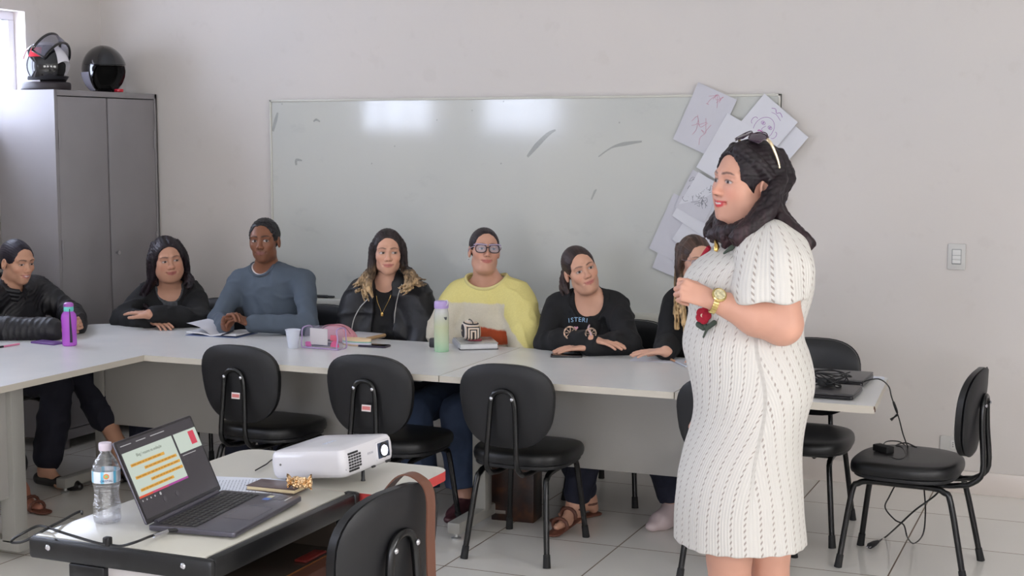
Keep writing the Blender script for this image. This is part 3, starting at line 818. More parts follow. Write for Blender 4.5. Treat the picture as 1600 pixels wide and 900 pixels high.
MB().box2(Vector((lx1 + 0.002, Y0 + 0.004, 0.42)) - o, Vector((X1 - 0.045, Y0 + 0.02, DZ - 0.05)) - o, 0.001).build('side_panel', m_white_panel, fd)
MB().box2(Vector((X1 - 0.047, Y0 + 0.002, 0.40)) - o, Vector((X1 - 0.035, Y0 + 0.024, DZ - 0.05)) - o, 0.001).build('panel_upright', m_blk, fd)
MB().box2(Vector((X1 - 0.055, Y1 - 0.016, 0.40)) - o, Vector((X1 - 0.035, Y1 - 0.002, DZ - 0.05)) - o, 0.001).build('panel_upright', m_blk, fd)
sh_ = MB(); sh_.box2(Vector((lx0 + 0.014, Y0 + 0.02, DZ - 0.165)) - o, Vector((X1 - 0.040, Y1 - 0.006, DZ - 0.147)) - o, 0.001)
shf = sh_.build('shelf', m_shelf, fd)
MB().box2(Vector((X1 - 0.041, Y0 + 0.02, DZ - 0.167)) - o, Vector((X1 - 0.030, Y1 - 0.006, DZ - 0.146)) - o, 0.002).build('plywood_lip', m_ply, shf)
MB().box2(Vector((lx0 + 0.012, Y0 + 0.024, DZ - 0.165)) - o, Vector((lx0 + 0.024, Y1 - 0.006, DZ - 0.03)) - o, 0.001).build('back_panel', m_shelf, fd)
MB().box2(Vector((lx0 + 0.02, Y1 - 0.02, DZ - 0.165)) - o, Vector((X1 - 0.05, Y1 - 0.008, DZ - 0.03)) - o, 0.001).build('side_panel', m_shelf, fd)
MB().box2((-1.845, 3.00, DZ - 0.147), (-1.818, 3.09, DZ - 0.141), 0.002)
tag(MB().box2((-1.86, 3.02, DZ - 0.1468), (-1.825, 3.12, DZ - 0.141), 0.002).build('marker_pen', mat('dark_red_plastic', (120, 34, 30), 0.4)), 'dark red marker lying on the shelf of the small desk', 'marker')

# second table: pale top with a red rim
m_rededge = mat('red_edge_band', (188, 62, 60), 0.4)
rt = thing('school_desk', 'pale table with a rounded red rim under the projector', 'desk', (-1.98, 3.36, 0))
o = Vector(rt.location)
def rrect_y(x0, x1, y0, y1, r, n=6):
    return [(x + (x0 + x1) / 2, y + (y0 + y1) / 2) for x, y in rrect(x1 - x0, y1 - y0, r, n)]
o_ = [(x - o.x, y - o.y) for x, y in rrect_y(-2.34, -1.672, 3.195, 3.545, 0.055)]
slab(o_, DZ - 0.030, DZ - 0.004).build('desktop', [m_top2, m_rededge], rt, smooth=False)
MB().box2(Vector((-2.30, 3.22, DZ - 0.14)) - o, Vector((-1.78, 3.50, DZ - 0.03)) - o, 0.004).build('book_tray', m_blk, rt)
for sx in (-2.28, -1.80):
    for sy in (3.24, 3.49):
        l_ = MB().tube([Vector((sx, sy, DZ - 0.03)) - o, Vector((sx, sy, 0.02)) - o], 0.0125, 10).build('leg', m_tube, rt)
        MB().cyl(Vector((sx, sy, 0)) - o, Vector((sx, sy, 0.04)) - o, 0.016, n=12).build('rubber_foot', m_rub, l_)

# ---------------------------------------------------------------- laptop
m_lap = mat('laptop_grey_metal', (96, 94, 104), 0.32, 0.7)
m_lapd = mat('laptop_bezel', (22, 20, 24), 0.3)
m_key = mat('laptop_keys', (34, 33, 36), 0.45)
m_keyg = mat('laptop_key_marks', (120, 120, 116), 0.6)
def emis(name, col, s):
    return mat(name, (8, 8, 8), 0.25, emit=col, estr=s)
ES = 0.30
# front right corner, hinge corner measured on the desk
A = atz(231, 824, DZ + 0.012); B = atz(345, 835, DZ + 0.012); Cc = atz(465, 782, DZ + 0.012); D = atz(347, 768, DZ + 0.012)
hl = (D - A); hl.z = 0                       # along the hinge
ang = math.atan2(hl.y, hl.x)
lx = Vector((math.cos(ang), math.sin(ang), 0)); ly = Vector((-lx.y, lx.x, 0)) * 1.0
W_, D_ = (D - A).length, 0.222
lp = thing('laptop', 'open grey laptop showing a slide with orange lines', 'laptop', (A.x, A.y, DZ), ang)
# local frame: x along hinge (towards the wall), -y towards the keyboard front
TK = 0.017
mb = MB(); mb.prism(rrect(W_, D_, 0.008, c=(W_ / 2, -D_ / 2)), 0.004, TK, 0.003); mb.build('base', m_lap, lp)
mb = MB()
for q in (0.02, W_ - 0.02):
    for w in (-0.02, -D_ + 0.02): mb.cyl((q, w, 0), (q, w, 0.0045), 0.006, n=10)
mb.build('rubber_foot', m_rub, lp)
kb = MB(); kb.box2((0.016, -0.115, TK - 0.0008), (W_ - 0.016, -0.018, TK + 0.0003)); kbo = kb.build('keyboard', m_lapd, lp)
mb = MB(); rows = 6; kw = (W_ - 0.036) / 17
for r_ in range(rows):
    y0 = -0.022 - r_ * 0.0155
    x = 0.018
    k = 0
    while x < W_ - 0.02:
        w = kw * (1.0 if not (r_ == 5 and k == 4) else 5)
        w = min(w, W_ - 0.018 - x)
        mb.box2((x + 0.0008, y0 - 0.0135, TK), (x + w - 0.0012, y0, TK + 0.0016), 0.0006); x += w; k += 1
mb.build('keys', m_key, kbo)
mb = MB()
for r_ in range(rows):
    for k in range(17):
        x = 0.018 + kw * k + 0.004
        mb.box2((x, -0.022 - r_ * 0.0155 - 0.007, TK + 0.0015), (x + 0.0035, -0.022 - r_ * 0.0155 - 0.0045, TK + 0.0018))
mb.build('key_marks', m_keyg, kbo)
MB().prism(rrect(0.115, 0.072, 0.004, c=(W_ / 2 - 0.01, -D_ + 0.052)), TK - 0.0005, TK + 0.0004).build('touchpad', mat('touchpad', (82, 80, 92), 0.25, 0.5), lp)
st = MB().box2((W_ - 0.055, -D_ + 0.03, TK), (W_ - 0.018, -D_ + 0.052, TK + 0.0004)).build('sticker', mat('sticker_dark', (60, 58, 62), 0.3), lp)
MB().box2((W_ - 0.058, -D_ + 0.018, TK), (W_ - 0.016, -D_ + 0.022, TK + 0.0004)).build('sticker_edge', mat('sticker_pale', (200, 205, 205), 0.3), lp)
MB().box2((W_ - 0.04, -D_ + 0.064, TK), (W_ - 0.02, -D_ + 0.078, TK + 0.0004)).build('sticker', mat('sticker_cream', (205, 200, 170), 0.3), lp)
MB().box2((W_ - 0.062, -D_ + 0.062, TK), (W_ - 0.044, -D_ + 0.080, TK + 0.0004)).build('sticker', mat('sticker_blue', (70, 110, 190), 0.3), lp)
MB().tube([(0.03, -0.004, TK + 0.001), (W_ - 0.03, -0.004, TK + 0.001)], 0.006, 10).build('hinge_bar', m_lap, lp)
# lid: leans back
SH = 0.205; LA = R(24)
TL = Matrix.Translation((0, 0.002, TK)) @ Matrix.Rotation(PI / 2 - LA, 4, 'X')     # local xy of the lid -> standing plane; +y up, z faces the keyboard
lid = MB().prism(rrect(W_, SH, 0.006, c=(W_ / 2, SH / 2)), -0.0055, 0.0, 0.002).build('lid', m_lap, lp, T=TL)
MB().prism(rrect(W_ - 0.002, SH - 0.002, 0.006, c=(W_ / 2, SH / 2)), -0.0004, 0.0006).build('screen', m_lapd, lid, T=TL)
def scr(name, rects, m, z=0.0009):
    mb = MB()
    for (u0, v0, u1, v1) in rects:      # u from left, v from the top, as fractions of the lid
        mb.box2((u0 * W_, (1 - v1) * SH, z - 0.0003), (u1 * W_, (1 - v0) * SH, z))
    return mb.build(name, m, lid, T=TL, smooth=False)
s_grey = emis('screen_app_grey', (44, 41, 46), 0.5)
scr('screen_window', [(0.02, 0.03, 0.98, 0.94)], s_grey, 0.0009)
scr('slide', [(0.035, 0.155, 0.66, 0.70)], emis('slide_white', (214, 226, 214), ES), 0.0012)
scr('next_slide', [(0.685, 0.155, 0.985, 0.40)], emis('slide_white_small', (214, 226, 214), ES), 0.0012)
s_or = emis('slide_orange', (238, 176, 60), ES)
scr('slide_highlights', [(0.08, 0.30, 0.50, 0.335), (0.22, 0.375, 0.63, 0.41), (0.08, 0.45, 0.645, 0.485), (0.24, 0.525, 0.66 - 0.01, 0.56), (0.08, 0.60, 0.50, 0.635)], s_or, 0.0015)
scr('slide_band', [(0.035, 0.675, 0.20, 0.70)], emis('slide_red', (232, 84, 48), ES), 0.0015)
scr('slide_band', [(0.20, 0.675, 0.40, 0.70)], emis('slide_pink', (214, 72, 120), ES), 0.0015)
scr('slide_band', [(0.40, 0.675, 0.66, 0.70)], emis('slide_purple', (178, 66, 160), ES), 0.0015)
scr('next_slide_box', [(0.87, 0.18, 0.945, 0.345)], emis('slide_crimson', (226, 66, 92), ES), 0.0015)
mb = MB()
s_txt = emis('screen_text', (96, 100, 88), 0.4)
def stext(mb, body, u, v, size):
    mb.text(body, size, TL @ Matrix.Translation((u * W_, (1 - v) * SH, 0.0020)), 0.0001)
stext(mb, 'Blog / resumo na avaliação', 0.34, 0.225, 0.0105)
mb.build('slide_title', s_txt, lid, smooth=False)
mb = MB(); s_txt2 = emis('screen_text_dark', (150, 104, 40), 0.4)
rg = random.Random(2)
for (u0, v0, u1, v1) in [(0.08, 0.30, 0.50, 0.335), (0.22, 0.375, 0.63, 0.41), (0.08, 0.45, 0.645, 0.485), (0.24, 0.525, 0.65, 0.56), (0.08, 0.60, 0.50, 0.635)]:
    u = u0 + 0.01
    while u < u1 - 0.05:
        w = rg.uniform(0.02, 0.055)
        mb.box2((u * W_, (1 - (v0 + 0.023)) * SH, 0.0015), ((u + w) * W_, (1 - (v0 + 0.012)) * SH, 0.0018)); u += w + 0.012
mb.build('slide_text_lines', s_txt2, lid, T=TL, smooth=False)
mb = MB(); s_ic = emis('screen_icons', (190, 188, 190), 0.3)
for u in (0.05, 0.10, 0.15, 0.20): mb.box2((u * W_, (1 - 0.745) * SH, 0.0012), ((u + 0.012) * W_, (1 - 0.725) * SH, 0.0015))
mb.prism([(0.275 * W_ + 0.004 * math.cos(a), (1 - 0.735) * SH + 0.004 * math.sin(a)) for a in np.linspace(0, 2 * PI, 14, endpoint=False)], 0.0012, 0.0015)
for u, w in ((0.05, 0.13), (0.24, 0.12), (0.42, 0.18)): mb.box2((u * W_, (1 - 0.078) * SH, 0.0012), ((u + w) * W_, (1 - 0.068) * SH, 0.0015))
mb.box2((0.70 * W_, (1 - 0.437) * SH, 0.0012), (0.88 * W_, (1 - 0.428) * SH, 0.0015))
mb.build('screen_icons', s_ic, lid, T=TL, smooth=False)
s_btn = emis('screen_buttons', (74, 71, 76), 0.35)
for u in (0.30, 0.46): MB().prism([(u * W_ + 0.0065 * math.cos(a), (1 - 0.815) * SH + 0.0065 * math.sin(a)) for a in np.linspace(0, 2 * PI, 16, endpoint=False)], 0.0012, 0.0015).build('slide_button', s_btn, lid, T=TL, smooth=False)

# ---------------------------------------------------------------- cables on the small desk
m_cable = mat('black_cable', (18, 18, 20), 0.45)
hd = thing('video_cable', 'black display cable looping off the left edge of the small desk', 'cable', (0, 0, 0))
pA = Vector((A.x, A.y, 0))
pts = [atz(262, 829, DZ + 0.012), atz(235, 838, DZ + 0.010), aty(212, 847, Y0 - 0.018), aty(190, 853, Y0 - 0.02), aty(175, 852, Y0 - 0.02), aty(150, 848, Y0 - 0.03), aty(110, 836, Y0 - 0.02), aty(88, 829, Y0 - 0.02), atz(80, 826, DZ + 0.008), atz(60, 822, DZ + 0.006), aty(38, 832, 2.56), aty(20, 843, 2.55), aty(20, 848, 2.55), aty(40, 845, 2.55), atz(75, 825, DZ + 0.008), atz(100, 812, DZ + 0.006), atz(118, 802, DZ + 0.004), atz(127, 799, DZ + 0.004), atz(128, 803, DZ + 0.004)]
MB().tube(pts, 0.0032, 8, smooth=6).build('cable', m_cable, hd)
e0 = atz(262, 829, DZ + 0.012); e1 = atz(284, 827, DZ + 0.011)
MB().tube([e0, e1], [0.006, 0.007], 8, flat=0.7).build('plug', m_cable, hd)
MB().tube([atz(240, 838, DZ + 0.010), atz(262, 830, DZ + 0.012)], [0.0045, 0.0045], 8).build('cable_clip', m_chrome, hd)
MB().box(aty(168, 846, Y0 - 0.02), (0.018, 0.016, 0.022), 0.004).build('cable_tie', m_blk, hd)

# ---------------------------------------------------------------- water bottle
def thin_clear(name, tint, gloss, fac, bump=None):
    m = bpy.data.materials.new(name); m.use_nodes = True; t = NT(m)
    a = t.new('ShaderNodeBsdfTransparent'); a.inputs[0].default_value = tint; g = t.new('ShaderNodeBsdfGlossy'); g.inputs['Roughness'].default_value = gloss
    lw = t.new('ShaderNodeLayerWeight'); lw.inputs[0].default_value = 0.35; x = t.new('ShaderNodeMixShader')
    t.link(t.math('ADD', t.math('MULTIPLY', lw.outputs['Facing'], fac), 0.05, clamp=True), x.inputs[0]); t.link(a.outputs[0], x.inputs[1]); t.link(g.outputs[0], x.inputs[2])
    if bump:
        b = t.new('ShaderNodeBump'); b.inputs['Strength'].default_value = bump[1]; b.inputs['Distance'].default_value = bump[2]; t.link(t.noise(bump[0], 3, stretch=(0.4, 0.4, 1.6)), b.inputs['Height']); t.link(b.outputs[0], g.inputs['Normal'])
    t.link(x.outputs[0], t.n['Material Output'].inputs[0]); return m
m_clear = thin_clear('clear_plastic', (0.992, 0.994, 1.0, 1), 0.06, 0.42, (70, 0.9, 0.01))
m_water = thin_clear('water', (0.985, 0.99, 1.0, 1), 0.05, 0.25, (50, 0.5, 0.01))
m_cap_pink = mat('pale_pink_cap', (216, 204, 216), 0.4)
bt_z = 0.945
bt = thing('water_bottle', 'clear water bottle with a pale pink cap and label beside the open laptop', 'bottle', tuple(atz(168, 816, DZ)))
prof = [(0.0, 0.004), (0.022, 0.0), (0.030, 0.003), (0.0325, 0.012), (0.032, 0.026), (0.0305, 0.030), (0.032, 0.035), (0.0325, 0.050), (0.0305, 0.055), (0.0295, 0.066), (0.0285, 0.075), (0.0295, 0.086), (0.0315, 0.098), (0.0325, 0.104), (0.0325, 0.136), (0.0315, 0.142), (0.027, 0.155), (0.019, 0.168), (0.0135, 0.176), (0.0128, 0.186)]
MB().lathe(prof + [(0.0118, 0.186)] + [(max(r_ - 0.0012, 0.0), z + 0.0006) for r_, z in reversed(prof[1:-1])] + [(0, 0.0052)], 40, cap0=False, cap1=False).build('body', m_clear, bt)
wl = [(0.0, 0.0062)] + [(r_ - 0.0014, max(z, 0.0062)) for r_, z in prof[1:11]] + [(0.0281, 0.088), (0, 0.088)]
MB().lathe(wl, 36, cap0=False, cap1=False).build('water', m_water, bt)
MB().lathe([(0.0, 0.184), (0.0150, 0.184), (0.0155, 0.188), (0.0155, 0.200), (0.0145, 0.2025), (0, 0.2025)], 36).build('cap', m_cap_pink, bt)
m_lbl = bpy.data.materials.new('bottle_label'); m_lbl.use_nodes = True
t = NT(m_lbl); tc = t.new('ShaderNodeTexCoord'); sp = t.new('ShaderNodeSeparateXYZ'); t.link(tc.outputs['Object'], sp.inputs[0])
an = t.math('ARCTAN2', sp.outputs[1], sp.outputs[0])
st_ = t.math('FRACT', t.math('MULTIPLY', an, 1.1))
cc = t.ramp(st_, [(0.0, lin((224, 230, 236))), (0.55, lin((222, 228, 236))), (0.62, lin((90, 180, 220))), (0.8, lin((120, 200, 226))), (0.88, lin((224, 230, 236)))])
t.link(cc, t.p.inputs['Base Color']); t.p.inputs['Roughness'].default_value = 0.3
MB().lathe([(0.0328, 0.106), (0.0330, 0.107), (0.0330, 0.134), (0.0328, 0.135)], 40, cap0=False, cap1=False).build('label', m_lbl, bt)
va = math.atan2(-bt.location.y, -bt.location.x)
def onbottle(mb, body, size, z, r_, a0):
    T_ = Matrix.Rotation(a0, 4, 'Z') @ Matrix.Translation((r_, 0, z)) @ Matrix.Rotation(PI / 2, 4, 'Z') @ Matrix.Rotation(PI / 2, 4, 'X')
    mb.text(body, size, T_, 0.0004)
def disk_on(mb, a0, z, r_, rad, depth=0.0012):
    T_ = Matrix.Rotation(a0, 4, 'Z') @ Matrix.Translation((r_, 0, z)) @ Matrix.Rotation(PI / 2, 4, 'Z') @ Matrix.Rotation(PI / 2, 4, 'X')
    mb.prism([(rad * math.cos(a), rad * math.sin(a)) for a in np.linspace(0, 2 * PI, 20, endpoint=False)], 0, depth, T=T_)
bt.scale = (1.0, 1.0, bt_z)
mb = MB(); disk_on(mb, va, 0.124, 0.0322, 0.0068, 0.0016); mb.build('label_emblem', mat('orange_print', (226, 140, 84), 0.5), bt)
mb = MB(); disk_on(mb, va, 0.124, 0.0328, 0.0038, 0.0016); mb.build('label_emblem_centre', mat('green_print', (150, 190, 120), 0.5), bt)
mb = MB(); onbottle(mb, 'CRISTAL', 0.0075, 0.1125, 0.0336, va); mb.build('label_lettering', mat('navy_print', (40, 60, 120), 0.5), bt)

# ---------------------------------------------------------------- papers, notebook, sweet
ps = [atz(x, y, DZ + 0.001) for x, y in ((342, 735), (375, 729), (497, 750), (432, 789), (350, 765))]
m_sheetw = mat('office_paper', (222, 226, 236), 0.6)
def flat_sheet(c, ang, w, h, z, label, group, lines=True, m=m_sheetw, name='paper_sheet'):
    t_ = MB().grid([[(u * w - w / 2, v * h - h / 2, 0.0006 * math.sin(u * 7 + v * 4)) for u in np.linspace(0, 1, 6)] for v in np.linspace(0, 1, 7)], thick=(0, 0, 0.0005)).build(name, m)
    t_.location = (c[0], c[1], z + 0.001); t_.rotation_euler = (0, 0, ang); tag(t_, label, 'paper', group)
    if lines:
        mb = MB(); rg = random.Random(int(c[0] * 1000))
        for k in range(22):
            y = h / 2 - 0.03 - k * (h - 0.06) / 22; x = -w / 2 + 0.02
            while x < w / 2 - 0.04:
                l_ = rg.uniform(0.012, 0.04); mb.box2((x, y, 0.0012), (x + l_, y + 0.002, 0.0014)); x += l_ + 0.006
        mb.build('printed_lines', mat('print_grey', (168, 172, 184), 0.6), t_, smooth=False)
    return t_
flat_sheet((-2.065, 3.11), R(-78), 0.21, 0.25, DZ + 0.0005, 'printed sheet under the brown notebook on the small desk', 'printed sheets on the small desk')
flat_sheet((-2.115, 3.075), R(-62), 0.21, 0.25, DZ + 0.002, 'printed sheet sticking out towards the projector behind the laptop', 'printed sheets on the small desk')
nb = thing('notebook', 'small brown pocket notebook lying beside the laptop', 'notebook', tuple(atz(434, 764, DZ + 0.004)), R(2))
MB().box((0, 0, 0.006), (0.138, 0.074, 0.009), 0.001).build('pages', mat('cream_pages', (214, 196, 158), 0.7), nb)
mb = MB(); mb.box((0, 0, 0.0115), (0.142, 0.078, 0.0022), 0.0008); mb.box((0, 0, 0.0008), (0.142, 0.078, 0.0016), 0.0006)
mb.build('cover', mat('brown_cover', (84, 66, 66), 0.3), nb)
sw_ = thing('wrapped_sweet', 'gold foil wrapped sweet lying on the brown notebook', 'sweet', tuple(atz(468, 764, DZ + 0.016)), R(10))
m_gold = mat('gold_foil', (232, 198, 156), 0.16, 1.0, bump=1.0, bscale=70, bdist=0.012)
rings = []; rgs = random.Random(5)
for i in range(17):
    u = i / 16; x = (u - 0.5) * 0.066
    e_ = abs(u - 0.5) * 2
    hgt = 0.012 if e_ < 0.55 else (0.006 if e_ < 0.75 else 0.011)
    wid = 0.012 if e_ < 0.55 else (0.008 if e_ < 0.75 else 0.017)
    ring = []
    for j in range(22):
        a = 2 * PI * j / 22; k = 1 + 0.28 * math.sin(j * 3 + i * 1.3) * rgs.uniform(0.3, 1)
        if e_ > 0.75: ring.append((x, math.cos(a) * 0.004 * k + 0.003 * math.sin(j * 2.2), 0.020 + math.sin(a) * 0.019 * (1 + 0.1 * math.sin(i * 4))))
        else: ring.append((x, wid * math.cos(a) * k, 0.017 + hgt * math.sin(a) * k * 1.1))
    rings.append(ring)
MB().rings(rings).build('foil', m_gold, sw_, angle=25)

# ---------------------------------------------------------------- projector
m_pj = mat('projector_white', (214, 212, 216), 0.22)
m_pjd = mat('projector_grille_dark', (26, 26, 28), 0.5)
pj = thing('projector', 'white projector with its lens lit, propped up on its front foot', 'projector', (-1.918, 3.325, DZ - 0.003), R(-3))
PX, PY, PH = 0.232, 0.255, 0.074     # depth along x (front = +x), width along y, height
TP = Matrix.Translation((0, 0, 0.020)) @ Matrix.Rotation(-R(6.5), 4, 'Y')
mb = MB(); n_ = rrect(PX, PY, 0.020, 6)
def ringz(s_, z, sh=0.0): return [(x * s_ + sh, y * s_, z) for x, y in n_]
rings = [ringz(0.90, 0.0), ringz(0.955, 0.004), ringz(0.985, 0.012), ringz(1.0, 0.026), ringz(1.0, 0.050), ringz(0.985, 0.064), ringz(0.95, 0.072), ringz(0.90, PH), ringz(0.5, PH + 0.0012), ringz(0.01, PH + 0.0015)]
mb.rings(rings); mb.build('casing', m_pj, pj, T=TP)
mb = MB()
for r_ in range(7):
    for c_ in range(6):
        if (c_ in (0, 5) and r_ in (0, 6)): continue
        y = -PY / 2 + 0.012 + c_ * 0.0125; z = 0.012 + r_ * 0.0074
        mb.box2((PX / 2 - 0.012 if c_ == 0 else PX / 2 - 0.004, y, z), (PX / 2 + 0.0008 - (0.003 if c_ == 0 else 0), y + 0.0098, z + 0.0052))
mb.build('vent_grille', m_pjd, pj, T=TP, smooth=False)
MB().lathe([(0, 0), (0.003, 0), (0.003, 0.001), (0, 0.001)], 10, T=TP @ Matrix.Translation((-PX / 2 + 0.035, -PY / 2 - 0.0002, 0.040)) @ Matrix.Rotation(PI / 2, 4, 'X')).build('screw', mat('screw_grey', (120, 120, 120), 0.5), pj)
# lens bay in the front face
LY = 0.068
mb = MB()
bay = [(-0.030, -0.024), (0.030, -0.024), (0.030, 0.026), (-0.030, 0.026)]
mb.box2((PX / 2 - 0.0015, LY - 0.034, 0.014), (PX / 2 + 0.0022, LY + 0.034, 0.064), 0.004); mb.build('lens_surround', m_pj, pj, T=TP)
MB().box2((PX / 2 + 0.0015, LY - 0.029, 0.018), (PX / 2 + 0.0032, LY + 0.029, 0.060), 0.001).build('lens_recess', mat('lens_bay_dark', (58, 66, 84), 0.12), pj, T=TP)
MB().lathe([(0.0, 0), (0.021, 0), (0.021, 0.004), (0.016, 0.005), (0.0, 0.005)], 28, T=TP @ Matrix.Translation((PX / 2 + 0.002, LY - 0.001, 0.039)) @ Matrix.Rotation(PI / 2, 4, 'Y')).build('lens_barrel', m_pjd, pj)
MB().lathe([(0.0, 0.0), (0.0145, 0.0), (0.013, 0.004), (0.007, 0.0068), (0.0, 0.0075)], 28, T=TP @ Matrix.Translation((PX / 2 + 0.006, LY - 0.004, 0.038)) @ Matrix.Rotation(PI / 2, 4, 'Y')).build('lit_lens', mat('lit_lens', (240, 240, 255), 0.1, emit=(225, 228, 255), estr=3.0), pj)
mb = MB(); mb.text('EPSON', 0.009, TP @ Matrix.Translation((PX / 2 + 0.0002, 0.004, 0.042)) @ Matrix.Rotation(PI / 2, 4, 'Z') @ Matrix.Rotation(PI / 2, 4, 'X'), 0.0004); mb.build('front_lettering', mat('pale_grey_print', (170, 170, 178), 0.5), pj)
mb = MB(); mb.text('EPSON', 0.018, TP @ Matrix.Translation((0.0, -0.01, PH + 0.0016)) @ Matrix.Rotation(PI / 2, 4, 'Z'), 0.0002); mb.build('top_lettering', mat('pale_blue_print', (178, 186, 204), 0.5), pj)
mb = MB(); mb.box2((PX / 2 - 0.004, LY - 0.06, 0.0005), (PX / 2 + 0.001, LY - 0.045, 0.006), 0.001); mb.box2((PX / 2 - 0.004, LY + 0.012, 0.0005), (PX / 2 + 0.001, LY + 0.034, 0.007), 0.001); mb.build('sensor_window', m_pjd, pj, T=TP)
fp = TP @ Vector((PX / 2 - 0.022, -0.005, 0.004))
MB().tube([fp, Vector((fp.x, fp.y, 0.004)), Vector((fp.x, fp.y, 0.0))], [0.0045, 0.0050, 0.0065], 12).build('front_foot', m_pjd, pj)
for sy in (-1, 1):
    q = TP @ Vector((-PX / 2 + 0.03, sy * (PY / 2 - 0.035), 0.0)); MB().cyl((q.x, q.y, 0), (q.x, q.y, q.z + 0.004), 0.008, n=12).build('rear_foot', m_pjd, pj)
pc = thing('projector_cable', 'thin black cable running away behind the projector', 'cable', (0, 0, 0))
MB().tube([atz(399, 735, DZ + 0.001), atz(415, 726, DZ + 0.001), atz(436, 716, DZ + 0.001), (-2.02, 3.43, DZ + 0.002)], 0.0018, 6, smooth=5).build('cable', m_cable, pc)

# ---------------------------------------------------------------- brown bag on the foreground chair
m_leather = mat('brown_leather', (92, 56, 44), 0.42, var=0.15, vscale=20, bump=0.2, bscale=120, bdist=0.001)
m_strap = mat('brown_strap', (104, 66, 50), 0.5, bump=0.2, bscale=160, bdist=0.001)
bgx = thing('shoulder_bag', 'brown leather bag on the foreground chair, its strap over the backrest', 'bag', (-1.780, 2.975, SZ * 1.045), R(82)); bgx.scale = (1.05, 1.05, 1.045)
mb = MB(); rings = []
for i in range(13):
    u = i / 12; z = 0.004 + 0.17 * u; w = 0.30 * (1 - 0.10 * u); d = 0.085 * (1 - 0.55 * u * u)
    rings.append([(x + 0.004 * math.sin(i * 1.7 + x * 30), y, z + 0.012 * math.sin(x * 9)* u) for x, y in superell(w, d, 3.4, 36)])
mb.rings(rings); mb.build('bag_body', m_leather, bgx, T=Matrix.Translation((0.015, 0.0, 0.010)) @ Matrix.Diagonal((0.85, 1, 0.72, 1)))
mb = MB()
stp = [(0.05, 0.0, 0.125), (0.058, -0.08, 0.22), (0.068, -0.16, 0.32), (0.072, -0.205, 0.366), (0.075, -0.245, 0.366), (0.080, -0.275, 0.33), (0.086, -0.272, 0.22), (0.096, -0.268, 0.10), (0.104, -0.268, -0.02), (0.106, -0.262, -0.16), (0.105, -0.21, -0.26), (0.08, -0.13, -0.24), (0.06, -0.10, -0.12)]
mb.tube(stp, 0.017, 10, smooth=5, flat=0.14, up=(0, -1, 0.01)) if False else None
P = catmull(stp, 5); vs = []; 
g_ = []
for i, p_ in enumerate(P):
    t_ = (P[min(i + 1, len(P) - 1)] - P[max(i - 1, 0)]).normalized(); nx = Vector((1, 0, 0)); nx = (nx - t_ * nx.dot(t_)).normalized(); nn = t_.cross(nx) * 0.0017
    hw2 = 0.0165
    g_.append([p_ - nx * hw2 - nn, p_ + nx * hw2 - nn, p_ + nx * hw2 + nn, p_ - nx * hw2 + nn])
mb.rings(g_); mb.build('strap', m_strap, bgx)

# ================================================================== THINGS ON THE LONG DESKS
def at_desk(x, y, dz=0.0): return atz(x, y, TT + dz)
m_purp = mat('purple_translucent', (178, 88, 200), 0.22, var=0.0)
m_mint = mat('mint_plastic', (110, 206, 196), 0.3)
m_pcap = mat('mauve_plastic', (168, 92, 178), 0.35)
p_ = at_desk(109, 540)
b1 = thing('water_bottle', 'purple water bottle with a mint collar at the left desk corner', 'bottle', (p_.x, p_.y, TT), 0)
s_ = 1.0
MB().lathe([(0, 0), (0.027, 0), (0.0315, 0.004), (0.032, 0.02), (0.0315, 0.07), (0.033, 0.10), (0.034, 0.125), (0.031, 0.142), (0.024, 0.152), (0.0205, 0.156), (0, 0.157)], 36).build('body', m_purp, b1)
MB().lathe([(0, 0.155), (0.0205, 0.155), (0.0215, 0.158), (0.0215, 0.176), (0.020, 0.178), (0, 0.178)], 32).build('collar', m_mint, b1)
MB().lathe([(0, 0.176), (0.021, 0.176), (0.0225, 0.180), (0.021, 0.190), (0.014, 0.195), (0, 0.196)], 32).build('lid', m_pcap, b1)
va = math.atan2(-p_.y, -p_.x)
mb = MB(); T_ = Matrix.Rotation(va, 4, 'Z')
g_ = [(0.022, 0.004, 0.168), (0.026, 0.004, 0.152), (0.036, 0.005, 0.128), (0.0365, 0.006, 0.09), (0.0345, 0.007, 0.05), (0.0335, 0.007, 0.018)]
mb.tube(g_, [0.0015, 0.002, 0.0035, 0.0045, 0.0055, 0.0058], 8, T=T_, smooth=4, flat=0.35, up=(1, 0, 0)); mb.build('wrist_strap', mat('dark_navy_cord', (34, 24, 50), 0.5), b1)

def phone(x, y, ang, w, h, m1, m2, label, dz=0.0):
    p_ = at_desk(x, y, dz)
    t_ = thing('mobile_phone', label, 'mobile phone', (p_.x, p_.y, TT + dz), ang)
    MB().prism(rrect(w, h, 0.009), 0.0, 0.008, 0.002).build('case', m1, t_)
    MB().prism(rrect(w - 0.006, h - 0.006, 0.007), 0.0075, 0.0086, 0.0003).build('screen', m2, t_)
    return t_
m_phb = mat('phone_black', (20, 19, 24), 0.3); m_phg = mat('phone_glass', (16, 16, 20), 0.08)
phone(75, 536.5, R(-6), 0.150, 0.075, mat('phone_purple', (104, 72, 136), 0.35), mat('phone_purple_back', (118, 84, 150), 0.3), 'purple phone lying by the foot of the purple bottle')
phone(885, 557, R(20), 0.135, 0.070, m_phb, m_phg, 'black phone in front of the folded arms in the lettered top')
phone(585, 541.5, R(2), 0.135, 0.068, mat('phone_plum', (44, 34, 56), 0.35), m_phg, 'dark phone lying right of the pencil cases')
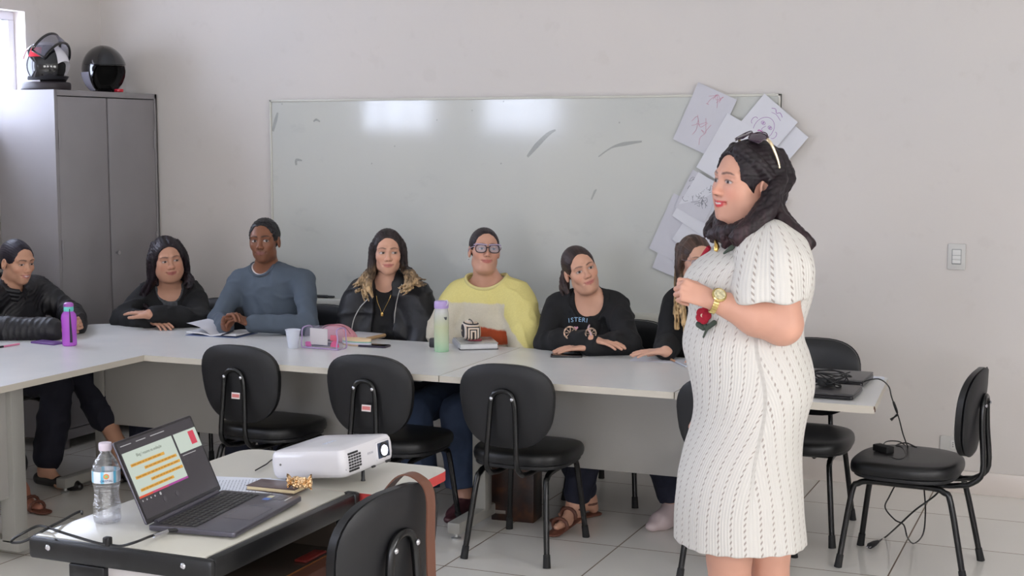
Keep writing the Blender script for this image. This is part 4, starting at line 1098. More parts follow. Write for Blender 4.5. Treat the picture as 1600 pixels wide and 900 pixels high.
# pink pen at the far left
p0 = at_desk(-6, 545); p1 = at_desk(30, 539)
pn = thing('pen', 'pink pen with a dark tip at the left end of the desk', 'pen', (p0.x, p0.y, TT))
d_ = p1 - p0; d_.z = 0
MB().tube([Vector((0, 0, 0.005)) + d_ * 0.28, Vector((0, 0, 0.005)) + d_], 0.0042, 10).build('barrel', mat('pink_plastic', (220, 130, 160), 0.35), pn)
MB().tube([Vector((0, 0, 0.0055)), Vector((0, 0, 0.005)) + d_ * 0.3], 0.0048, 10).build('grip', m_phb, pn)

# open notebook in front of the person in the grey sweater
nbk = thing('open_notebook', 'open notebook lying under the clasped hands in the grey sweater', 'notebook', tuple(at_desk(348, 522)), R(2))
nbk.location.z = TT
m_pages = mat('notebook_pages', (214, 214, 216), 0.7, var=0.03, vscale=60, stretch=(1, 12, 1))
def page(sgn, lift):
    g_ = []
    for v in np.linspace(-0.10, 0.085, 6):
        g_.append([(sgn * u * 0.135, v, 0.007 + lift * (u * 1.6) * (1 - 0.4 * u) + 0.008 * math.sin(min(u, 0.5) * PI)) for u in np.linspace(0, 1, 9)])
    return g_
MB().grid(page(-1, 0.004), thick=(0, 0, -0.006)).build('left_pages', m_pages, nbk)
MB().grid(page(1, 0.0), thick=(0, 0, -0.006)).build('right_pages', m_pages, nbk)
MB().grid(page(-1, 0.045)).build('turned_page', mat('turned_page', (206, 206, 214), 0.7), nbk)
MB().box2((-0.14, -0.103, 0.0), (0.14, 0.088, 0.0025), 0.001).build('cover', mat('blue_grey_cover', (96, 110, 150), 0.5), nbk)
pe = MB().tube([at_desk(346, 524, 0.018), at_desk(363, 517.5, 0.020)], 0.0038, 8); tag(pe.build('pen', mat('dark_pen', (40, 44, 60), 0.3)), 'dark pen lying across the open notebook', 'pen')

# plastic cup
m_cup = bpy.data.materials.new('frosted_cup'); m_cup.use_nodes = True
t = NT(m_cup); t.p.inputs['Base Color'].default_value = lin((226, 230, 240)); t.p.inputs['Roughness'].default_value = 0.3
t.p.inputs['Transmission Weight'].default_value = 0.0; t.p.inputs['Alpha'].default_value = 0.72
p_ = at_desk(458, 544)
cp = MB().lathe([(0.0, 0.002), (0.021, 0.0), (0.0225, 0.004), (0.026, 0.035), (0.0275, 0.040), (0.031, 0.072), (0.0335, 0.080), (0.0345, 0.083), (0.0335, 0.084), (0.0305, 0.072), (0.027, 0.041), (0.022, 0.006), (0, 0.006)], 36, cap0=False, cap1=False).build('plastic_cup', m_cup)
cp.location = (p_.x, p_.y, TT); tag(cp, 'translucent white disposable cup left of the clear pencil case', 'cup')

# clear pencil case
m_pvc = bpy.data.materials.new('clear_vinyl'); m_pvc.use_nodes = True
t = NT(m_pvc); t.p.inputs['Base Color'].default_value = lin((190, 180, 200)); t.p.inputs['Roughness'].default_value = 0.08; t.p.inputs['Alpha'].default_value = 0.20
m_piping = mat('lilac_piping', (172, 148, 190), 0.4)
p_ = at_desk(503, 545)
pcs = thing('pencil_case', 'clear vinyl pencil case with lilac piping and pens inside', 'pencil case', (p_.x, p_.y + 0.02, TT), R(-4))
LW, LD, LH = 0.185, 0.07, 0.098
def soft(mb, w, d, h, z0=0.0, wob=0.004, e=4, T=None):
    rings = []
    for i, (s_, z) in enumerate([(0.02, 0), (0.94, 0), (1, 0.006), (1.02, h * 0.4), (0.98, h * 0.75), (0.90, h * 0.94), (0.7, h), (0.02, h)]):
        rings.append([(x * s_ + wob * math.sin(i + x * 40), y * s_, z0 + z) for x, y in superell(w, d, e, 36)])
    mb.rings(rings, T); return mb
soft(MB(), LW, LD, LH).build('vinyl_body', m_pvc, pcs)
mb = MB()
for sx in (-1, 1):
    mb.tube([(sx * LW / 2, -LD / 2, 0.004), (sx * LW / 2 * 1.02, -LD / 2, LH * 0.5), (sx * LW / 2 * 0.97, -LD / 2 * 0.9, LH * 0.92), (sx * LW / 2 * 0.95, LD / 2 * 0.9, LH * 0.92), (sx * LW / 2, LD / 2, LH * 0.5), (sx * LW / 2, LD / 2, 0.004)], 0.0032, 8, smooth=4, closed=True)
mb.tube([(-LW / 2, -LD / 2, 0.004), (LW / 2, -LD / 2, 0.004)], 0.003, 8)
mb.build('piping', m_piping, pcs)
MB().box((-0.012, -LD / 2 + 0.012, 0.054), (0.092, 0.004, 0.072), 0.001).build('card', mat('card_white', (214, 210, 206), 0.6), pcs)
MB().prism([(0.02 * math.cos(a) + 0.07, 0.028 * math.sin(a)) for a in np.linspace(0, PI, 12)], -0.004, 0.004, T=TR((0, -LD / 2 + 0.014, 0.012), 0, PI / 2)).build('pink_ruler', mat('hot_pink', (232, 60, 130), 0.4), pcs)
MB().box((0.068, -LD / 2 + 0.012, 0.052), (0.038, 0.006, 0.026), 0.003).build('red_eraser', mat('coral_red', (226, 70, 96), 0.45), pcs)
MB().box((-0.068, -LD / 2 + 0.012, 0.018), (0.030, 0.012, 0.022), 0.005).build('pink_eraser', mat('magenta_eraser', (216, 70, 160), 0.5), pcs)
mb = MB()
for k, (z, y) in enumerate(((0.012, -0.02), (0.014, -0.008), (0.02, 0.004), (0.034, 0.0))): mb.tube([(-0.05, y, z), (0.06, y + 0.004, z + 0.004)], 0.004, 8)
mb.build('pens', mat('dark_slate_plastic', (60, 66, 78), 0.4), pcs)

# pink soft pencil case behind
p_ = at_desk(528, 537)
pk = thing('pencil_case', 'pink padded pencil case behind the clear one', 'pencil case', (p_.x - 0.03, p_.y + 0.055, TT), R(-10))
m_pink = mat('dusty_pink_fabric', (206, 142, 152), 0.75, bump=0.2, bscale=200, bdist=0.0008)
rings = []
for i in range(17):
    u = i / 16; x = (u - 0.5) * 0.20; hh = 0.082 * math.sin(PI * (0.08 + 0.84 * u)) ** 0.55; dd = 0.065 * math.sin(PI * (0.06 + 0.88 * u)) ** 0.4
    rings.append([(x, dd / 2 * math.copysign(abs(math.cos(a)) ** 0.6, math.cos(a)), hh / 2 + hh / 2 * math.copysign(abs(math.sin(a)) ** 0.6, math.sin(a))) for a in np.linspace(0, 2 * PI, 24, endpoint=False)])
MB().rings(rings).build('fabric_body', m_pink, pk)
MB().tube([(-0.095, -0.012, 0.035), (-0.07, -0.020, 0.068), (0, -0.024, 0.082), (0.06, -0.024, 0.074), (0.09, -0.022, 0.045)], 0.0022, 6, smooth=4).build('zip', mat('zip_dark_pink', (150, 92, 104), 0.6), pk)
# striped ribbon roll
m_rib = bpy.data.materials.new('striped_ribbon'); m_rib.use_nodes = True
t = NT(m_rib); tc = t.new('ShaderNodeTexCoord'); sp = t.new('ShaderNodeSeparateXYZ'); t.link(tc.outputs['Object'], sp.inputs[0])
rr_ = t.ramp(t.math('DIVIDE', sp.outputs[2], 0.032), [(0.0, lin((206, 176, 150))), (0.25, lin((210, 208, 224))), (0.48, lin((136, 184, 172))), (0.66, lin((232, 204, 166)))])
rr_.node.color_ramp.interpolation = 'CONSTANT'; t.link(rr_, t.p.inputs['Base Color']); t.p.inputs['Roughness'].default_value = 0.6
p_ = at_desk(556, 540)
rb = thing('ribbon_loop', 'striped ribbon loop in cream, green and lilac beside the pencil cases', 'ribbon', (p_.x, p_.y + 0.01, TT), R(-4))
mb = MB(); loop = [(0.075 * math.cos(a) * 1.0, 0.030 * math.sin(a), 0) for a in np.linspace(0, 2 * PI, 36, endpoint=False)]
g_ = [[Vector((x, y, 0.001)), Vector((x, y, 0.032)), Vector((x * 0.97, y * 0.93, 0.032)), Vector((x * 0.97, y * 0.93, 0.001))] for x, y, z in loop]
mb.rings(g_, closed=True); mb.build('ribbon', m_rib, rb)
# closed notebook behind
p_ = at_desk(560, 531)
nb2 = thing('notebook', 'white notebook with a tan edge in front of the long fair hair', 'notebook', (p_.x - 0.01, p_.y + 0.05, TT), R(-6))
MB().box((0, 0, 0.009), (0.15, 0.15, 0.016), 0.001).build('pages', m_pages, nb2)
mb = MB(); mb.box((0, 0, 0.018), (0.155, 0.155, 0.002), 0.0008); mb.box((0, 0, 0.001), (0.155, 0.155, 0.002), 0.0008); mb.build('cover', mat('pale_cover', (208, 204, 206), 0.5), nb2)
MB().tube([(0.078, -0.075, 0.011), (0.078, 0.075, 0.011)], 0.0085, 8).build('spine', mat('tan_spine', (186, 152, 112), 0.6), nb2)

# tall green bottle
p_ = at_desk(690, 549)
gb = thing('water_bottle', 'tall frosted green water bottle with a lilac lid', 'bottle', (p_.x, p_.y, TT))
m_gb = bpy.data.materials.new('frosted_green_bottle'); m_gb.use_nodes = True
t = NT(m_gb); tc = t.new('ShaderNodeTexCoord'); sp = t.new('ShaderNodeSeparateXYZ'); t.link(tc.outputs['Object'], sp.inputs[0])
cc = t.ramp(t.math('DIVIDE', sp.outputs[2], 0.2), [(0.0, lin((176, 220, 182))), (0.25, lin((204, 222, 188))), (0.55, lin((208, 214, 176))), (0.9, lin((214, 214, 214)))])
t.link(cc, t.p.inputs['Base Color']); t.p.inputs['Roughness'].default_value = 0.15; t.p.inputs['Alpha'].default_value = 0.66
MB().lathe([(0, 0.002), (0.030, 0.0), (0.0325, 0.004), (0.0325, 0.150), (0.0315, 0.168), (0.0285, 0.184), (0.0285, 0.192), (0, 0.192)], 36).build('body', m_gb, gb)
MB().lathe([(0, 0.0), (0.029, 0.0)], 4) if False else None
MB().lathe([(0, 0.190), (0.0305, 0.190), (0.0315, 0.193), (0.0315, 0.216), (0.029, 0.2215), (0, 0.2225)], 36).build('lid', mat('lilac_lid', (184, 160, 212), 0.4), gb)
va = math.atan2(-p_.y, -p_.x)
T_ = Matrix.Rotation(va + 0.75, 4, 'Z')
MB().tube([(0.030, 0, 0.203), (0.038, 0, 0.210), (0.040, 0, 0.219), (0.034, 0, 0.226), (0.024, 0, 0.222)], 0.0028, 8, T=T_, smooth=4).build('carry_loop', mat('white_loop', (214, 206, 220), 0.4), gb)
mb = MB(); T2 = Matrix.Rotation(va + 0.55, 4, 'Z') @ Matrix.Translation((0.0322, 0, 0.148)) @ Matrix.Rotation(PI / 2, 4, 'Z') @ Matrix.Rotation(PI / 2, 4, 'X')
mb.prism([(-0.008, 0.006), (-0.004, -0.002), (0, -0.007), (0.006, -0.006), (0.008, 0.006)], 0, 0.0012, T=T2); mb.build('printed_logo', mat('print_dark', (66, 70, 74), 0.5), gb)
# little dark box
p_ = at_desk(669, 543)
bxk = thing('power_adapter', 'small dark grey box behind the tall green bottle', 'adapter', (p_.x + 0.02, p_.y + 0.03, TT), R(20))
MB().box((0, 0, 0.02), (0.05, 0.045, 0.038), 0.005).build('casing', mat('dark_grey_plastic', (44, 44, 50), 0.4), bxk)
MB().prism(rrect(0.03, 0.026, 0.004), 0.0385, 0.0405, 0.0006).build('top_panel', mat('dark_grey_gloss', (36, 36, 42), 0.2), bxk)

# planner with striped pouch
pl = thing('spiral_planner', 'thick spiral planner under the striped pouch', 'planner', tuple(at_desk(738, 543)), R(33))
pl.location.z = TT; pl.location.y += 0.035
MB().box((0, 0, 0.014), (0.165, 0.205, 0.022), 0.001).build('pages', m_pages, pl)
m_plc = mat('marbled_cover', (160, 160, 158), 0.25, var=0.5, vscale=18)
mb = MB(); mb.box((0, 0, 0.027), (0.172, 0.212, 0.003), 0.001); mb.build('top_cover', m_plc, pl)
MB().box((0, 0, 0.0015), (0.172, 0.212, 0.003), 0.001).build('bottom_cover', m_phb, pl)
mb = MB()
for k in range(22):
    y = -0.095 + k * 0.009
    mb.tube([(-0.082 + 0.010 * math.cos(a), y, 0.014 + 0.015 * math.sin(a)) for a in np.linspace(0, 2 * PI, 12, endpoint=False)], 0.0009, 5, closed=True)
mb.build('spiral_binding', mat('white_wire', (180, 180, 186), 0.3), pl)
m_str = bpy.data.materials.new('striped_fabric'); m_str.use_nodes = True
t = NT(m_str); tc = t.new('ShaderNodeTexCoord'); sp = t.new('ShaderNodeSeparateXYZ'); t.link(tc.outputs['Object'], sp.inputs[0])
geo = t.new('ShaderNodeNewGeometry')
sx_ = t.math('ABSOLUTE', sp.outputs[0]); 
fr_ = t.math('FRACT', t.math('MULTIPLY', t.math('MAXIMUM', t.math('MULTIPLY', sx_, 1.0), t.math('SUBTRACT', sp.outputs[2], 0.034)), 95))
cc = t.ramp(fr_, [(0.0, lin((46, 40, 42))), (0.40, lin((218, 196, 172))), (0.75, lin((226, 214, 204)))])
cc.node.color_ramp.interpolation = 'CONSTANT'; t.link(cc, t.p.inputs['Base Color']); t.p.inputs['Roughness'].default_value = 0.8
po = thing('striped_pouch', 'black and cream striped pouch standing on the spiral planner', 'pouch', (pl.location.x - 0.028, pl.location.y + 0.012, TT + 0.029), R(33)); po.scale = (1.15, 1.15, 1.12)
rings = []
for i in range(15):
    u = i / 14; y = (u - 0.5) * 0.135; k = math.sin(PI * (0.07 + 0.86 * u)) ** 0.25
    ring = []
    for a in np.linspace(0, 2 * PI, 30, endpoint=False):
        ca, sa = math.cos(a), math.sin(a); e_ = 0.55 if sa < 0 else 0.75
        ring.append((0.036 * k * math.copysign(abs(ca) ** e_, ca), y, 0.038 + 0.038 * k * math.copysign(abs(sa) ** e_, sa)))
    rings.append(ring)
MB().rings(rings).build('fabric_body', m_str, po)
MB().tube([(0, -0.06, 0.062), (0, -0.04, 0.0765), (0, 0.04, 0.0765), (0, 0.06, 0.062)], 0.002, 6, smooth=4).build('zip', mat('zip_black', (40, 36, 38), 0.5), po)
rp = thing('lip_balm', 'small red case lying on the spiral planner', 'case', tuple(at_desk(742, 532, 0.03)), R(10))
rp.location.z = TT + 0.029
MB().prism(rrect(0.062, 0.026, 0.010), 0, 0.009, 0.003).build('case', mat('dark_red_case', (150, 60, 74), 0.35), rp)
MB().prism(rrect(0.030, 0.014, 0.005), 0.0088, 0.0098, 0.0003).build('printed_label', mat('pink_print', (206, 130, 140), 0.4), rp)

# sheet and pen near the standing person
p_ = at_desk(1034, 563)
flat_sheet((p_.x, p_.y + 0.0), R(6), 0.25, 0.13, TT, 'white sheet on the desk beside the white dress', 'sheet on the right of the back desk', lines=False)
p0 = at_desk(1046, 561.5, 0.004); p1 = at_desk(1056, 566, 0.004); p2 = at_desk(1076, 566, 0.004)
pn = thing('pen', 'tan and clear pen lying on the sheet beside the white dress', 'pen', (p1.x, p1.y, TT + 0.002))
MB().tube([(p0 - p1) * 1.0 + Vector((0, 0, 0.005)), Vector((0, 0, 0.005))], 0.0045, 10).build('cap', mat('tan_plastic', (196, 148, 112), 0.4), pn)
MB().tube([Vector((0, 0, 0.005)), (p0 - p1) * -1.6 + Vector((0, 0, 0.005))], 0.004, 10).build('barrel', mat('clear_pen', (190, 196, 206), 0.3), pn)

# two closed laptops with charger
def closed_laptop(c, ang, w, d, label, h=0.022):
    t_ = thing('laptop', label, 'laptop', (c[0], c[1], TT), ang, 'closed laptops on the end desk')
    MB().prism(rrect(w, d, 0.010), 0.003, h - 0.008, 0.003).build('base', m_lapd, t_)
    MB().prism(rrect(w, d, 0.010), h - 0.0075, h, 0.003).build('lid', mat('dark_lid', (70, 68, 70), 0.35, 0.3), t_)
    mb = MB()
    for sx in (-1, 1):
        for sy in (-1, 1): mb.cyl((sx * (w / 2 - 0.03), sy * (d / 2 - 0.03), 0), (sx * (w / 2 - 0.03), sy * (d / 2 - 0.03), 0.004), 0.007, n=10)
    mb.build('rubber_feet', m_rub, t_); return t_
q_ = atz(1357, 603, TT)
closed_laptop((q_.x - 0.1725, 5.21), R(0), 0.345, 0.215, 'closed dark laptop nearer the camera under the charger coil')
closed_laptop((-1.04, 5.50), R(-1), 0.38, 0.235, 'closed dark laptop at the back edge of the end desk, plugged in', 0.028)
wht = flat_sheet((-0.86, 5.63), R(10), 0.10, 0.07, TT, 'scrap of white paper at the back right corner of the end desk', 'scrap on the end desk', lines=False)
ck = thing('charger_coil', 'coiled black charger on the nearer closed laptop', 'charger', (atz(1322, 594, TT).x, 5.24, TT + 0.022))
mb = MB(); rg = random.Random(4); pts = []
for k in range(70):
    a = k * 0.55; r_ = 0.052 + 0.022 * math.sin(k * 0.37) + rg.uniform(-0.006, 0.006)
    pts.append((r_ * math.cos(a) * 0.95, 0.032 * math.sin(a) + 0.014 * math.sin(k * 0.3), 0.030 + 0.026 * math.sin(a * 0.5 + k * 0.11) + rg.uniform(-0.004, 0.004)))
mb.tube(pts, 0.0024, 6, smooth=3); mb.build('cable', m_cable, ck)
MB().box((-0.018, -0.004, 0.018), (0.062, 0.036, 0.030), 0.006, rot=rotm(0, 0, 0.4)).build('charger_brick', m_rub, ck)
MB().tube([(-0.04, -0.03, 0.012), (-0.09, -0.05, 0.004), (-0.15, -0.045, 0.003)], 0.003, 6, smooth=4).build('plug_lead', m_cable, ck)

YC = 5.27
cbl = thing('laptop_charger', 'black laptop charger hanging from the desk end to the chair seat and floor', 'charger', (-0.70, 5.5, 0))
o = Vector(cbl.location)
Pp = [(-0.862, 5.45, TT + 0.014), atx(1372, 592, -0.78), aty(1388, 603, 5.42), aty(1393, 620, 5.42), aty(1400, 640, 5.44), aty(1405, 655, 5.46), aty(1410, 675, 5.49), aty(1415, 690, 5.51)]
seatp = lambda x, y, dz=0.006: atz(x, y, SZ + dz)
Pp += [seatp(1418, 699), seatp(1405, 690), seatp(1385, 690), seatp(1378, 700)]
MB().tube([Vector(p_) - o for p_ in Pp], 0.0024, 8, smooth=6).build('output_lead', m_cable, cbl)
MB().tube([aty(1396, 628, 5.43) - o, aty(1402, 645, 5.45) - o], [0.004, 0.0055, 0.004], 8, smooth=3).build('ferrite', m_cable, cbl)
MB().tube([aty(1402, 648, 5.45) - o, aty(1397, 652, 5.45) - o, aty(1392, 656, 5.45) - o], [0.005, 0.003, 0.006], 8).build('velcro_tie', m_cable, cbl)
q = seatp(1380, 708, 0)
MB().box(Vector((q.x, q.y, SZ + 0.018)) - o, (0.040, 0.078, 0.026), 0.004, rot=rotm(0, 0, 0.9)).build('charger_brick', m_rub, cbl)
fl_ = lambda x, y, z=0.004: atz(x, y, z)
P2 = [seatp(1390, 714), seatp(1405, 718), seatp(1415, 712), seatp(1410, 700), seatp(1400, 696), seatp(1415, 692), seatp(1432, 699)]
MB().tube([p_ - o for p_ in P2], 0.0028, 8, smooth=6).build('seat_loop', m_cable, cbl)
P3 = [aty(1402, 752, 5.50), aty(1390, 775, 5.46), aty(1383, 793, 5.44), aty(1398, 812, 5.40), aty(1412, 820, 5.36), aty(1418, 840, 5.3), fl_(1428, 849, 0.004), aty(1442, 835, 5.36), aty(1446, 800, 5.42), aty(1444, 765, 5.5)]
MB().tube([p_ - o for p_ in P3], 0.0028, 8, smooth=6).build('under_seat_loop', m_cable, cbl)
P4 = [aty(1476, 757, 5.52), aty(1460, 775, 5.45), aty(1430, 797, 5.4), aty(1405, 820, 5.35), fl_(1385, 838, 0.01), fl_(1371, 847, 0.012)]
MB().tube([p_ - o for p_ in P4], 0.0034, 8, smooth=6).build('mains_lead', m_cable, cbl)
e0, e1 = fl_(1372, 846, 0.014), fl_(1359, 853, 0.012)
MB().tube([e0 - o, e0.lerp(e1, 0.5) - o, e1 - o], [0.006, 0.012, 0.013], 10).build('mains_plug', m_rub, cbl)
dd = (e1 - e0).normalized(); sd = Vector((-dd.y, dd.x, 0)) * 0.008
mb = MB()
for s2 in (-1, 0, 1): mb.tube([e1 + sd * s2 - o, e1 + sd * s2 + dd * 0.018 - o], 0.0022, 8)
mb.build('plug_pins', m_chrome, cbl)
# ================================================================== SCULPTING TOOLS (smooth unions of rounded limbs, turned into a mesh)
F32 = np.float32
def V(*a): return np.array(a, dtype=np.float64)
def nrm(v): v = np.asarray(v, float); return v / (np.linalg.norm(v) + 1e-12)
def frame(fwd, up):
    """columns: side, fwd, up (orthonormal)"""
    f = nrm(fwd); s = nrm(np.cross(f, up)); u = np.cross(s, f); return np.stack([s, f, u], 1)
def euler_np(yaw, pitch, roll):
    """head turn: faces -Y at rest; yaw turns towards +X, pitch>0 looks up, roll>0 tips the crown towards +X"""
    cy, sy = math.cos(yaw), math.sin(yaw); cp, sp = math.cos(pitch), math.sin(pitch); cr, sr = math.cos(roll), math.sin(roll)
    Rz = np.array([[cy, -sy, 0], [sy, cy, 0], [0, 0, 1]]); Rx = np.array([[1, 0, 0], [0, cp, sp], [0, -sp, cp]]); Ry = np.array([[cr, 0, sr], [0, 1, 0], [-sr, 0, cr]])
    return Rz @ Rx @ Ry

class SDF:
    def __init__(s): s.ops = []
    def cap(s, a, b, ra, rb, k=0.02, op='u', sq=None):
        """tapered capsule; sq = (axis, factor): flattened along axis by the factor (<1)"""
        a = np.asarray(a, float); b = np.asarray(b, float)
        f = 1.0 if sq is None else sq[1]
        s.ops.append(('cap', op, k, (a + b) / 2, np.linalg.norm(b - a) / 2 + max(ra, rb) * max(1, 1 / max(f, .3) if f < 1 else f) + 0.002, (a, b, ra, rb, None if sq is None else (nrm(sq[0]), f)))); return s
    def chain(s, pts, rs, k=0.02, op='u', sq=None):
        for i in range(len(pts) - 1): s.cap(pts[i], pts[i + 1], rs[i], rs[i + 1], k, op, sq)
        return s
    def ell(s, c, r, rot=None, k=0.02, op='u'):
        c = np.asarray(c, float); s.ops.append(('ell', op, k, c, max(r) + 0.002, (c, np.asarray(r, float), np.eye(3) if rot is None else np.asarray(rot)))); return s
    def plane(s, p, n, k=0.004):
        """keep the side the normal points away from"""
        s.ops.append(('pl', 'i', k, None, None, (np.asarray(p, float), nrm(n)))); return s
    def ev(s, P, band=0.06, lo=None, hi=None):
        d = np.full(len(P), 1.0, F32)
        if lo is None: lo, hi = P.min(0), P.max(0)
        for typ, op, k, c, r, q in s.ops:
            if c is not None:
                g = np.maximum(0, np.maximum(lo - c, c - hi)); dist = math.sqrt(float((g * g).sum()))
                if dist > r + k + band: continue
            if typ == 'cap':
                a, b, ra, rb, sq = q; ab = b - a; L2 = float(ab @ ab) + 1e-12; pa = P - a.astype(F32)
                t = np.clip(pa @ ab.astype(F32) / L2, 0, 1); v = pa - t[:, None] * ab.astype(F32)
                if sq is not None:
                    n_, f_ = sq; pr = v @ n_.astype(F32); v = v + (pr * (1 / f_ - 1))[:, None] * n_.astype(F32)
                    e = (np.sqrt((v * v).sum(1)) - (ra + (rb - ra) * t)) * (0.5 + 0.5 * min(f_, 1))
                else: e = np.sqrt((v * v).sum(1)) - (ra + (rb - ra) * t)
            elif typ == 'ell':
                c_, rr, M_ = q; v = (P - c_.astype(F32)) @ M_.astype(F32); k0 = np.sqrt(((v / rr.astype(F32)) ** 2).sum(1)); k1 = np.sqrt(((v / (rr * rr).astype(F32)) ** 2).sum(1)) + 1e-9
                e = k0 * (k0 - 1) / k1
            else:
                p_, n_ = q; e = (P - p_.astype(F32)) @ n_.astype(F32)
            if op == 'u':
                h = np.clip(0.5 + 0.5 * (e - d) / k, 0, 1); d = e * (1 - h) + d * h - k * h * (1 - h)
            else:
                e2 = -e if op == 's' else e
                h = np.clip(0.5 - 0.5 * (e2 - d) / k, 0, 1); d = e2 * (1 - h) + d * h + k * h * (1 - h)
        return d.astype(F32)
    def bounds(s):
        lo = np.min([c - r for _, op, _, c, r, _ in s.ops if c is not None and op == 'u'], 0); hi = np.max([c + r for _, op, _, c, r, _ in s.ops if c is not None and op == 'u'], 0)
        return lo - 0.02, hi + 0.02

def fbm(P, sc, seed=0, oct=2):
    """smooth value noise"""
    out = np.zeros(len(P), F32); amp = 1.0
    for o in range(oct):
        Q = P * (sc * 2 ** o) + seed * 17.3 + o * 5.1; i = np.floor(Q).astype(np.int64); f = (Q - i).astype(F32); f = f * f * (3 - 2 * f)
        def h(dx, dy, dz):
            n = ((i[:, 0] + dx) * 73856093) ^ ((i[:, 1] + dy) * 19349663) ^ ((i[:, 2] + dz) * 83492791); n = (n ^ (n >> 13)) * 1274126177
            return ((n & 0xffff) / 65535.0 * 2 - 1).astype(F32)
        x0 = h(0, 0, 0) * (1 - f[:, 0]) + h(1, 0, 0) * f[:, 0]; x1 = h(0, 1, 0) * (1 - f[:, 0]) + h(1, 1, 0) * f[:, 0]
        x2 = h(0, 0, 1) * (1 - f[:, 0]) + h(1, 0, 1) * f[:, 0]; x3 = h(0, 1, 1) * (1 - f[:, 0]) + h(1, 1, 1) * f[:, 0]
        out += amp * ((x0 * (1 - f[:, 1]) + x1 * f[:, 1]) * (1 - f[:, 2]) + (x2 * (1 - f[:, 1]) + x3 * f[:, 1]) * f[:, 2]); amp *= 0.5
    return out

def polygonize(sdf, h, lo=None, hi=None, disp=None, keep=None, B=8):
    """surface nets on the blocks of a grid that the surface crosses -> verts, quads"""
    if lo is None: lo, hi = sdf.bounds()
    lo = np.asarray(lo, float); hi = np.asarray(hi, float); S = B * h
    nb = np.maximum(1, np.ceil((hi - lo) / S).astype(int))
    g = np.stack(np.meshgrid(*[np.arange(n) for n in nb], indexing='ij'), -1).reshape(-1, 3)
    cen = (lo + (g + 0.5) * S).astype(F32)
    d = np.concatenate([sdf.ev(c_, band=S * 1.6) for c_ in np.array_split(cen, max(1, len(cen) // 4000))])
    g = g[np.abs(d) < S * 1.25]
    if keep is not None and len(g): g = g[keep((lo + (g + 0.5) * S), S)]
    if not len(g): return np.zeros((0, 3)), np.zeros((0, 4), int)
    # spatial order
    key = (g[:, 0] // 3) * 1000000 + (g[:, 1] // 3) * 1000 + (g[:, 2] // 3); g = g[np.argsort(key, kind='stable')]
    off = np.stack(np.meshgrid(*[np.arange(B + 1)] * 3, indexing='ij'), -1).reshape(-1, 3)
    Vv, K, E = [], [], []
    N = nb * B + 2
    def ckey(c): return (c[..., 0] + 1) * (N[1] + 2) * (N[2] + 2) + (c[..., 1] + 1) * (N[2] + 2) + (c[..., 2] + 1)
    edges = [((0, 0, 0), (1, 0, 0)), ((0, 1, 0), (1, 1, 0)), ((0, 0, 1), (1, 0, 1)), ((0, 1, 1), (1, 1, 1)), ((0, 0, 0), (0, 1, 0)), ((1, 0, 0), (1, 1, 0)), ((0, 0, 1), (0, 1, 1)), ((1, 0, 1), (1, 1, 1)), ((0, 0, 0), (0, 0, 1)), ((1, 0, 0), (1, 0, 1)), ((0, 1, 0), (0, 1, 1)), ((1, 1, 0), (1, 1, 1))]
    for ch in np.array_split(g, max(1, len(g) // 12)):
        gp = (ch[:, None, :] * B + off[None]); P = (lo + gp * h).astype(F32).reshape(-1, 3)
        val = sdf.ev(P)
        if disp is not None: val = val + disp(P, val)
        val = val.reshape(len(ch), B + 1, B + 1, B + 1)
        cs = {}
        for dx in (0, 1):
            for dy in (0, 1):
                for dz in (0, 1): cs[(dx, dy, dz)] = val[:, dx:B + dx, dy:B + dy, dz:B + dz]
        sg = sum((c_ < 0).astype(np.int8) for c_ in cs.values()); act = (sg > 0) & (sg < 8)
        idx = np.nonzero(act)
        if not len(idx[0]): continue
        cell = np.stack(idx[1:], 1) + ch[idx[0]] * B
        acc = np.zeros((len(cell), 3)); cnt = np.zeros(len(cell)); cv = {k_: v_[idx] for k_, v_ in cs.items()}
        for a, b in edges:
            va, vb = cv[a], cv[b]; m = (va < 0) != (vb < 0); t = np.where(m, va / np.where(m, va - vb, 1), 0)
            pt = np.array(a) + t[:, None] * (np.array(b) - np.array(a)); acc += pt * m[:, None]; cnt += m
        Vv.append(lo + (cell + acc / cnt[:, None]) * h); K.append(cell)
        s0 = cv[(0, 0, 0)] < 0
        E.append(np.stack([s0, cv[(1, 0, 0)] < 0, cv[(0, 1, 0)] < 0, cv[(0, 0, 1)] < 0], 1))
    if not Vv: return np.zeros((0, 3)), np.zeros((0, 4), int)
    Vv = np.concatenate(Vv); K = np.concatenate(K); E = np.concatenate(E); kk = ckey(K); od = np.argsort(kk); ks = kk[od]
    def look(c):
        q = ckey(c); p = np.searchsorted(ks, q); p = np.minimum(p, len(ks) - 1); ok = ks[p] == q; return np.where(ok, od[p], -1)
    Q = []
    ax = np.eye(3, dtype=int)
    for a in range(3):
        m = E[:, 0] != E[:, a + 1]; c_ = K[m]; b1, b2 = ax[(a + 1) % 3], ax[(a + 2) % 3]
        q = np.stack([look(c_), look(c_ - b1), look(c_ - b1 - b2), look(c_ - b2)], 1); fl = ~E[m, 0]
        q[fl] = q[fl][:, ::-1]; Q.append(q[(q >= 0).all(1)])
    Q = np.concatenate(Q)
    # one relaxing step evens the grid pattern out
    nbr = np.zeros((len(Vv), 3)); cn = np.zeros(len(Vv))
    for i in range(4):
        np.add.at(nbr, Q[:, i], Vv[Q[:, (i + 1) % 4]] + Vv[Q[:, (i - 1) % 4]]); np.add.at(cn, Q[:, i], 2)
    ok = cn > 0; Vv[ok] = Vv[ok] * 0.45 + 0.55 * nbr[ok] / cn[ok][:, None]
    return Vv, Q

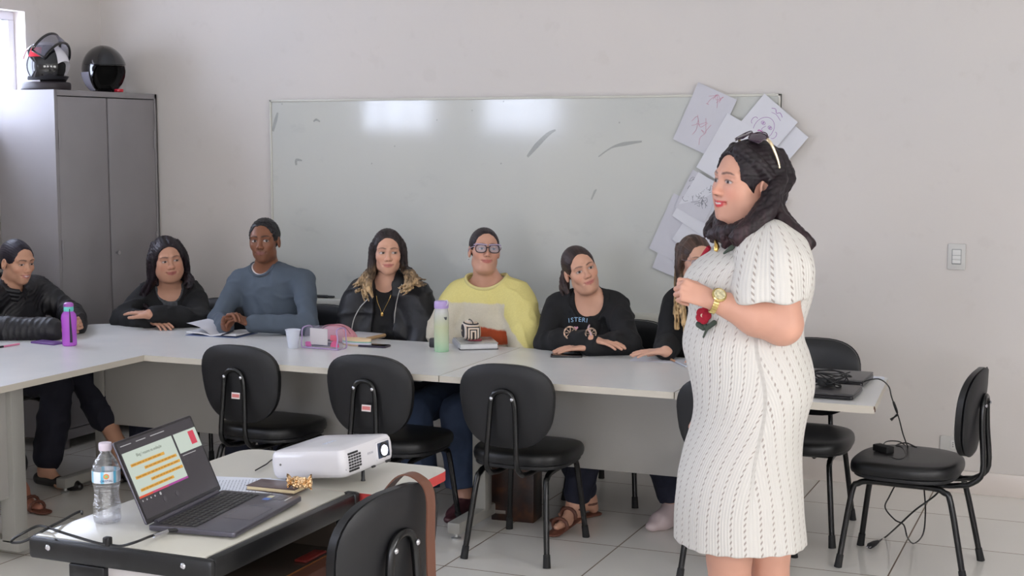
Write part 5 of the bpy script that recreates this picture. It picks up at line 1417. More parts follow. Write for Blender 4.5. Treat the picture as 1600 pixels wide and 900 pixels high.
def np_mesh(name, Vs, Qs, mats, parent=None, origin=(0, 0, 0), attrs=None, smooth=True, midx=None):
    me = bpy.data.meshes.new(name); nv, nq = len(Vs), len(Qs)
    me.vertices.add(nv); me.vertices.foreach_set('co', (Vs - np.asarray(origin)).astype(F32).ravel())
    me.loops.add(nq * 4); me.loops.foreach_set('vertex_index', Qs.astype(np.int32).ravel())
    me.polygons.add(nq); me.polygons.foreach_set('loop_start', np.arange(0, nq * 4, 4, dtype=np.int32))
    me.polygons.foreach_set('use_smooth', np.ones(nq, bool) if smooth else np.zeros(nq, bool))
    if not isinstance(mats, (list, tuple)): mats = [mats]
    for m in mats: me.materials.append(m)
    if midx is not None: me.polygons.foreach_set('material_index', midx.astype(np.int32))
    for an, (typ, data) in (attrs or {}).items():
        at = me.attributes.new(an, typ, 'POINT')
        if typ == 'FLOAT_COLOR': at.data.foreach_set('color', np.concatenate([data, np.ones((nv, 1))], 1).astype(F32).ravel())
        elif typ == 'FLOAT_VECTOR': at.data.foreach_set('vector', data.astype(F32).ravel())
        else: at.data.foreach_set('value', data.astype(F32))
    me.update(calc_edges=True); me.validate()
    o = bpy.data.objects.new(name, me); COL.objects.link(o)
    if parent is not None: o.parent = parent
    return o

def L3(c): return np.array(lin(c)[:3])

def attr_mat(name, rough=0.5, attr='col', bump=None, spec=None, sheen=0.0, sss=0.0, var=0.0, vscale=60, rmap=None):
    """material whose colour is the paint stored on the mesh"""
    m = bpy.data.materials.new(name); m.use_nodes = True; t = NT(m)
    a = t.new('ShaderNodeAttribute'); a.attribute_name = attr; c = a.outputs['Color']
    if var:
        f = t.math('ADD', t.math('MULTIPLY', t.noise(vscale, 4), var * 2), 1 - var)
        mm = t.new('ShaderNodeVectorMath'); mm.operation = 'SCALE'; t.link(c, mm.inputs[0]); t.link(f, mm.inputs['Scale']); c = mm.outputs[0]
    t.link(c, t.p.inputs['Base Color']); t.p.inputs['Roughness'].default_value = rough
    if spec is not None: t.p.inputs['Specular IOR Level'].default_value = spec
    if sheen: t.p.inputs['Sheen Weight'].default_value = sheen
    if sss:
        t.p.inputs['Subsurface Weight'].default_value = sss; t.p.inputs['Subsurface Radius'].default_value = (0.012, 0.005, 0.003); t.p.inputs['Subsurface Scale'].default_value = 1.0
    if bump: t.bump(t.noise(bump[0], 3, stretch=bump[3] if len(bump) > 3 else None), bump[1], bump[2])
    return m
m_skin = attr_mat('skin', 0.46, bump=(420, 0.10, 0.0006), spec=0.35, var=0.04, vscale=30)

# ------------------------------------------------------------------ head
def head_ops(S, X, hs, fat=0.0, male=False):
    """X = (centre, rotation); hs = size; local axes: x to the left ear, -y out of the face, z up"""
    c, M_ = X
    w = lambda p: c + M_ @ (np.asarray(p) * hs)
    def E(p, r, k=0.02, op='u', rot=None): S.ell(w(p), np.asarray(r) * hs, M_ if rot is None else M_ @ rot, k * hs, op)
    def Cp(a, b, ra, rb, k=0.01, op='u', sq=None): S.cap(w(a), w(b), ra * hs, rb * hs, k * hs, op, None if sq is None else (M_ @ np.asarray(sq[0], float), sq[1]))
    j = 0.010 * fat
    E((0, 0.018, 0.030), (0.072, 0.092, 0.084), 0.03)
    E((0, -0.030, 0.020), (0.060, 0.052, 0.062), 0.03)                      # forehead
    E((0, -0.026, -0.044), (0.051 + j, 0.058, 0.070), 0.03)                 # face
    E((0, -0.054, -0.094 + 0.1 * j), (0.026 + j * 0.6, 0.026, 0.020), 0.024)                    # chin
    for sx in (-1, 1):
        E((sx * 0.038, -0.054, -0.024), (0.023 + j * 0.8, 0.025, 0.024 + j * 0.8), 0.022)   # cheek
        E((sx * (0.040 + j * 0.8), -0.006, -0.066), (0.018 + j, 0.032, 0.026 + j), 0.025)  # jaw angle
        if fat > 0.6: E((sx * 0.042, -0.034, -0.062), (0.024, 0.028, 0.028), 0.03)
        Cp((sx * 0.012, -0.082, 0.024), (sx * 0.046, -0.070, 0.022), 0.010, 0.008, 0.014)    # brow
        E((sx * 0.032, -0.094, 0.003), (0.019, 0.0145, 0.012), 0.010, 's')   # socket
        E((sx * 0.031, -0.0715, 0.002), (0.0145, 0.0125, 0.0115), 0.005)    # eyeball under the lids
        Cp((sx * 0.019, -0.0815, 0.008), (sx * 0.042, -0.0765, 0.007), 0.0034, 0.003, 0.004)   # upper lid
        Cp((sx * 0.020, -0.0800, -0.006), (sx * 0.041, -0.0755, -0.005), 0.0028, 0.0025, 0.005)   # lower lid
        # ear
        er = np.array([[1, 0, 0], [0, math.cos(0.2), -math.sin(0.2)], [0, math.sin(0.2), math.cos(0.2)]])
        E((sx * (0.075 + 0.3 * j), 0.012, -0.010), (0.009, 0.018, 0.031), 0.006, 'u', er)
        E((sx * (0.083 + 0.3 * j), 0.008, -0.006), (0.006, 0.010, 0.018), 0.004, 's', er)
        # nostril wings
        E((sx * 0.0125, -0.090, -0.034), (0.0075, 0.010, 0.0075), 0.006)
        E((sx * 0.0065, -0.100, -0.0405), (0.0028, 0.004, 0.003), 0.002, 's')
    if fat > 0.3: E((0, -0.026, -0.102), (0.042 + j, 0.040, 0.022), 0.03)   # double chin
    Cp((0, -0.081, 0.012), (0, -0.097, -0.026), 0.0070, 0.0095, 0.012)      # bridge
    E((0, -0.100, -0.031), (0.0105, 0.0105, 0.0095), 0.008)                  # tip
    E((0, -0.066, -0.062), (0.034, 0.020, 0.025), 0.018)                    # muzzle
    for sx in (-1, 1):
        Cp((sx * 0.023, -0.0785, -0.0605), (0, -0.0875, -0.0570), 0.0026, 0.0046, 0.005)
        Cp((sx * 0.020, -0.0785, -0.0650), (0, -0.0860, -0.0685), 0.0028, 0.0052, 0.005)
        E((sx * 0.028, -0.079, -0.061), (0.004, 0.004, 0.004), 0.006, 's')
    Cp((-0.022, -0.0870, -0.0620), (0.022, -0.0870, -0.0620), 0.0014, 0.0014, 0.002, 's') if False else None

def smoothstep(a, b, x): t = np.clip((x - a) / (b - a + 1e-9), 0, 1); return t * t * (3 - 2 * t)

def face_paint(P, X, hs, skin, lips=(178, 96, 92), brow=(60, 44, 38), iris=(70, 44, 28), gaze=(0, 0), blush=0.25, open_=1.0, stubble=0.0, smile=0.0, browth=1.0, liner=0.6, teeth=False):
    c, M_ = X; q = (P - c) @ M_ / hs; x, y, z = q[:, 0], q[:, 1], q[:, 2]; col = np.tile(L3(skin), (len(P), 1)); fr = smoothstep(-0.045, -0.06, y)
    def bl(m, c2): m = np.clip(m, 0, 1)[:, None]; col[:] = col * (1 - m) + (L3(c2) if not isinstance(c2, np.ndarray) else c2) * m
    def el(cx, cz, a, b, rot=0.0, soft=0.25):
        cr, sr = math.cos(rot), math.sin(rot); u = ((x - cx) * cr + (z - cz) * sr) / a; v = (-(x - cx) * sr + (z - cz) * cr) / b; r = np.sqrt(u * u + v * v); return (1 - smoothstep(1 - soft, 1 + soft, r)) * fr
    sk = L3(skin); red = np.clip(sk * np.array([1.12, 0.80, 0.76]), 0, 1)
    for sx in (-1, 1):
        bl(el(sx * 0.042, -0.032, 0.022, 0.018, 0, 0.9) * blush, red)
        bl(el(sx * 0.077, -0.01, 0.02, 0.04, 0, 0.8) * 0.0, red)
    bl(el(0, -0.032, 0.014, 0.012, 0, 0.8) * blush * 0.9, red)
    if stubble:
        b_ = np.exp(-((x / 0.05) ** 4)) * smoothstep(-0.045, -0.06, z) * smoothstep(0.02, -0.01, y); bl(b_ * stubble, np.clip(sk * 0.42, 0, 1))
        bl(el(0, -0.0485, 0.024, 0.006, 0, 0.6) * stubble, np.clip(sk * 0.3, 0, 1))
    for sx in (-1, 1):
        cx, cz = sx * 0.031, 0.0015
        bl(el(cx, cz + 0.003, 0.021, 0.014, 0, 0.6) * 0.34, np.clip(sk * np.array([0.62, 0.50, 0.48]), 0, 1))          # eye socket shade painted into the skin over the lids
        bl(el(cx, cz + 0.0002, 0.0158, 0.0072 * open_, -sx * 0.06, 0.16) * liner, (30, 20, 18))
        bl(el(cx, cz - 0.0012, 0.0136, 0.0052 * open_, -sx * 0.06, 0.15), (186, 176, 172))
        inside = el(cx, cz - 0.0012, 0.0136, 0.0054 * open_, -sx * 0.06, 0.12)
        bl(el(cx + gaze[0] * 0.0072, cz - 0.0008 + gaze[1] * 0.003, 0.0064, 0.0064, 0, 0.15) * inside, iris)
        bl(el(cx + gaze[0] * 0.0072, cz - 0.0008 + gaze[1] * 0.003, 0.0030, 0.0030, 0, 0.2) * inside, (12, 9, 9))
        # brow: arched
        for u0, w_ in ((0.015, 0.0036), (0.022, 0.0038), (0.030, 0.0035), (0.038, 0.0030), (0.045, 0.0022)):
            arch = 0.0225 + 0.0035 * math.sin((u0 - 0.014) / 0.031 * PI * 0.8) - 0.0012 * (u0 > 0.04)
            bl(el(sx * u0, arch, 0.0062, w_ * 0.85 * browth, sx * (0.12 if u0 < 0.03 else -0.28), 0.6) * 0.75, brow)
    # lips
    cm = 0.0035 * smile
    zz = z - cm * (np.abs(x) / 0.026) ** 2; z0 = z; z = zz
    w_ = 0.0265 + 0.004 * smile
    up = el(0, -0.0595, w_, 0.0050, 0, 0.25); lo_ = el(0, -0.0665, w_ * 0.82, 0.0068, 0, 0.25)
    bl(np.maximum(up, lo_) * 0.9, lips)
    if teeth: bl(el(0, -0.0625, 0.015, 0.0026, 0, 0.2), (226, 214, 208))
    bl(el(0, -0.0622 if not teeth else -0.0600, w_ * 1.02, 0.0010, 0, 0.6) * 0.75, np.clip(L3(lips) * 0.25, 0, 1)); z = z0
    for sx in (-1, 1): bl(el(sx * 0.0065, -0.0395, 0.0035, 0.0022, 0, 0.5) * 0.8, np.clip(sk * 0.22, 0, 1))
    return col

# ------------------------------------------------------------------ hand
def hand_ops(S, wrist, fdir, palm, side, curl=(0.3, 0.35, 0.4, 0.45), thumb=0.4, sc=1.0, spread=0.06, curl2=None, thumb_dir=None):
    """fdir = towards the knuckles, palm = the way the palm faces, side = towards the thumb"""
    f = nrm(fdir); p = nrm(palm - f * float(np.dot(palm, f))); s_ = nrm(np.cross(f, p)); s_ = s_ if float(np.dot(s_, side)) > 0 else -s_
    W = np.asarray(wrist, float)
    P = lambda a, b, c: W + (f * a + s_ * b + p * c) * sc      # along, towards thumb, palmwards
    for b, l in ((0.026, 0.078), (0.009, 0.082), (-0.009, 0.079), (-0.026, 0.072)): S.cap(P(0.008, b * 0.55, 0), P(l, b, 0), 0.0145 * sc, 0.0108 * sc, 0.008 * sc, sq=(p, 0.82))
    S.cap(P(-0.01, 0, 0), P(0.03, 0, 0), 0.0255 * sc, 0.026 * sc, 0.012 * sc, sq=(p, 0.62))
    L = [(0.041, 0.024, 0.019), (0.045, 0.028, 0.020), (0.041, 0.026, 0.020), (0.033, 0.020, 0.018)]
    fr = [0.0088, 0.0090, 0.0086, 0.0076]
    tips = []
    for i, (b, l) in enumerate(((0.026, 0.078), (0.009, 0.082), (-0.009, 0.079), (-0.026, 0.072))):
        pos = P(l, b, 0.0); a = curl[i]; dirv = nrm(f * math.cos(spread * (1.5 - i)) + s_ * math.sin(spread * (1.5 - i))); r = fr[i] * sc
        ang = 0.0; c2 = curl[i] if curl2 is None else curl2[i]
        for kx, sl in enumerate(L[i]):
            ang += a if kx == 0 else c2 * (1.15 if kx == 1 else 0.75)
            dv = dirv * math.cos(ang) + p * math.sin(ang); nx = pos + dv * sl * sc; r2 = r * 0.92
            S.cap(pos, nx, r, r2, 0.0028 * sc); pos = nx; r = r2
        tips.append(pos)
    td = nrm(f * 0.62 + s_ * 0.72 + p * 0.30) if thumb_dir is None else nrm(f * thumb_dir[0] + s_ * thumb_dir[1] + p * thumb_dir[2])
    a0 = P(0.012, 0.018, 0.006); a1 = a0 + td * 0.040 * sc; t2 = nrm(td + f * 0.45 * thumb * 2 - s_ * 0.35 * thumb + p * 0.25 * thumb); a2 = a1 + t2 * 0.030 * sc; a3 = a2 + nrm(t2 + f * 0.3 - s_ * 0.35 * thumb) * 0.024 * sc
    S.cap(a0, a1, 0.0165 * sc, 0.0118 * sc, 0.010 * sc); S.cap(a1, a2, 0.0112 * sc, 0.0098 * sc, 0.003 * sc); S.cap(a2, a3, 0.0098 * sc, 0.0082 * sc, 0.003 * sc)
    return tips
# ================================================================== PEOPLE
def J(x, y, Y): return np.array(aty(x, y, Y))
def torso_frame(sp):
    X = nrm(sp['SL'] - sp['SR']); up = nrm((sp['SL'] + sp['SR']) / 2 - sp['P']); F = nrm(np.cross(X, up)); up = np.cross(F, X) * -1
    up = nrm(np.cross(F, X)); up = up if up[2] > 0 else -up
    return np.stack([X, -F, up], 1)
def torso_ops(S, sp, o=0.0, skirt=False):
    M_ = torso_frame(sp); X, B_, U = M_[:, 0], M_[:, 1], M_[:, 2]; F = -B_
    Sh = (sp['SL'] + sp['SR']) / 2; hw = np.linalg.norm(sp['SL'] - sp['SR']) / 2; b = sp.get('bulk', 1.0); P = sp['P']; L = np.linalg.norm(Sh - P)
    N = sp['N']
    S.cap(sp['SL'] - X * 0.03, sp['SR'] + X * 0.03, 0.044 + o, 0.044 + o, 0.04)
    S.ell(Sh - U * 0.10 + B_ * 0.005, (hw * 0.93 * min(b, 1.05) + o, 0.100 * b + o, 0.150 + o), M_, 0.04)
    S.ell(Sh - U * L * 0.55 + F * 0.01 * b, (hw * 0.80 * b + o, 0.100 * b + o, 0.16 + o), M_, 0.05)
    S.ell(P + U * 0.04, (0.150 * b + o, 0.110 * b + o, 0.13 + o), M_, 0.05)
    if sp.get('belly'): S.ell(P + U * 0.14 + F * 0.045, (0.13 * b + o, 0.09 * b + o, 0.11 + o), M_, 0.05)
    for sd, q in ((1, sp['SL']), (-1, sp['SR'])):
        S.cap(N + U * 0.015 + X * sd * 0.022, q - X * sd * 0.03 + U * 0.012, 0.034 + o, 0.040 + o, 0.035)
        if sp.get('bust'): S.ell(Sh - U * (0.155) + X * sd * 0.078 + F * 0.070 * b, (0.062 * sp['bust'] + o, 0.058 * sp['bust'] + o, 0.060 * sp['bust'] + o), M_, 0.035)
def arm_ops(S, sh, el, wr, o=0.0, b=1.0, to=1.0, k=0.02, r=(0.045, 0.037, 0.025), start=0.0):
    r0, r1, r2 = r[0] * b + o, r[1] * b + o, r[2] + o
    if start == 0.0: S.cap(sh, sh + (el - sh) * 0.35, r0, r0 * 0.96, 0.035); 
    S.cap(sh + (el - sh) * max(start, 0.2), el, r0 * 0.97, r1, k)
    m_ = el + (wr - el) * 0.35; e = el + (wr - el) * to; S.cap(el, m_, r1, r1 * 1.0, k); S.cap(m_, e, r1 * 1.0, r1 + (r2 - r1) * to, k)
def leg_ops(S, hip, kn, an, o=0.0, b=1.0, r=(0.080, 0.056, 0.036), flare=0.0, to=1.0):
    e = kn + (an - kn) * to
    S.cap(hip, kn, r[0] * b + o, r[1] * b + o, 0.03); S.cap(kn, kn + (an - kn) * 0.4, r[1] * b + o * 0.9, (r[1] * b) * 0.94 + o + flare * 0.4, 0.02); S.cap(kn + (an - kn) * 0.4, e, (r[1] * b) * 0.94 + o + flare * 0.4, r[2] + o + flare, 0.02)
def foot_ops(S, an, toe, o=0.0, sc=1.0):
    d = toe - an; d[2] = 0; d = nrm(d); z = 0.022 + o * 0.5
    heel = np.array([an[0] - d[0] * 0.035, an[1] - d[1] * 0.035, z + 0.012]); ball = np.array([an[0] + d[0] * 0.105, an[1] + d[1] * 0.105, z + 0.002]); tip = np.array([an[0] + d[0] * 0.165, an[1] + d[1] * 0.165, z - 0.004])
    S.cap(an, heel, 0.034 * sc + o, 0.026 * sc + o, 0.015); S.cap(an + d * 0.01 - np.array([0, 0, 0.01]), ball, 0.033 * sc + o, 0.024 * sc + o, 0.02); S.cap(ball, tip, 0.030 * sc + o, 0.018 * sc + o, 0.015, sq=((0, 0, 1), 0.7)); S.cap(heel, ball, 0.025 * sc + o, 0.028 * sc + o, 0.02)
    S.plane((an[0], an[1], max(0.0, 0.002 - o)), (0, 0, -1), 0.004)

def body_ops(sp):
    S = SDF(); M_ = torso_frame(sp); F = -M_[:, 1]; U = M_[:, 2]
    torso_ops(S, sp)
    c, Hm = sp['X']; hs = sp['hs']
    neck_top = c + Hm @ (np.array([0, 0.034, -0.070]) * hs)
    nr = sp.get('neck', 0.052) * 0.92
    S.cap(sp['N'] - U * 0.03, sp['N'] * 0.5 + neck_top * 0.5, nr * 1.12, nr, 0.035); S.cap(sp['N'] * 0.5 + neck_top * 0.5, neck_top, nr, nr * 0.95, 0.014)
    head_ops(S, sp['X'], hs, sp.get('fat', 0), sp.get('male', False))
    ab = sp.get('armb', 1.0)
    if 'EL' in sp: arm_ops(S, sp['SL'], sp['EL'], sp['WL'], 0, ab)
    if 'ER' in sp: arm_ops(S, sp['SR'], sp['ER'], sp['WR'], 0, ab)
    for h in sp.get('hands', []): hand_ops(S, **h)
    lb = sp.get('legb', 1.0)
    for a_, k_, n_, t_ in (('HL', 'KL', 'AL', 'TL'), ('HR', 'KR', 'AR', 'TR')):
        if a_ in sp:
            leg_ops(S, sp[a_], sp[k_], sp[n_], 0, lb)
            S.cap(sp[n_], (sp[n_] + sp[t_]) / 2 - np.array([0, 0, 0.03]), 0.032, 0.024, 0.02); S.cap((sp[n_] + sp[t_]) / 2 - np.array([0, 0, 0.03]), sp[t_], 0.024, 0.014, 0.02)
            d_ = sp[t_] - sp[n_]; d_ = d_ / (np.linalg.norm(d_) + 1e-9); S.cap(sp[n_], np.array([sp[n_][0] - d_[0] * .03, sp[n_][1] - d_[1] * .03, 0.035]), 0.03, 0.024, 0.02)
    return S

def fine_mesh(S, h, coarse, balls, disp=None):
    """one surface sampled finely inside the balls (head, hands) and coarsely elsewhere"""
    Vs, Qs, n = [], [], 0
    for c, r in balls:
        c = np.asarray(c)
        v, q = polygonize(S, h, c - r, c + r, disp, keep=lambda x, s: (np.linalg.norm(x - c, axis=1) < r + s))
        if len(q): q = q[np.linalg.norm(v[q].mean(1) - c, axis=1) < r]; Vs.append(v); Qs.append(q + n); n += len(v)
    if coarse:
        v, q = polygonize(S, coarse, disp=disp); m = np.ones(len(q), bool); cq = v[q].mean(1)
        for c, r in balls: m &= np.linalg.norm(cq - c, axis=1) > r - 0.006
        Vs.append(v); Qs.append(q[m] + n)
    return np.concatenate(Vs), np.concatenate(Qs)

def drop_unused(v, q):
    u = np.unique(q); mp = np.full(len(v), -1); mp[u] = np.arange(len(u)); return v[u], mp[q]

def hair_disp(X, hs, amp=0.0022, n=46, seed=0):
    c, M_ = X
    def f(P, val):
        q = ((P - c.astype(F32)) @ M_.astype(F32)) / hs; th = np.arctan2(q[:, 0], q[:, 2] - 0.02 + np.where(q[:, 2] < 0.0, 0.10, 0.0)); w = fbm(P * np.array([1, 1, 0.35], F32), 22, seed)
        top = smoothstep(-0.02, 0.03, q[:, 2])
        a = np.sin(q[:, 0] * 520 + 6 * w) * (1 - top) + np.sin(np.arctan2(q[:, 0], q[:, 2] + 0.02) * 60 + 3 * w) * top
        return (0.0016 * fbm(P, 110, seed + 7) * smoothstep(-0.02, -0.06, q[:, 1]) + amp * 0.45 * a + amp * 0.8 * fbm(P * np.array([1, 1, 0.16], F32), 120, seed + 3) * (1 - 0.6 * top)).astype(F32) * (np.abs(val) < 0.03)
    return f
def hair_cap(S, X, hs, kind='long', up=0.0, side=0.0, fat=0.0, part=0.0):
    """hair laid over the skull, thinning to nothing at the hairline"""
    c, M_ = X; w = lambda p: c + M_ @ (np.asarray(p, float) * hs)
    E = lambda p, r, k=0.012, op='u': S.ell(w(p), np.asarray(r) * hs, M_, k * hs, op)
    g = {'long': 0.009, 'tied': 0.0035, 'short': 0.0045}[kind] + up
    E((0, 0.020, 0.030), (0.072 + g + side, 0.093 + g, 0.085 + g))
    E((0, -0.026, 0.030), (0.061 + g + side, 0.054 + g * 0.5, 0.060 + g * 0.8), 0.02)
    if kind == 'long': E((0, 0.035, -0.03), (0.073 + g + side, 0.070 + g, 0.08 + g), 0.02)
    if part is not None and kind == 'long': S.cap(w((part, -0.085, 0.085)), w((part * 0.6, 0.02, 0.132)), 0.0035 * hs, 0.003 * hs, 0.010 * hs, 's')
    cz, rz = {'long': (-0.034, 0.124), 'tied': (-0.030, 0.126), 'short': (-0.024, 0.121)}[kind]
    S.ell(w((0, -0.110, cz)), np.array(((0.084 if kind == 'short' else 0.079) + fat * 0.010, 0.088, rz)) * hs, M_, 0.012 * hs, 's')
    S.ell(w((0, -0.100, 0.018)), np.array((0.066, 0.062, 0.062 if kind != 'long' else 0.060)) * hs, M_, 0.012 * hs, 's')
    if kind != 'long':
        for sx in (-1, 1): S.ell(w((sx * 0.082, -0.006, -0.034)), np.array((0.034, 0.034, 0.036)) * hs, M_, 0.004, 's')
        S.ell(w((0, -0.02, -0.110)), np.array((0.13, 0.12, 0.062)) * hs, M_, 0.008, 's')
def guide(S, pts, R0, R1, n, r0, r1, seed=0, k=0.004, wav=0.0, r_mid=None):
    """a bundle of hair locks along a guide curve"""
    rg = np.random.RandomState(seed); P = [np.array(p) for p in catmull([tuple(p) for p in pts], 4)]; L = len(P)
    for i in range(n):
        a = rg.rand() * 2 * PI; q = math.sqrt(rg.rand()); ph = rg.rand() * 6.28; out = []; rr = []; ln = int(L * (0.86 + 0.14 * rg.rand())) if n > 1 else L
        for j in range(max(ln, 3)):
            t = j / (L - 1); T_ = nrm(P[min(j + 1, L - 1)] - P[max(j - 1, 0)]); s_ = nrm(np.cross(T_, [0.3, 0.2, 0.9]) + 1e-6); u_ = np.cross(s_, T_)
            R_ = (R0 + (R1 - R0) * t) * q; aa = a + 0.8 * math.sin(t * 3 + ph)
            out.append(P[min(j, L - 1)] + (s_ * math.cos(aa) + u_ * math.sin(aa)) * R_ + s_ * wav * math.sin(t * 9 + ph) * t)
            rr.append(r0 + (r1 - r0) * t)
        S.chain(out, rr, k)
def hair_paint(P, X, hs, c0, c1=None, z0=0.0, z1=-0.2, seed=1, amp=0.30):
    c, M_ = X; q = ((P - c) @ M_) / hs; a = L3(c0); top = smoothstep(0.0, 0.05, q[:, 2])[:, None]
    n = fbm((P * np.array([1, 1, 0.10])).astype(F32), 170, seed)[:, None]; m = fbm((P * np.array([1, 1, 0.3])).astype(F32), 35, seed + 9)
    th = np.arctan2(q[:, 0], q[:, 2] + 0.02); r_ = q[:, 1]
    n2 = fbm(np.stack([th * 14, r_ * 6, r_ * 0], 1).astype(F32), 1.6, seed + 4)[:, None]
    n = n * (1 - top) + n2 * top
    col = np.tile(a, (len(P), 1))
    if c1 is not None:
        t = smoothstep(z0, z1, q[:, 2] + 0.05 * m)[:, None]; col = col * (1 - t) + L3(c1) * t
    return np.clip(col * (1 + amp * 2.4 * n), 0, 1)
m_hair = attr_mat('hair', 0.50, bump=(260, 0.45, 0.001, (1, 1, 0.06)), spec=0.35)

def make_body(sp, label, group='people seated behind the long desks', h=0.0028, coarse=0.009, balls=None, paint=None, extra=None):
    S = body_ops(sp)
    if extra: extra(S)
    if balls is None:
        balls = [(sp['X'][0] + np.array([0, 0, -0.02]), 0.175 * sp['hs'] + 0.01)]
        for h_ in sp.get('hands', []): balls.append((np.asarray(h_['wrist']) + nrm(h_['fdir']) * 0.085, 0.125))
    v, q = fine_mesh(S, h, coarse, balls); v, q = drop_unused(v, q)
    col = face_paint(v, sp['X'], sp['hs'], sp['skin'], **sp.get('face', {}))
    n = fbm(v.astype(F32), 18, 3)[:, None]; col = np.clip(col * (1 + 0.05 * n), 0, 1)
    # knuckles and palms a little redder
    if paint: col = paint(v, col)
    o = sp['base']
    ob = np_mesh('person', v, q, m_skin, origin=o, attrs={'col': ('FLOAT_COLOR', col)})
    ob.location = tuple(o); tag(ob, label, 'person', group)
    sp['ob'] = ob
    return ob
def part_mesh(sp, name, S, h, mat_, colf=None, disp=None, lo=None, hi=None, label=None, filt=None, attrs=None):
    v, q = polygonize(S, h, lo, hi, disp)
    if filt is not None: q = q[filt(v[q].mean(1))]
    v, q = drop_unused(v, q)
    at = {}
    if colf is not None: at['col'] = ('FLOAT_COLOR', colf(v))
    if attrs: at.update(attrs(v))
    o = np_mesh(name, v, q, mat_, sp['ob'], origin=sp['base'], attrs=at)
    if label: o['label'] = label
    return o
def mb_part(sp, mb, name, m, T=None, label=None):
    TT_ = Matrix.Translation(-Vector(sp['base']));
    o = mb.build(name, m, sp['ob'], T=TT_ if T is None else TT_ @ T)
    if label: o['label'] = label
    return o
def headT(sp):
    c, M_ = sp['X']; s = sp['hs']; T = Matrix(((*(M_[0] * s), c[0]), (*(M_[1] * s), c[1]), (*(M_[2] * s), c[2]), (0, 0, 0, 1))); return T

def folds(amp=0.004, sc=9, seed=0, stretch=(1, 1, 1)):
    st = np.array(stretch, F32)
    def f(P, val):
        w = fbm(P * 0.9, 6, seed + 5, 1)[:, None] * 0.035
        a = fbm(P * st + w, sc, seed, 2); r_ = 1 - np.minimum(1, np.abs(a) * 1.8)
        return ((amp * (0.6 - 1.5 * r_ ** 2)) * (np.abs(val) < 0.05)).astype(F32)
    return f
def rim_loop(sp, o, neck, neck_off, n=40, lift=0.0):
    """where the neck opening meets the garment"""
    S = SDF(); torso_ops(S, sp, o); M_ = torso_frame(sp); cN = sp['N'] + M_ @ np.array(neck_off, float); r_ = np.array(neck) + lift; out = []
    for a in np.linspace(0, 2 * PI, n, endpoint=False):
        e = np.linspace(-1.35, 1.35, 90); pts = np.stack([r_[0] * np.cos(e) * math.cos(a), r_[1] * np.cos(e) * math.sin(a), r_[2] * np.sin(e)], 1); P_ = (cN + pts @ M_.T)
        d = S.ev(P_.astype(F32)); k = np.nonzero((d[:-1] < 0) & (d[1:] >= 0))[0]; out.append(P_[k[-1]] if len(k) else None)
    out = [p for p in out if p is not None]; A = np.array(out)
    for _ in range(2): A = (np.roll(A, 1, 0) + np.roll(A, -1, 0) + 2 * A) / 4
    return A
def neckband(sp, m, o, neck, neck_off, r=0.006, name='neckband', flat=1.0):
    L_ = rim_loop(sp, o, neck, neck_off)
    mb = MB(); mb.tube([tuple(p) for p in L_], r, 8, closed=True); return mb_part(sp, mb, name, m)

def top_garment(sp, name, m, o=0.012, neck=(0.075, 0.085, 0.07), neck_off=(0, -0.02, 0.02), to=0.93, h=0.006, colf=None, amp=0.005, sc=10, seed=1, label=None, zmin=0.50, sleeve=0.0, open_front=None, r=(0.044, 0.038, 0.030), disp=None, k=0.004, high=0):
    S = SDF(); torso_ops(S, sp, o)
    ab = sp.get('armb', 1.0)
    for a in ('L', 'R'):
        if 'E' + a in sp: arm_ops(S, sp['S' + a], sp['E' + a], sp['W' + a], o + sleeve * 0.0, ab, to, r=r)
        if sleeve and 'E' + a in sp: S.cap(sp['S' + a] + (sp['E' + a] - sp['S' + a]) * 0.3, sp['E' + a], r[0] * ab + o + sleeve * 0.5, r[1] * ab + o + sleeve, 0.03)
    M_ = torso_frame(sp)
    S.ell(sp['N'] + M_ @ np.array(neck_off, float), neck, M_, k, 's')
    if open_front is not None:
        w, z0, z1 = open_front; Sh = (sp['SL'] + sp['SR']) / 2
        S.cap(sp['N'] + M_ @ np.array([0, -0.06, 0.0]), sp['N'] + M_ @ np.array([0, -0.19, -0.40]), w * 0.8, w * 1.1, 0.006, 's', sq=(M_[:, 1], 3.0))
    S.plane((0, 0, zmin), (0, 0, -1), 0.01)
    sp.setdefault('g', {})[name] = S
    return part_mesh(sp, name, S, h, m, colf, disp or folds(amp, sc, seed), label=label)

def seated(Xh, yaw, pitch, roll, hs, **kw):
    sp = dict(kw); sp['hs'] = hs; sp['X'] = (np.asarray(Xh, float), euler_np(yaw, pitch, roll)); return sp

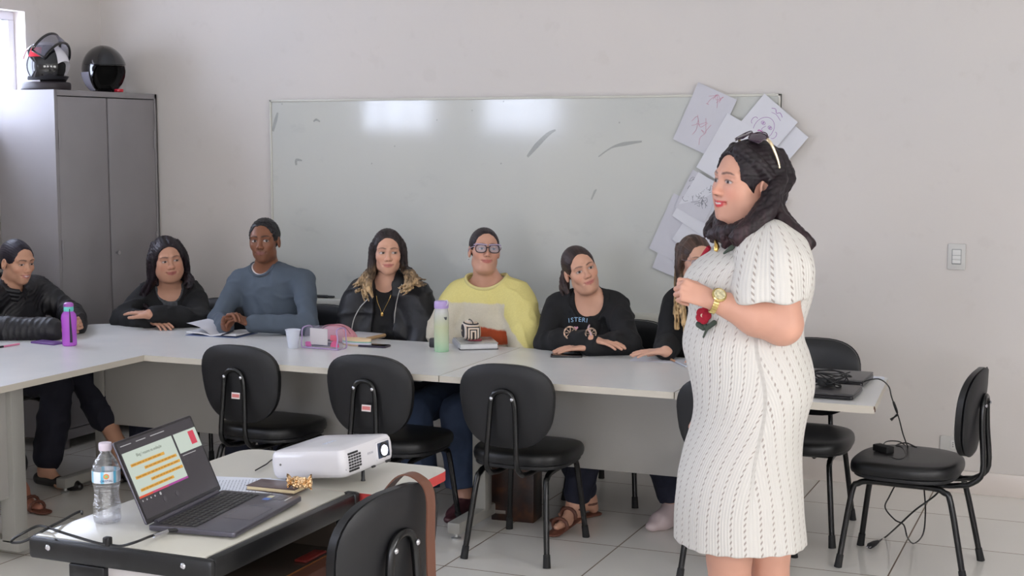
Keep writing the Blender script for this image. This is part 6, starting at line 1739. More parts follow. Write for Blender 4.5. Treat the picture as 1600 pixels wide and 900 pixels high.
def simple_legs(sp, xk, yk, xa, ya, spread=0.09, kz=0.46, fwd=(0, -1)):
    """hips from the pelvis, knees and ankles given as x and y of the middle"""
    M_ = torso_frame(sp); X = nrm(M_[:, 0] * np.array([1, 1, 0])); P = sp['P']
    for a, sd in (('L', 1), ('R', -1)):
        sp['H' + a] = P + X * 0.085 * sd + np.array([0, 0, -0.03]); sp['K' + a] = np.array([xk, yk, kz]) + X * spread * sd; sp['A' + a] = np.array([xa, ya, 0.075]) + X * spread * sd
        d = nrm(np.array([fwd[0], fwd[1], 0.0])); sp['T' + a] = sp['A' + a] + d * 0.15 + np.array([0, 0, -0.055])
def trousers(sp, m, o=0.010, flare=0.012, to=0.92, h=0.0075, label=None, colf=None):
    S = SDF(); M_ = torso_frame(sp)
    S.ell(sp['P'] + np.array([0, 0, 0.0]), (0.155 * sp.get('bulk', 1) + o, 0.125 * sp.get('bulk', 1) + o, 0.115 + o), M_, 0.04)
    for a in ('L', 'R'): leg_ops(S, sp['H' + a], sp['K' + a], sp['A' + a], o, sp.get('legb', 1.0), flare=flare, to=to)
    for a in ('L', 'R'):
        d = nrm(sp['A' + a] - sp['K' + a]); S.plane(sp['K' + a] + (sp['A' + a] - sp['K' + a]) * to, d, 0.003) if a == 'R' and abs(sp['AL'][2] - sp['AR'][2]) < 0.02 else None
    return part_mesh(sp, 'trousers', S, h, m, colf, folds(0.005, 12, 7), label=label)
def shoes(sp, m, o=0.006, h=0.005, name='shoe', sc=1.0):
    for a in ('L', 'R'):
        S = SDF(); foot_ops(S, sp['A' + a].copy() + np.array([0, 0, -0.012]), sp['T' + a].copy(), o, sc)
        S.ell(sp['A' + a] + np.array([0, 0, 0.045]), (0.033, 0.033, 0.045), None, 0.003, 's')
        part_mesh(sp, name, S, h, m)

m_cloth_black = mat('black_knit', (15, 15, 18), 0.85, bump=0.35, bscale=260, bdist=0.001)
m_cloth_black2 = mat('black_jersey', (15, 14, 16), 0.85, bump=0.2, bscale=400, bdist=0.0006)
m_navy = mat('dark_navy_denim', (24, 27, 44), 0.85, var=0.2, vscale=30, bump=0.25, bscale=300, bdist=0.0008)
m_denim = mat('blue_denim', (52, 66, 92), 0.85, var=0.35, vscale=7, bump=0.25, bscale=300, bdist=0.0008)
m_shoe_dark = mat('black_shoe', (20, 17, 18), 0.35)

def surf(S, x, y, lift=0.002, t0=4.5, t1=8.5):
    """first point of the garment under a measured position"""
    d = ray(x, y); ts = np.arange(t0, t1, 0.004) / np.linalg.norm(d); P = (np.array([0, 0, CAM_H]) + ts[:, None] * d).astype(F32); v = S.ev(P); k = np.nonzero(v < 0)[0]
    i = k[0] if len(k) else int(np.argmin(v)); return np.array([0, 0, CAM_H]) + (ts[i] - lift / np.linalg.norm(d)) * d
SG = 'people seated behind the long desks'
def glove(*a): pass
# ------------------------------------------------------------------ person in the grey sweater
sp = seated(J(413, 376, 6.0), R(17), R(2), R(-2), 0.925, male=True, neck=0.056, skin=(128, 84, 62), bulk=0.98, armb=0.95,
            N=J(416, 424, 6.06), SR=J(374, 441, 6.04), SL=J(476, 441, 6.06), P=np.array([-3.72, 6.14, 0.52]),
            ER=J(341, 500, 5.93), EL=J(482, 508, 5.86), WR=J(354, 512, 5.72), WL=J(390, 506, 5.745),
            face=dict(lips=(124, 76, 70), brow=(22, 15, 13), iris=(26, 15, 10), gaze=(0.55, 0.0), stubble=0.35, open_=0.95, blush=0.10, liner=0.7, browth=1.25))
sp['base'] = np.array([-3.73, 6.14, 0.0])
simple_legs(sp, -3.70, 5.66, -3.66, 5.62)
ct = J(364, 494, 5.71)
sp['hands'] = [dict(wrist=sp['WR'] + np.array([0, 0, 0.004]), fdir=ct + np.array([0.01, -0.005, 0.018]) - sp['WR'], palm=V(0.9, -0.35, -0.1), side=V(0, 0, 1), curl=(0.75, 0.8, 0.85, 0.9), curl2=(0.7, 0.7, 0.7, 0.7), thumb=0.3, sc=0.95, thumb_dir=(0.7, 0.7, 0.2)),
               dict(wrist=sp['WL'] + np.array([0, 0, 0.004]), fdir=ct + np.array([-0.002, -0.012, 0.002]) - sp['WL'], palm=V(-0.55, -0.1, -0.45), side=V(-0.1, 0.2, 1), curl=(0.62, 0.66, 0.7, 0.74), curl2=(0.6, 0.6, 0.6, 0.6), thumb=0.3, sc=0.95, thumb_dir=(0.7, 0.6, 0.3))]
make_body(sp, 'person in a blue-grey sweater with short dark hair, hands clasped over an open notebook')
m_sweater = mat('blue_grey_sweater', (78, 88, 100), 0.9, var=0.06, vscale=14, bump=0.3, bscale=300, bdist=0.0008)
top_garment(sp, 'sweater', m_sweater, 0.012, neck=(0.068, 0.072, 0.055), neck_off=(0, -0.012, 0.030), amp=0.0045, seed=4, zmin=0.48)
neckband(sp, m_sweater, 0.012, (0.068, 0.072, 0.055), (0, -0.012, 0.030), 0.0065)
neckband(sp, mat('undershirt_white', (206, 200, 200), 0.8), 0.007, (0.062, 0.066, 0.052), (0, -0.010, 0.034), 0.0060, 'undershirt_collar')
trousers(sp, m_navy); shoes(sp, m_shoe_dark)
S = SDF(); hair_cap(S, sp['X'], sp['hs'], 'short', 0.002)
part_mesh(sp, 'hair', S, 0.003, m_hair, lambda v: hair_paint(v, sp['X'], sp['hs'], (22, 19, 22)), lambda P, val: (0.0024 * fbm(P, 130, 2)).astype(F32))

# ------------------------------------------------------------------ person in the black cardigan, leftmost of the back row
sp = seated(J(262, 405, 5.98), R(46), R(-4), R(-6), 0.93, fat=0.7, neck=0.056, skin=(190, 142, 118), bulk=1.12, bust=1.15, armb=1.05, belly=True,
            N=J(266, 452, 6.06), SR=J(226, 464, 6.0), SL=J(302, 460, 6.12), P=np.array([-4.38, 6.20, 0.52]),
            ER=J(190, 501, 5.86), EL=J(314, 500, 5.95), WL=J(233, 492, 5.73), WR=J(240, 508, 5.79),
            face=dict(lips=(164, 92, 86), brow=(62, 46, 42), iris=(48, 30, 22), gaze=(0.5, 0), smile=0.5, blush=0.35, open_=0.85))
sp['WR'][2] = max(sp['WR'][2], TT + 0.035); sp['WL'][2] = max(sp['WL'][2], TT + 0.075)
sp['base'] = np.array([-4.36, 6.20, 0.0]); simple_legs(sp, -4.25, 5.72, -4.22, 5.66)
sp['hands'] = [dict(wrist=sp['WL'], fdir=J(192, 484, 5.76) - sp['WL'], palm=V(0, 0.1, -1), side=V(0, -0.3, 0.2) + V(0, 1, 0) * 0, curl=(0.08, 0.10, 0.12, 0.16), curl2=(0.12, 0.12, 0.14, 0.16), thumb=0.2, sc=0.86, spread=0.10, thumb_dir=(0.7, 0.65, 0.1)),
               dict(wrist=sp['WR'], fdir=J(275, 513, 5.70) - sp['WR'], palm=V(0, 0.2, -1), side=V(0, 1, 0), curl=(0.15, 0.16, 0.2, 0.2), thumb=0.2, sc=0.86)]
make_body(sp, 'person with long dark hair in a black cardigan over grey, arms folded on the desk')
top_garment(sp, 'cardigan', m_cloth_black, 0.016, neck=(0.070, 0.082, 0.075), neck_off=(0.0, -0.028, 0.012), amp=0.007, seed=6, zmin=0.46, open_front=(0.042, 0, 0), to=0.86)
top_garment(sp, 'blouse', mat('grey_marl_blouse', (74, 76, 80), 0.9, var=0.35, vscale=90), 0.006, neck=(0.058, 0.072, 0.070), neck_off=(0, -0.03, 0.012), amp=0.003, seed=2, zmin=0.55, to=0.25)
trousers(sp, m_navy); shoes(sp, m_shoe_dark)
S = SDF(); hair_cap(S, sp['X'], sp['hs'], 'long', 0.003, fat=1.0); c, Hm = sp['X']; w = lambda p: c + Hm @ (np.asarray(p, float) * sp['hs'])
for sx, end in ((-1, (J(222, 470, 5.95), J(232, 492, 5.93))), (1, (J(296, 440, 6.02), J(292, 452, 6.0)))):
    guide(S, [w((sx * 0.050, 0.0, 0.085)), w((sx * 0.080, -0.012, 0.02)), w((sx * 0.088, 0.004, -0.05)), w((sx * 0.088, 0.02, -0.10)), end[0], end[1]], 0.012, 0.024, 16, 0.012, 0.006, 11 + sx)
    guide(S, [w((sx * 0.045, 0.05, 0.08)), w((sx * 0.075, 0.045, 0.0)), w((sx * 0.08, 0.05, -0.08)), w((sx * 0.085, 0.055, -0.15))], 0.014, 0.026, 14, 0.014, 0.008, 21 + sx)
guide(S, [w((0, 0.09, 0.05)), w((0, 0.10, -0.05)), w((0, 0.09, -0.17))], 0.05, 0.06, 18, 0.014, 0.009, 31)
part_mesh(sp, 'hair', S, 0.0036, m_hair, lambda v: hair_paint(v, sp['X'], sp['hs'], (30, 21, 27)), hair_disp(sp['X'], sp['hs'], 0.0018))

# ------------------------------------------------------------------ person with ombre hair and bomber jacket
sp = seated(J(606, 394, 6.0), R(29), R(1), R(0), 0.905, neck=0.046, skin=(206, 158, 134), bulk=0.90, bust=1.0,
            N=J(607, 441, 6.05), SR=J(564, 462, 6.05), SL=J(650, 462, 6.07), P=np.array([-3.12, 6.16, 0.52]),
            ER=J(548, 522, 6.02), EL=J(668, 520, 6.02), WR=np.array([-3.19, 5.92, 0.585]), WL=np.array([-2.98, 5.92, 0.585]),
            face=dict(lips=(188, 112, 104), brow=(66, 48, 40), iris=(64, 46, 36), gaze=(0.75, 0), smile=0.25, blush=0.3, open_=1.0))
sp['base'] = np.array([-3.10, 6.16, 0.0]); simple_legs(sp, -3.05, 5.68, -3.02, 5.64)
sp['hands'] = [dict(wrist=sp['WR'], fdir=V(0.5, -0.8, -0.2), palm=V(0, 0, -1), side=V(1, 0, 0), sc=0.85), dict(wrist=sp['WL'], fdir=V(-0.5, -0.8, -0.2), palm=V(0, 0, -1), side=V(-1, 0, 0), sc=0.85)]
make_body(sp, 'person with long ombre hair in a black quilted jacket and gold pendant', balls=[(sp['X'][0] + np.array([0, 0, -0.02]), 0.17)])
m_bomber = mat('black_nylon_jacket', (19, 19, 23), 0.55, bump=0.5, bscale=26, bdist=0.006)
top_garment(sp, 'jacket', m_bomber, 0.028, neck=(0.060, 0.075, 0.060), neck_off=(0, -0.01, 0.030), amp=0.006, sc=9, seed=8, zmin=0.48, open_front=(0.060, 0, 0), sleeve=0.008, r=(0.046, 0.042, 0.038))
top_garment(sp, 'top', m_cloth_black2, 0.010, neck=(0.066, 0.078, 0.062), neck_off=(0, -0.018, 0.026), amp=0.003, seed=2, zmin=0.50, to=0.2)
m_zip = mat('pale_zip', (176, 172, 166), 0.4, 0.3); Sj = sp['g']['jacket']
for zl in (((574, 468), (563, 480), (554, 496), (550, 512), (549, 526)), ((628, 444), (622, 462), (618, 482), (616, 504), (615, 526))):
    mb = MB(); mb.tube([tuple(surf(Sj, x, y, 0.006)) for x, y in zl], 0.0022, 6, smooth=3); mb_part(sp, mb, 'zip_edge', m_zip)
St = sp['g']['top']
mb = MB(); mb.tube([tuple(surf(St, x, y, 0.003)) for x, y in ((588, 462), (590, 472), (594, 482), (597, 489), (602, 480), (608, 468), (611, 460))], 0.0009, 6, smooth=4)
m_goldj = mat('gold', (214, 178, 104), 0.25, 1.0)
ch = mb_part(sp, mb, 'necklace', m_goldj, label='fine gold chain')
mb = MB(); q = surf(St, 597, 491.5, 0.003); mb.box(tuple(q), (0.013, 0.003, 0.016), 0.001); mb_part(sp, mb, 'pendant', m_goldj)
trousers(sp, m_navy); shoes(sp, m_shoe_dark)
S = SDF(); hair_cap(S, sp['X'], sp['hs'], 'long', 0.0); c, Hm = sp['X']; w = lambda p: c + Hm @ (np.asarray(p, float) * sp['hs'])
for sx, ends in ((-1, ((580, 432, 5.98), (573, 452, 5.93), (579, 470, 5.915))), (-1, ((572, 428, 6.0), (562, 446, 5.98), (552, 452, 5.96))), (1, ((636, 428, 6.0), (640, 446, 5.96), (622, 458, 5.925))), (1, ((642, 426, 6.02), (652, 440, 6.0), (662, 441, 5.98)))):
    guide(S, [w((sx * 0.030, -0.02, 0.098)), w((sx * 0.074, -0.020, 0.04)), w((sx * 0.082, -0.004, -0.04)), w((sx * 0.086, 0.004, -0.085)), J(*ends[0]), J(*ends[1]), J(*ends[2])], 0.008, 0.024, 22, 0.0082, 0.0032, 41 + sx + int(ends[0][0]), wav=0.006)
guide(S, [w((0, 0.09, 0.05)), w((0, 0.10, -0.05)), w((0, 0.09, -0.20))], 0.05, 0.06, 18, 0.013, 0.008, 33)
part_mesh(sp, 'hair', S, 0.0034, m_hair, lambda v: hair_paint(v, sp['X'], sp['hs'], (40, 30, 30), (176, 148, 112), -0.05, -0.20), hair_disp(sp['X'], sp['hs'], 0.0015))

# ------------------------------------------------------------------ person in the yellow and cream jumper
sp = seated(J(757, 391, 6.0), R(34), R(9), R(3), 0.885, fat=0.32, neck=0.056, skin=(200, 152, 130), bulk=1.12, bust=1.1, armb=1.05, belly=True,
            N=J(762, 440, 6.06), SR=J(718, 462, 6.05), SL=J(806, 462, 6.08), P=np.array([-2.60, 6.18, 0.52]),
            ER=J(693, 520, 6.0), EL=J(822, 520, 6.0), WR=np.array([-2.72, 5.90, 0.60]), WL=np.array([-2.44, 5.90, 0.60]),
            face=dict(lips=(176, 96, 90), brow=(54, 40, 36), iris=(40, 28, 22), gaze=(0.4, 0.1), smile=0.7, blush=0.35, open_=0.85))
sp['base'] = np.array([-2.60, 6.18, 0.0]); simple_legs(sp, -2.70, 5.56, -2.66, 5.55, 0.10, kz=0.45)
sp['hands'] = [dict(wrist=sp['WR'], fdir=V(0.5, -0.8, -0.2), palm=V(0, 0, -1), side=V(1, 0, 0), sc=0.85), dict(wrist=sp['WL'], fdir=V(-0.5, -0.8, -0.2), palm=V(0, 0, -1), side=V(-1, 0, 0), sc=0.85)]
make_body(sp, 'person with glasses and tied hair in a yellow, cream and rust knitted jumper', balls=[(sp['X'][0] + np.array([0, 0, -0.02]), 0.17)])
def jumper_col(v):
    col = np.tile(L3((206, 198, 178)), (len(v), 1)); n = fbm(v.astype(F32), 60, 5) * 0.003
    px_ = v[:, 2] + n
    yel = L3((220, 208, 134)); rust = L3((176, 78, 42))
    SLx = sp['SL'][0]; m = smoothstep(0.872, 0.880, px_)
    out = (v[:, 0] > SLx - 0.015)          # the sleeve on the right stays yellow further down
    m = np.maximum(m, out * smoothstep(0.80, 0.81, px_ + (v[:, 0] - SLx) * 0.9) * 1.0); m = m[:, None]
    col = col * (1 - m) + yel * m
    r = (smoothstep(0.748, 0.742, px_ + (v[:, 0] + 2.45) * 0.12) * smoothstep(0.690, 0.696, px_) * (v[:, 0] > -2.72) * (v[:, 0] < SLx + 0.01) * (v[:, 1] < 6.1))[:, None]
    col = col * (1 - r) + rust * r
    return col
m_jumper = attr_mat('knitted_jumper', 0.95, bump=(190, 0.55, 0.0016, (1, 1, 0.6)), var=0.10, vscale=160)
top_garment(sp, 'jumper', m_jumper, 0.022, neck=(0.098, 0.090, 0.060), neck_off=(0.0, -0.015, 0.036), amp=0.005, sc=9, seed=12, zmin=0.46, sleeve=0.016, colf=jumper_col, h=0.005, r=(0.048, 0.044, 0.036))
neckband(sp, mat('yellow_rib', (212, 202, 140), 0.95, bump=0.8, bscale=120, bdist=0.002), 0.022, (0.098, 0.090, 0.060), (0.0, -0.015, 0.036), 0.008, 'ribbed_neckband')
m_pinkneck = mat('mauve_necklace', (172, 128, 132), 0.6)
trousers(sp, m_denim, flare=0.030, o=0.016); shoes(sp, mat('dark_red_shoe', (74, 40, 46), 0.5))
S = SDF(); hair_cap(S, sp['X'], sp['hs'], 'tied', 0.002); c, Hm = sp['X']; w = lambda p: c + Hm @ (np.asarray(p, float) * sp['hs'])
guide(S, [w((0.0, 0.10, 0.0)), w((0.0, 0.135, -0.03)), w((0.0, 0.14, -0.10))], 0.012, 0.016, 8, 0.012, 0.006, 5)
part_mesh(sp, 'hair', S, 0.0032, m_hair, lambda v: hair_paint(v, sp['X'], sp['hs'], (42, 32, 36)), hair_disp(sp['X'], sp['hs'], 0.0012))
def glasses(sp, rim, lens, w=0.027, hh=0.0205, r=0.0028, arm=None, label=None, clear_top=None):
    """spectacles in head space"""
    T = headT(sp); root = None; mb = MB()
    for sx in (-1, 1):
        pts = []
        for a in np.linspace(0, 2 * PI, 24, endpoint=False):
            x = w * math.copysign(abs(math.cos(a)) ** 0.72, math.cos(a)); z = hh * math.copysign(abs(math.sin(a)) ** 0.78, math.sin(a)); x0 = sx * 0.0345 + x
            pts.append((x0, -0.1005 + 2.6 * x0 * x0, -0.0005 + z))
        mb.tube(pts, r, 8, closed=True)
    mb.tube([(-0.0075, -0.101, 0.004), (0, -0.104, 0.006), (0.0075, -0.101, 0.004)], r, 8, smooth=3)
    o = mb_part(sp, mb, 'glasses_frame', rim, T=T, label=label)
    mb = MB()
    for sx in (-1, 1): mb.tube([(sx * 0.061, -0.090, 0.010), (sx * 0.072, -0.080, 0.010), (sx * 0.080, -0.03, 0.006), (sx * 0.081, 0.008, 0.002), (sx * 0.080, 0.02, -0.012)], r * 0.8, 8, smooth=4)
    mb_part(sp, mb, 'temple_arms', arm or rim, T=T)
    mb = MB()
    for sx in (-1, 1):
        g_ = [[(sx * 0.0345 + u * w * (1 - 0.10 * abs(v) ** 4), -0.1005 + 2.6 * (sx * 0.0345 + u * w) ** 2, -0.0005 + v * hh * (1 - 0.10 * abs(u) ** 4)) for u in np.linspace(-0.98, 0.98, 7)] for v in np.linspace(-0.97, 0.97, 6)]
        mb.grid(g_, thick=(0, -0.0006, 0))
    mb_part(sp, mb, 'lenses', lens, T=T)
m_lens = mat('spectacle_lens', (190, 204, 226), 0.04, alpha=0.16, spec=1.0)
glasses(sp, mat('dark_spectacle_rim', (52, 32, 34), 0.3), m_lens, arm=mat('lilac_temple', (168, 150, 180), 0.3), label='dark rimmed glasses')
mb = MB()
T = headT(sp)
for sx in (-1, 1): mb.tube([(sx * 0.004, -0.1055, 0.018), (sx * 0.030, -0.103, 0.0215), (sx * 0.058, -0.094, 0.022), (sx * 0.070, -0.084, 0.019)], 0.0030, 8, smooth=4)
mb_part(sp, mb, 'clear_upper_rim', mat('lilac_clear_rim', (178, 164, 192), 0.2), T=T)
mb = MB(); cc_ = w((-0.080, 0.010, -0.048)); mb.box(tuple(cc_), (0.005, 0.005, 0.007), 0.0015); mb_part(sp, mb, 'earring', m_chrome)

# ------------------------------------------------------------------ person in the black top with lettering
sp = seated(J(907, 421, 5.96), R(36), R(3), R(-20), 0.90, fat=0.35, neck=0.052, skin=(204, 156, 132), bulk=1.12, bust=1.15, armb=0.95, belly=True,
            N=J(922, 466, 6.03), SR=J(870, 480, 6.03), SL=J(962, 478, 6.06), P=np.array([-2.08, 6.17, 0.52]),
            ER=J(852, 537, 5.90), EL=J(984, 537, 5.88), WL=J(920, 542, 5.755), WR=J(924, 534, 5.765),
            face=dict(lips=(186, 110, 104), brow=(50, 38, 34), iris=(38, 26, 20), gaze=(0.1, 0.1), smile=0.3, blush=0.3, open_=1.05))
sp['WL'][2] = max(sp['WL'][2], TT + 0.032); sp['WR'][2] = max(sp['WR'][2], TT + 0.070)
sp['base'] = np.array([-2.08, 6.17, 0.0]); simple_legs(sp, -2.06, 5.60, -2.07, 5.62, 0.08)
sp['AL'] = np.array([-2.05, 5.55, 0.10]); sp['TL'] = np.array([-2.08, 5.41, 0.035]); sp['AR'] = np.array([-2.06, 5.74, 0.075]); sp['TR'] = np.array([-2.14, 5.62, 0.03])
sp['hands'] = [dict(wrist=sp['WL'], fdir=J(850, 546, 5.715) - sp['WL'], palm=V(0, 0.15, -1), side=V(0, 1, 0.1), curl=(0.10, 0.10, 0.12, 0.12), curl2=(0.10, 0.10, 0.1, 0.1), thumb=0.15, sc=0.90, thumb_dir=(0.75, 0.6, 0.1)),
               dict(wrist=sp['WR'], fdir=J(985, 541, 5.76) - sp['WR'], palm=V(0, 0.1, -1), side=V(0, 1, 0.1), curl=(0.10, 0.10, 0.12, 0.16), curl2=(0.14, 0.14, 0.14, 0.16), thumb=0.15, sc=0.88)]
make_body(sp, 'person with tilted head and ponytail in a black top with lettering, arms folded')
M_ = torso_frame(sp)
top_garment(sp, 'cardigan', m_cloth_black, 0.018, neck=(0.085, 0.10, 0.085), neck_off=(0.004, -0.035, 0.012), amp=0.007, seed=16, zmin=0.46, open_front=(0.055, 0, 0), to=0.88)
top_garment(sp, 'top', m_cloth_black2, 0.011, neck=(0.066, 0.080, 0.082), neck_off=(0.004, -0.036, 0.014), amp=0.003, seed=2, zmin=0.50, to=0.2)
Sc, Sd = sp['g']['top'], sp['g']['cardigan']
def surf2(x, y, l):
    a_, b_ = surf(Sc, x, y, l), surf(Sd, x, y, l + 0.003); o_ = np.array([0, 0, CAM_H]); return a_ if np.linalg.norm(a_ - o_) < np.linalg.norm(b_ - o_) else b_
m_let = mat('pale_blue_lettering', (150, 188, 220), 0.6)
mb = MB()
for ch_, x_, y_, rz_ in (('I', 889, 501, 0.10), ('S', 894, 500.2, 0.06), ('T', 900, 499.6, 0.02), ('E', 906, 499.6, -0.02), ('R', 912, 500.2, -0.06), ('I', 917, 501, -0.10)):
    q = surf2(x_, y_, 0.004); mb.text(ch_, 0.028, Matrix.Translation(tuple(q)) @ Matrix.Rotation(R(18), 4, 'Z') @ Matrix.Rotation(PI / 2 - 0.15, 4, 'X') @ Matrix.Rotation(rz_, 4, 'Z'), 0.0012)
mb_part(sp, mb, 'chest_lettering', m_let)
m_mo = mat('floral_print', (176, 148, 128), 0.7, var=0.9, vscale=90)
for x_, y_, r_ in ((891, 525, 0.026), (923, 526, 0.022)):
    q = surf2(x_, y_ - 5, 0.004); mb = MB(); Tm = Matrix.Translation(tuple(q)) @ Matrix.Rotation(R(18), 4, 'Z') @ Matrix.Rotation(PI / 2 - 0.15, 4, 'X')
    mb.tube([(r_ * math.cos(a), r_ * math.sin(a), 0) for a in np.linspace(0, 2 * PI, 20, endpoint=False)], 0.0035, 6, T=Tm, closed=True)
    for k in range(4): mb.tube([(r_ * math.cos(k * PI / 4), r_ * math.sin(k * PI / 4), 0), (-r_ * math.cos(k * PI / 4), -r_ * math.sin(k * PI / 4), 0)], 0.0018, 5, T=Tm)
    mb_part(sp, mb, 'printed_wheel', m_mo)
q = surf2(900, 513, 0.004); mb = MB(); mb.prism([(0, -0.009), (0.010, 0.002), (0.008, 0.008), (0.003, 0.008), (0, 0.004), (-0.003, 0.008), (-0.008, 0.008), (-0.010, 0.002)], 0, 0.002, T=Matrix.Translation(tuple(q)) @ Matrix.Rotation(R(18), 4, 'Z') @ Matrix.Rotation(PI / 2 - 0.15, 4, 'X')); mb_part(sp, mb, 'printed_heart', mat('pink_print_heart', (222, 160, 180), 0.6))
mb = MB(); mb.tube([tuple(surf2(x, y, 0.004)) for x, y in ((921, 508), (919, 514), (922, 519), (924, 524))], [0.004, 0.005, 0.003], 6, smooth=3); mb_part(sp, mb, 'printed_figure', mat('pale_pink_print', (214, 186, 196), 0.6))
trousers(sp, m_navy, to=0.86)
m_sandal = mat('brown_leather_sandal', (104, 62, 48), 0.5)
for a in ('L', 'R'):
    S = SDF(); an, toe = sp['A' + a], sp['T' + a]; d = nrm((toe - an) * np.array([1, 1, 0])); n_ = np.array([-d[1], d[0], 0.0])
    z = max(0.008, toe[2] - 0.024); S.cap(np.array([an[0] - d[0] * 0.04, an[1] - d[1] * 0.04, z if a == 'R' else an[2] - 0.055]), np.array([toe[0] + d[0] * 0.02, toe[1] + d[1] * 0.02, z]), 0.030, 0.034, 0.01, sq=((0, 0, 1), 0.28))
    mid = an * 0.4 + toe * 0.6
    for q in (0.35, 0.8):
        m0 = an * (1 - q) + toe * q
        pts = [m0 + n_ * 0.036 * math.cos(t_) + np.array([0, 0, 1]) * (0.030 * math.sin(t_) - 0.012) for t_ in np.linspace(-0.3, PI + 0.3, 9)]
        S.chain(pts, [0.0075] * 9, 0.004)
    pts = [an + n_ * 0.038 * math.cos(t_) - d * 0.036 * math.sin(t_) + np.array([0, 0, -0.012]) for t_ in np.linspace(0, 2 * PI, 13)]; S.chain(pts, [0.006] * 13, 0.003)
    part_mesh(sp, 'sandal', S, 0.0045, m_sandal)
S = SDF(); hair_cap(S, sp['X'], sp['hs'], 'tied', 0.003); c, Hm = sp['X']; w = lambda p: c + Hm @ (np.asarray(p, float) * sp['hs'])
guide(S, [w((-0.02, 0.11, 0.01)), w((-0.055, 0.12, -0.02)), w((-0.085, 0.10, -0.07)), w((-0.085, 0.085, -0.12))], 0.016, 0.020, 12, 0.012, 0.005, 5, wav=0.004)
part_mesh(sp, 'hair', S, 0.0032, m_hair, lambda v: hair_paint(v, sp['X'], sp['hs'], (52, 38, 36)), hair_disp(sp['X'], sp['hs'], 0.0013))
sp6 = sp

# ------------------------------------------------------------------ person half hidden behind the white dress
sp = seated(J(1086, 406, 6.0), R(40), R(-4), R(0), 0.90, neck=0.048, skin=(206, 160, 138), bulk=0.95, bust=1.0,
            N=J(1083, 456, 6.05), SR=J(1054, 474, 6.04), SL=J(1135, 474, 6.07), P=np.array([-1.53, 6.15, 0.52]),
            ER=J(1044, 538, 5.92), EL=J(1150, 538, 5.92), WR=J(1040, 549, 5.74), WL=J(1120, 552, 5.74),
            face=dict(lips=(180, 104, 100), brow=(70, 54, 46), iris=(54, 38, 30), gaze=(0.4, 0.0), blush=0.4))
for a in ('WR', 'WL'): sp[a][2] = max(sp[a][2], TT + 0.034)
sp['base'] = np.array([-1.53, 6.15, 0.0]); simple_legs(sp, -1.66, 5.70, -1.64, 5.76, 0.10)
sp['AR'] = np.array([-1.69, 5.78, 0.075]); sp['TR'] = sp['AR'] + np.array([-0.04, -0.15, -0.05])
sp['hands'] = [dict(wrist=sp['WR'], fdir=V(-0.7, -0.25, -0.02), palm=V(0, 0.1, -1), side=V(0, 1, 0.1), curl=(0.1, 0.12, 0.12, 0.16), sc=0.84), dict(wrist=sp['WL'], fdir=V(-0.8, -0.2, -0.02), palm=V(0, 0, -1), side=V(0, 1, 0), sc=0.84)]
make_body(sp, 'person in glasses and black, half hidden behind the standing person')
top_garment(sp, 'top', m_cloth_black, 0.014, neck=(0.062, 0.072, 0.055), neck_off=(0, -0.015, 0.02), amp=0.006, seed=22, zmin=0.46, to=0.84)
trousers(sp, m_navy, o=0.014, flare=0.012, to=0.90)
shoes(sp, mat('pale_pink_sneaker', (204, 186, 186), 0.6, bump=0.2, bscale=200), o=0.010, sc=1.15)
S = SDF(); hair_cap(S, sp['X'], sp['hs'], 'long', -0.004); c, Hm = sp['X']; w = lambda p: c + Hm @ (np.asarray(p, float) * sp['hs'])
for sx, ends in ((-1, ((1061, 445, 5.99), (1058, 480, 5.93), (1058, 522, 5.90))), (-1, ((1066, 450, 5.96), (1066, 485, 5.91), (1070, 528, 5.88))), (1, ((1108, 450, 5.99), (1105, 480, 5.93), (1100, 520, 5.90)))):
    guide(S, [w((sx * 0.030, -0.01, 0.095)), w((sx * 0.072, -0.010, 0.03)), w((sx * 0.080, 0.006, -0.05)), J(*ends[0]), J(*ends[1]), J(*ends[2])], 0.008, 0.014, 12, 0.008, 0.004, 61 + sx + int(ends[0][0]), wav=0.003)
guide(S, [w((0, 0.09, 0.05)), w((0, 0.10, -0.05)), w((0, 0.09, -0.20))], 0.05, 0.05, 14, 0.013, 0.008, 33)
part_mesh(sp, 'hair', S, 0.0036, m_hair, lambda v: hair_paint(v, sp['X'], sp['hs'], (74, 56, 48), (176, 146, 104), -0.05, -0.22), hair_disp(sp['X'], sp['hs'], 0.0014))
glasses(sp, mat('thin_silver_rim', (150, 140, 146), 0.3, 0.4), m_lens, w=0.024, hh=0.016, r=0.0016, label='thin pale glasses')
sp7 = sp

# ------------------------------------------------------------------ person in the puffer jacket at the left end
c1 = J(27, 409, 5.46)
sp = seated(c1, R(78), R(-8), R(0), 0.90, neck=0.050, skin=(196, 148, 122), bulk=0.95, bust=0.9,
            N=J(27, 458, 5.46) + V(-0.05, 0, 0), SR=np.array([-4.97, 5.32, 0.86]), SL=np.array([-4.95, 5.67, 0.87]), P=np.array([-5.02, 5.48, 0.52]),
            ER=np.array([-4.86, 5.16, 0.735]), EL=np.array([-4.80, 5.72, 0.755]), WR=J(92, 516, 5.28), WL=J(118, 508, 5.46),
            face=dict(lips=(180, 108, 104), brow=(40, 30, 30), iris=(40, 28, 22), gaze=(-0.2, -0.5), blush=0.25, open_=0.75, smile=0.5, teeth=True))
sp['base'] = np.array([-5.02, 5.48, 0.0])
sp['WR'][2] = max(sp['WR'][2], TT + 0.034); sp['WL'][2] = max(sp['WL'][2], TT + 0.045)
for a, sd in (('L', 1), ('R', -1)):
    sp['H' + a] = sp['P'] + np.array([0.0, 0.09 * sd, -0.03])
sp['KR'] = np.array([-4.56, 5.34, 0.47]); sp['AR'] = np.array([-4.58, 5.26, 0.085]); sp['TR'] = np.array([-4.42, 5.25, 0.03])
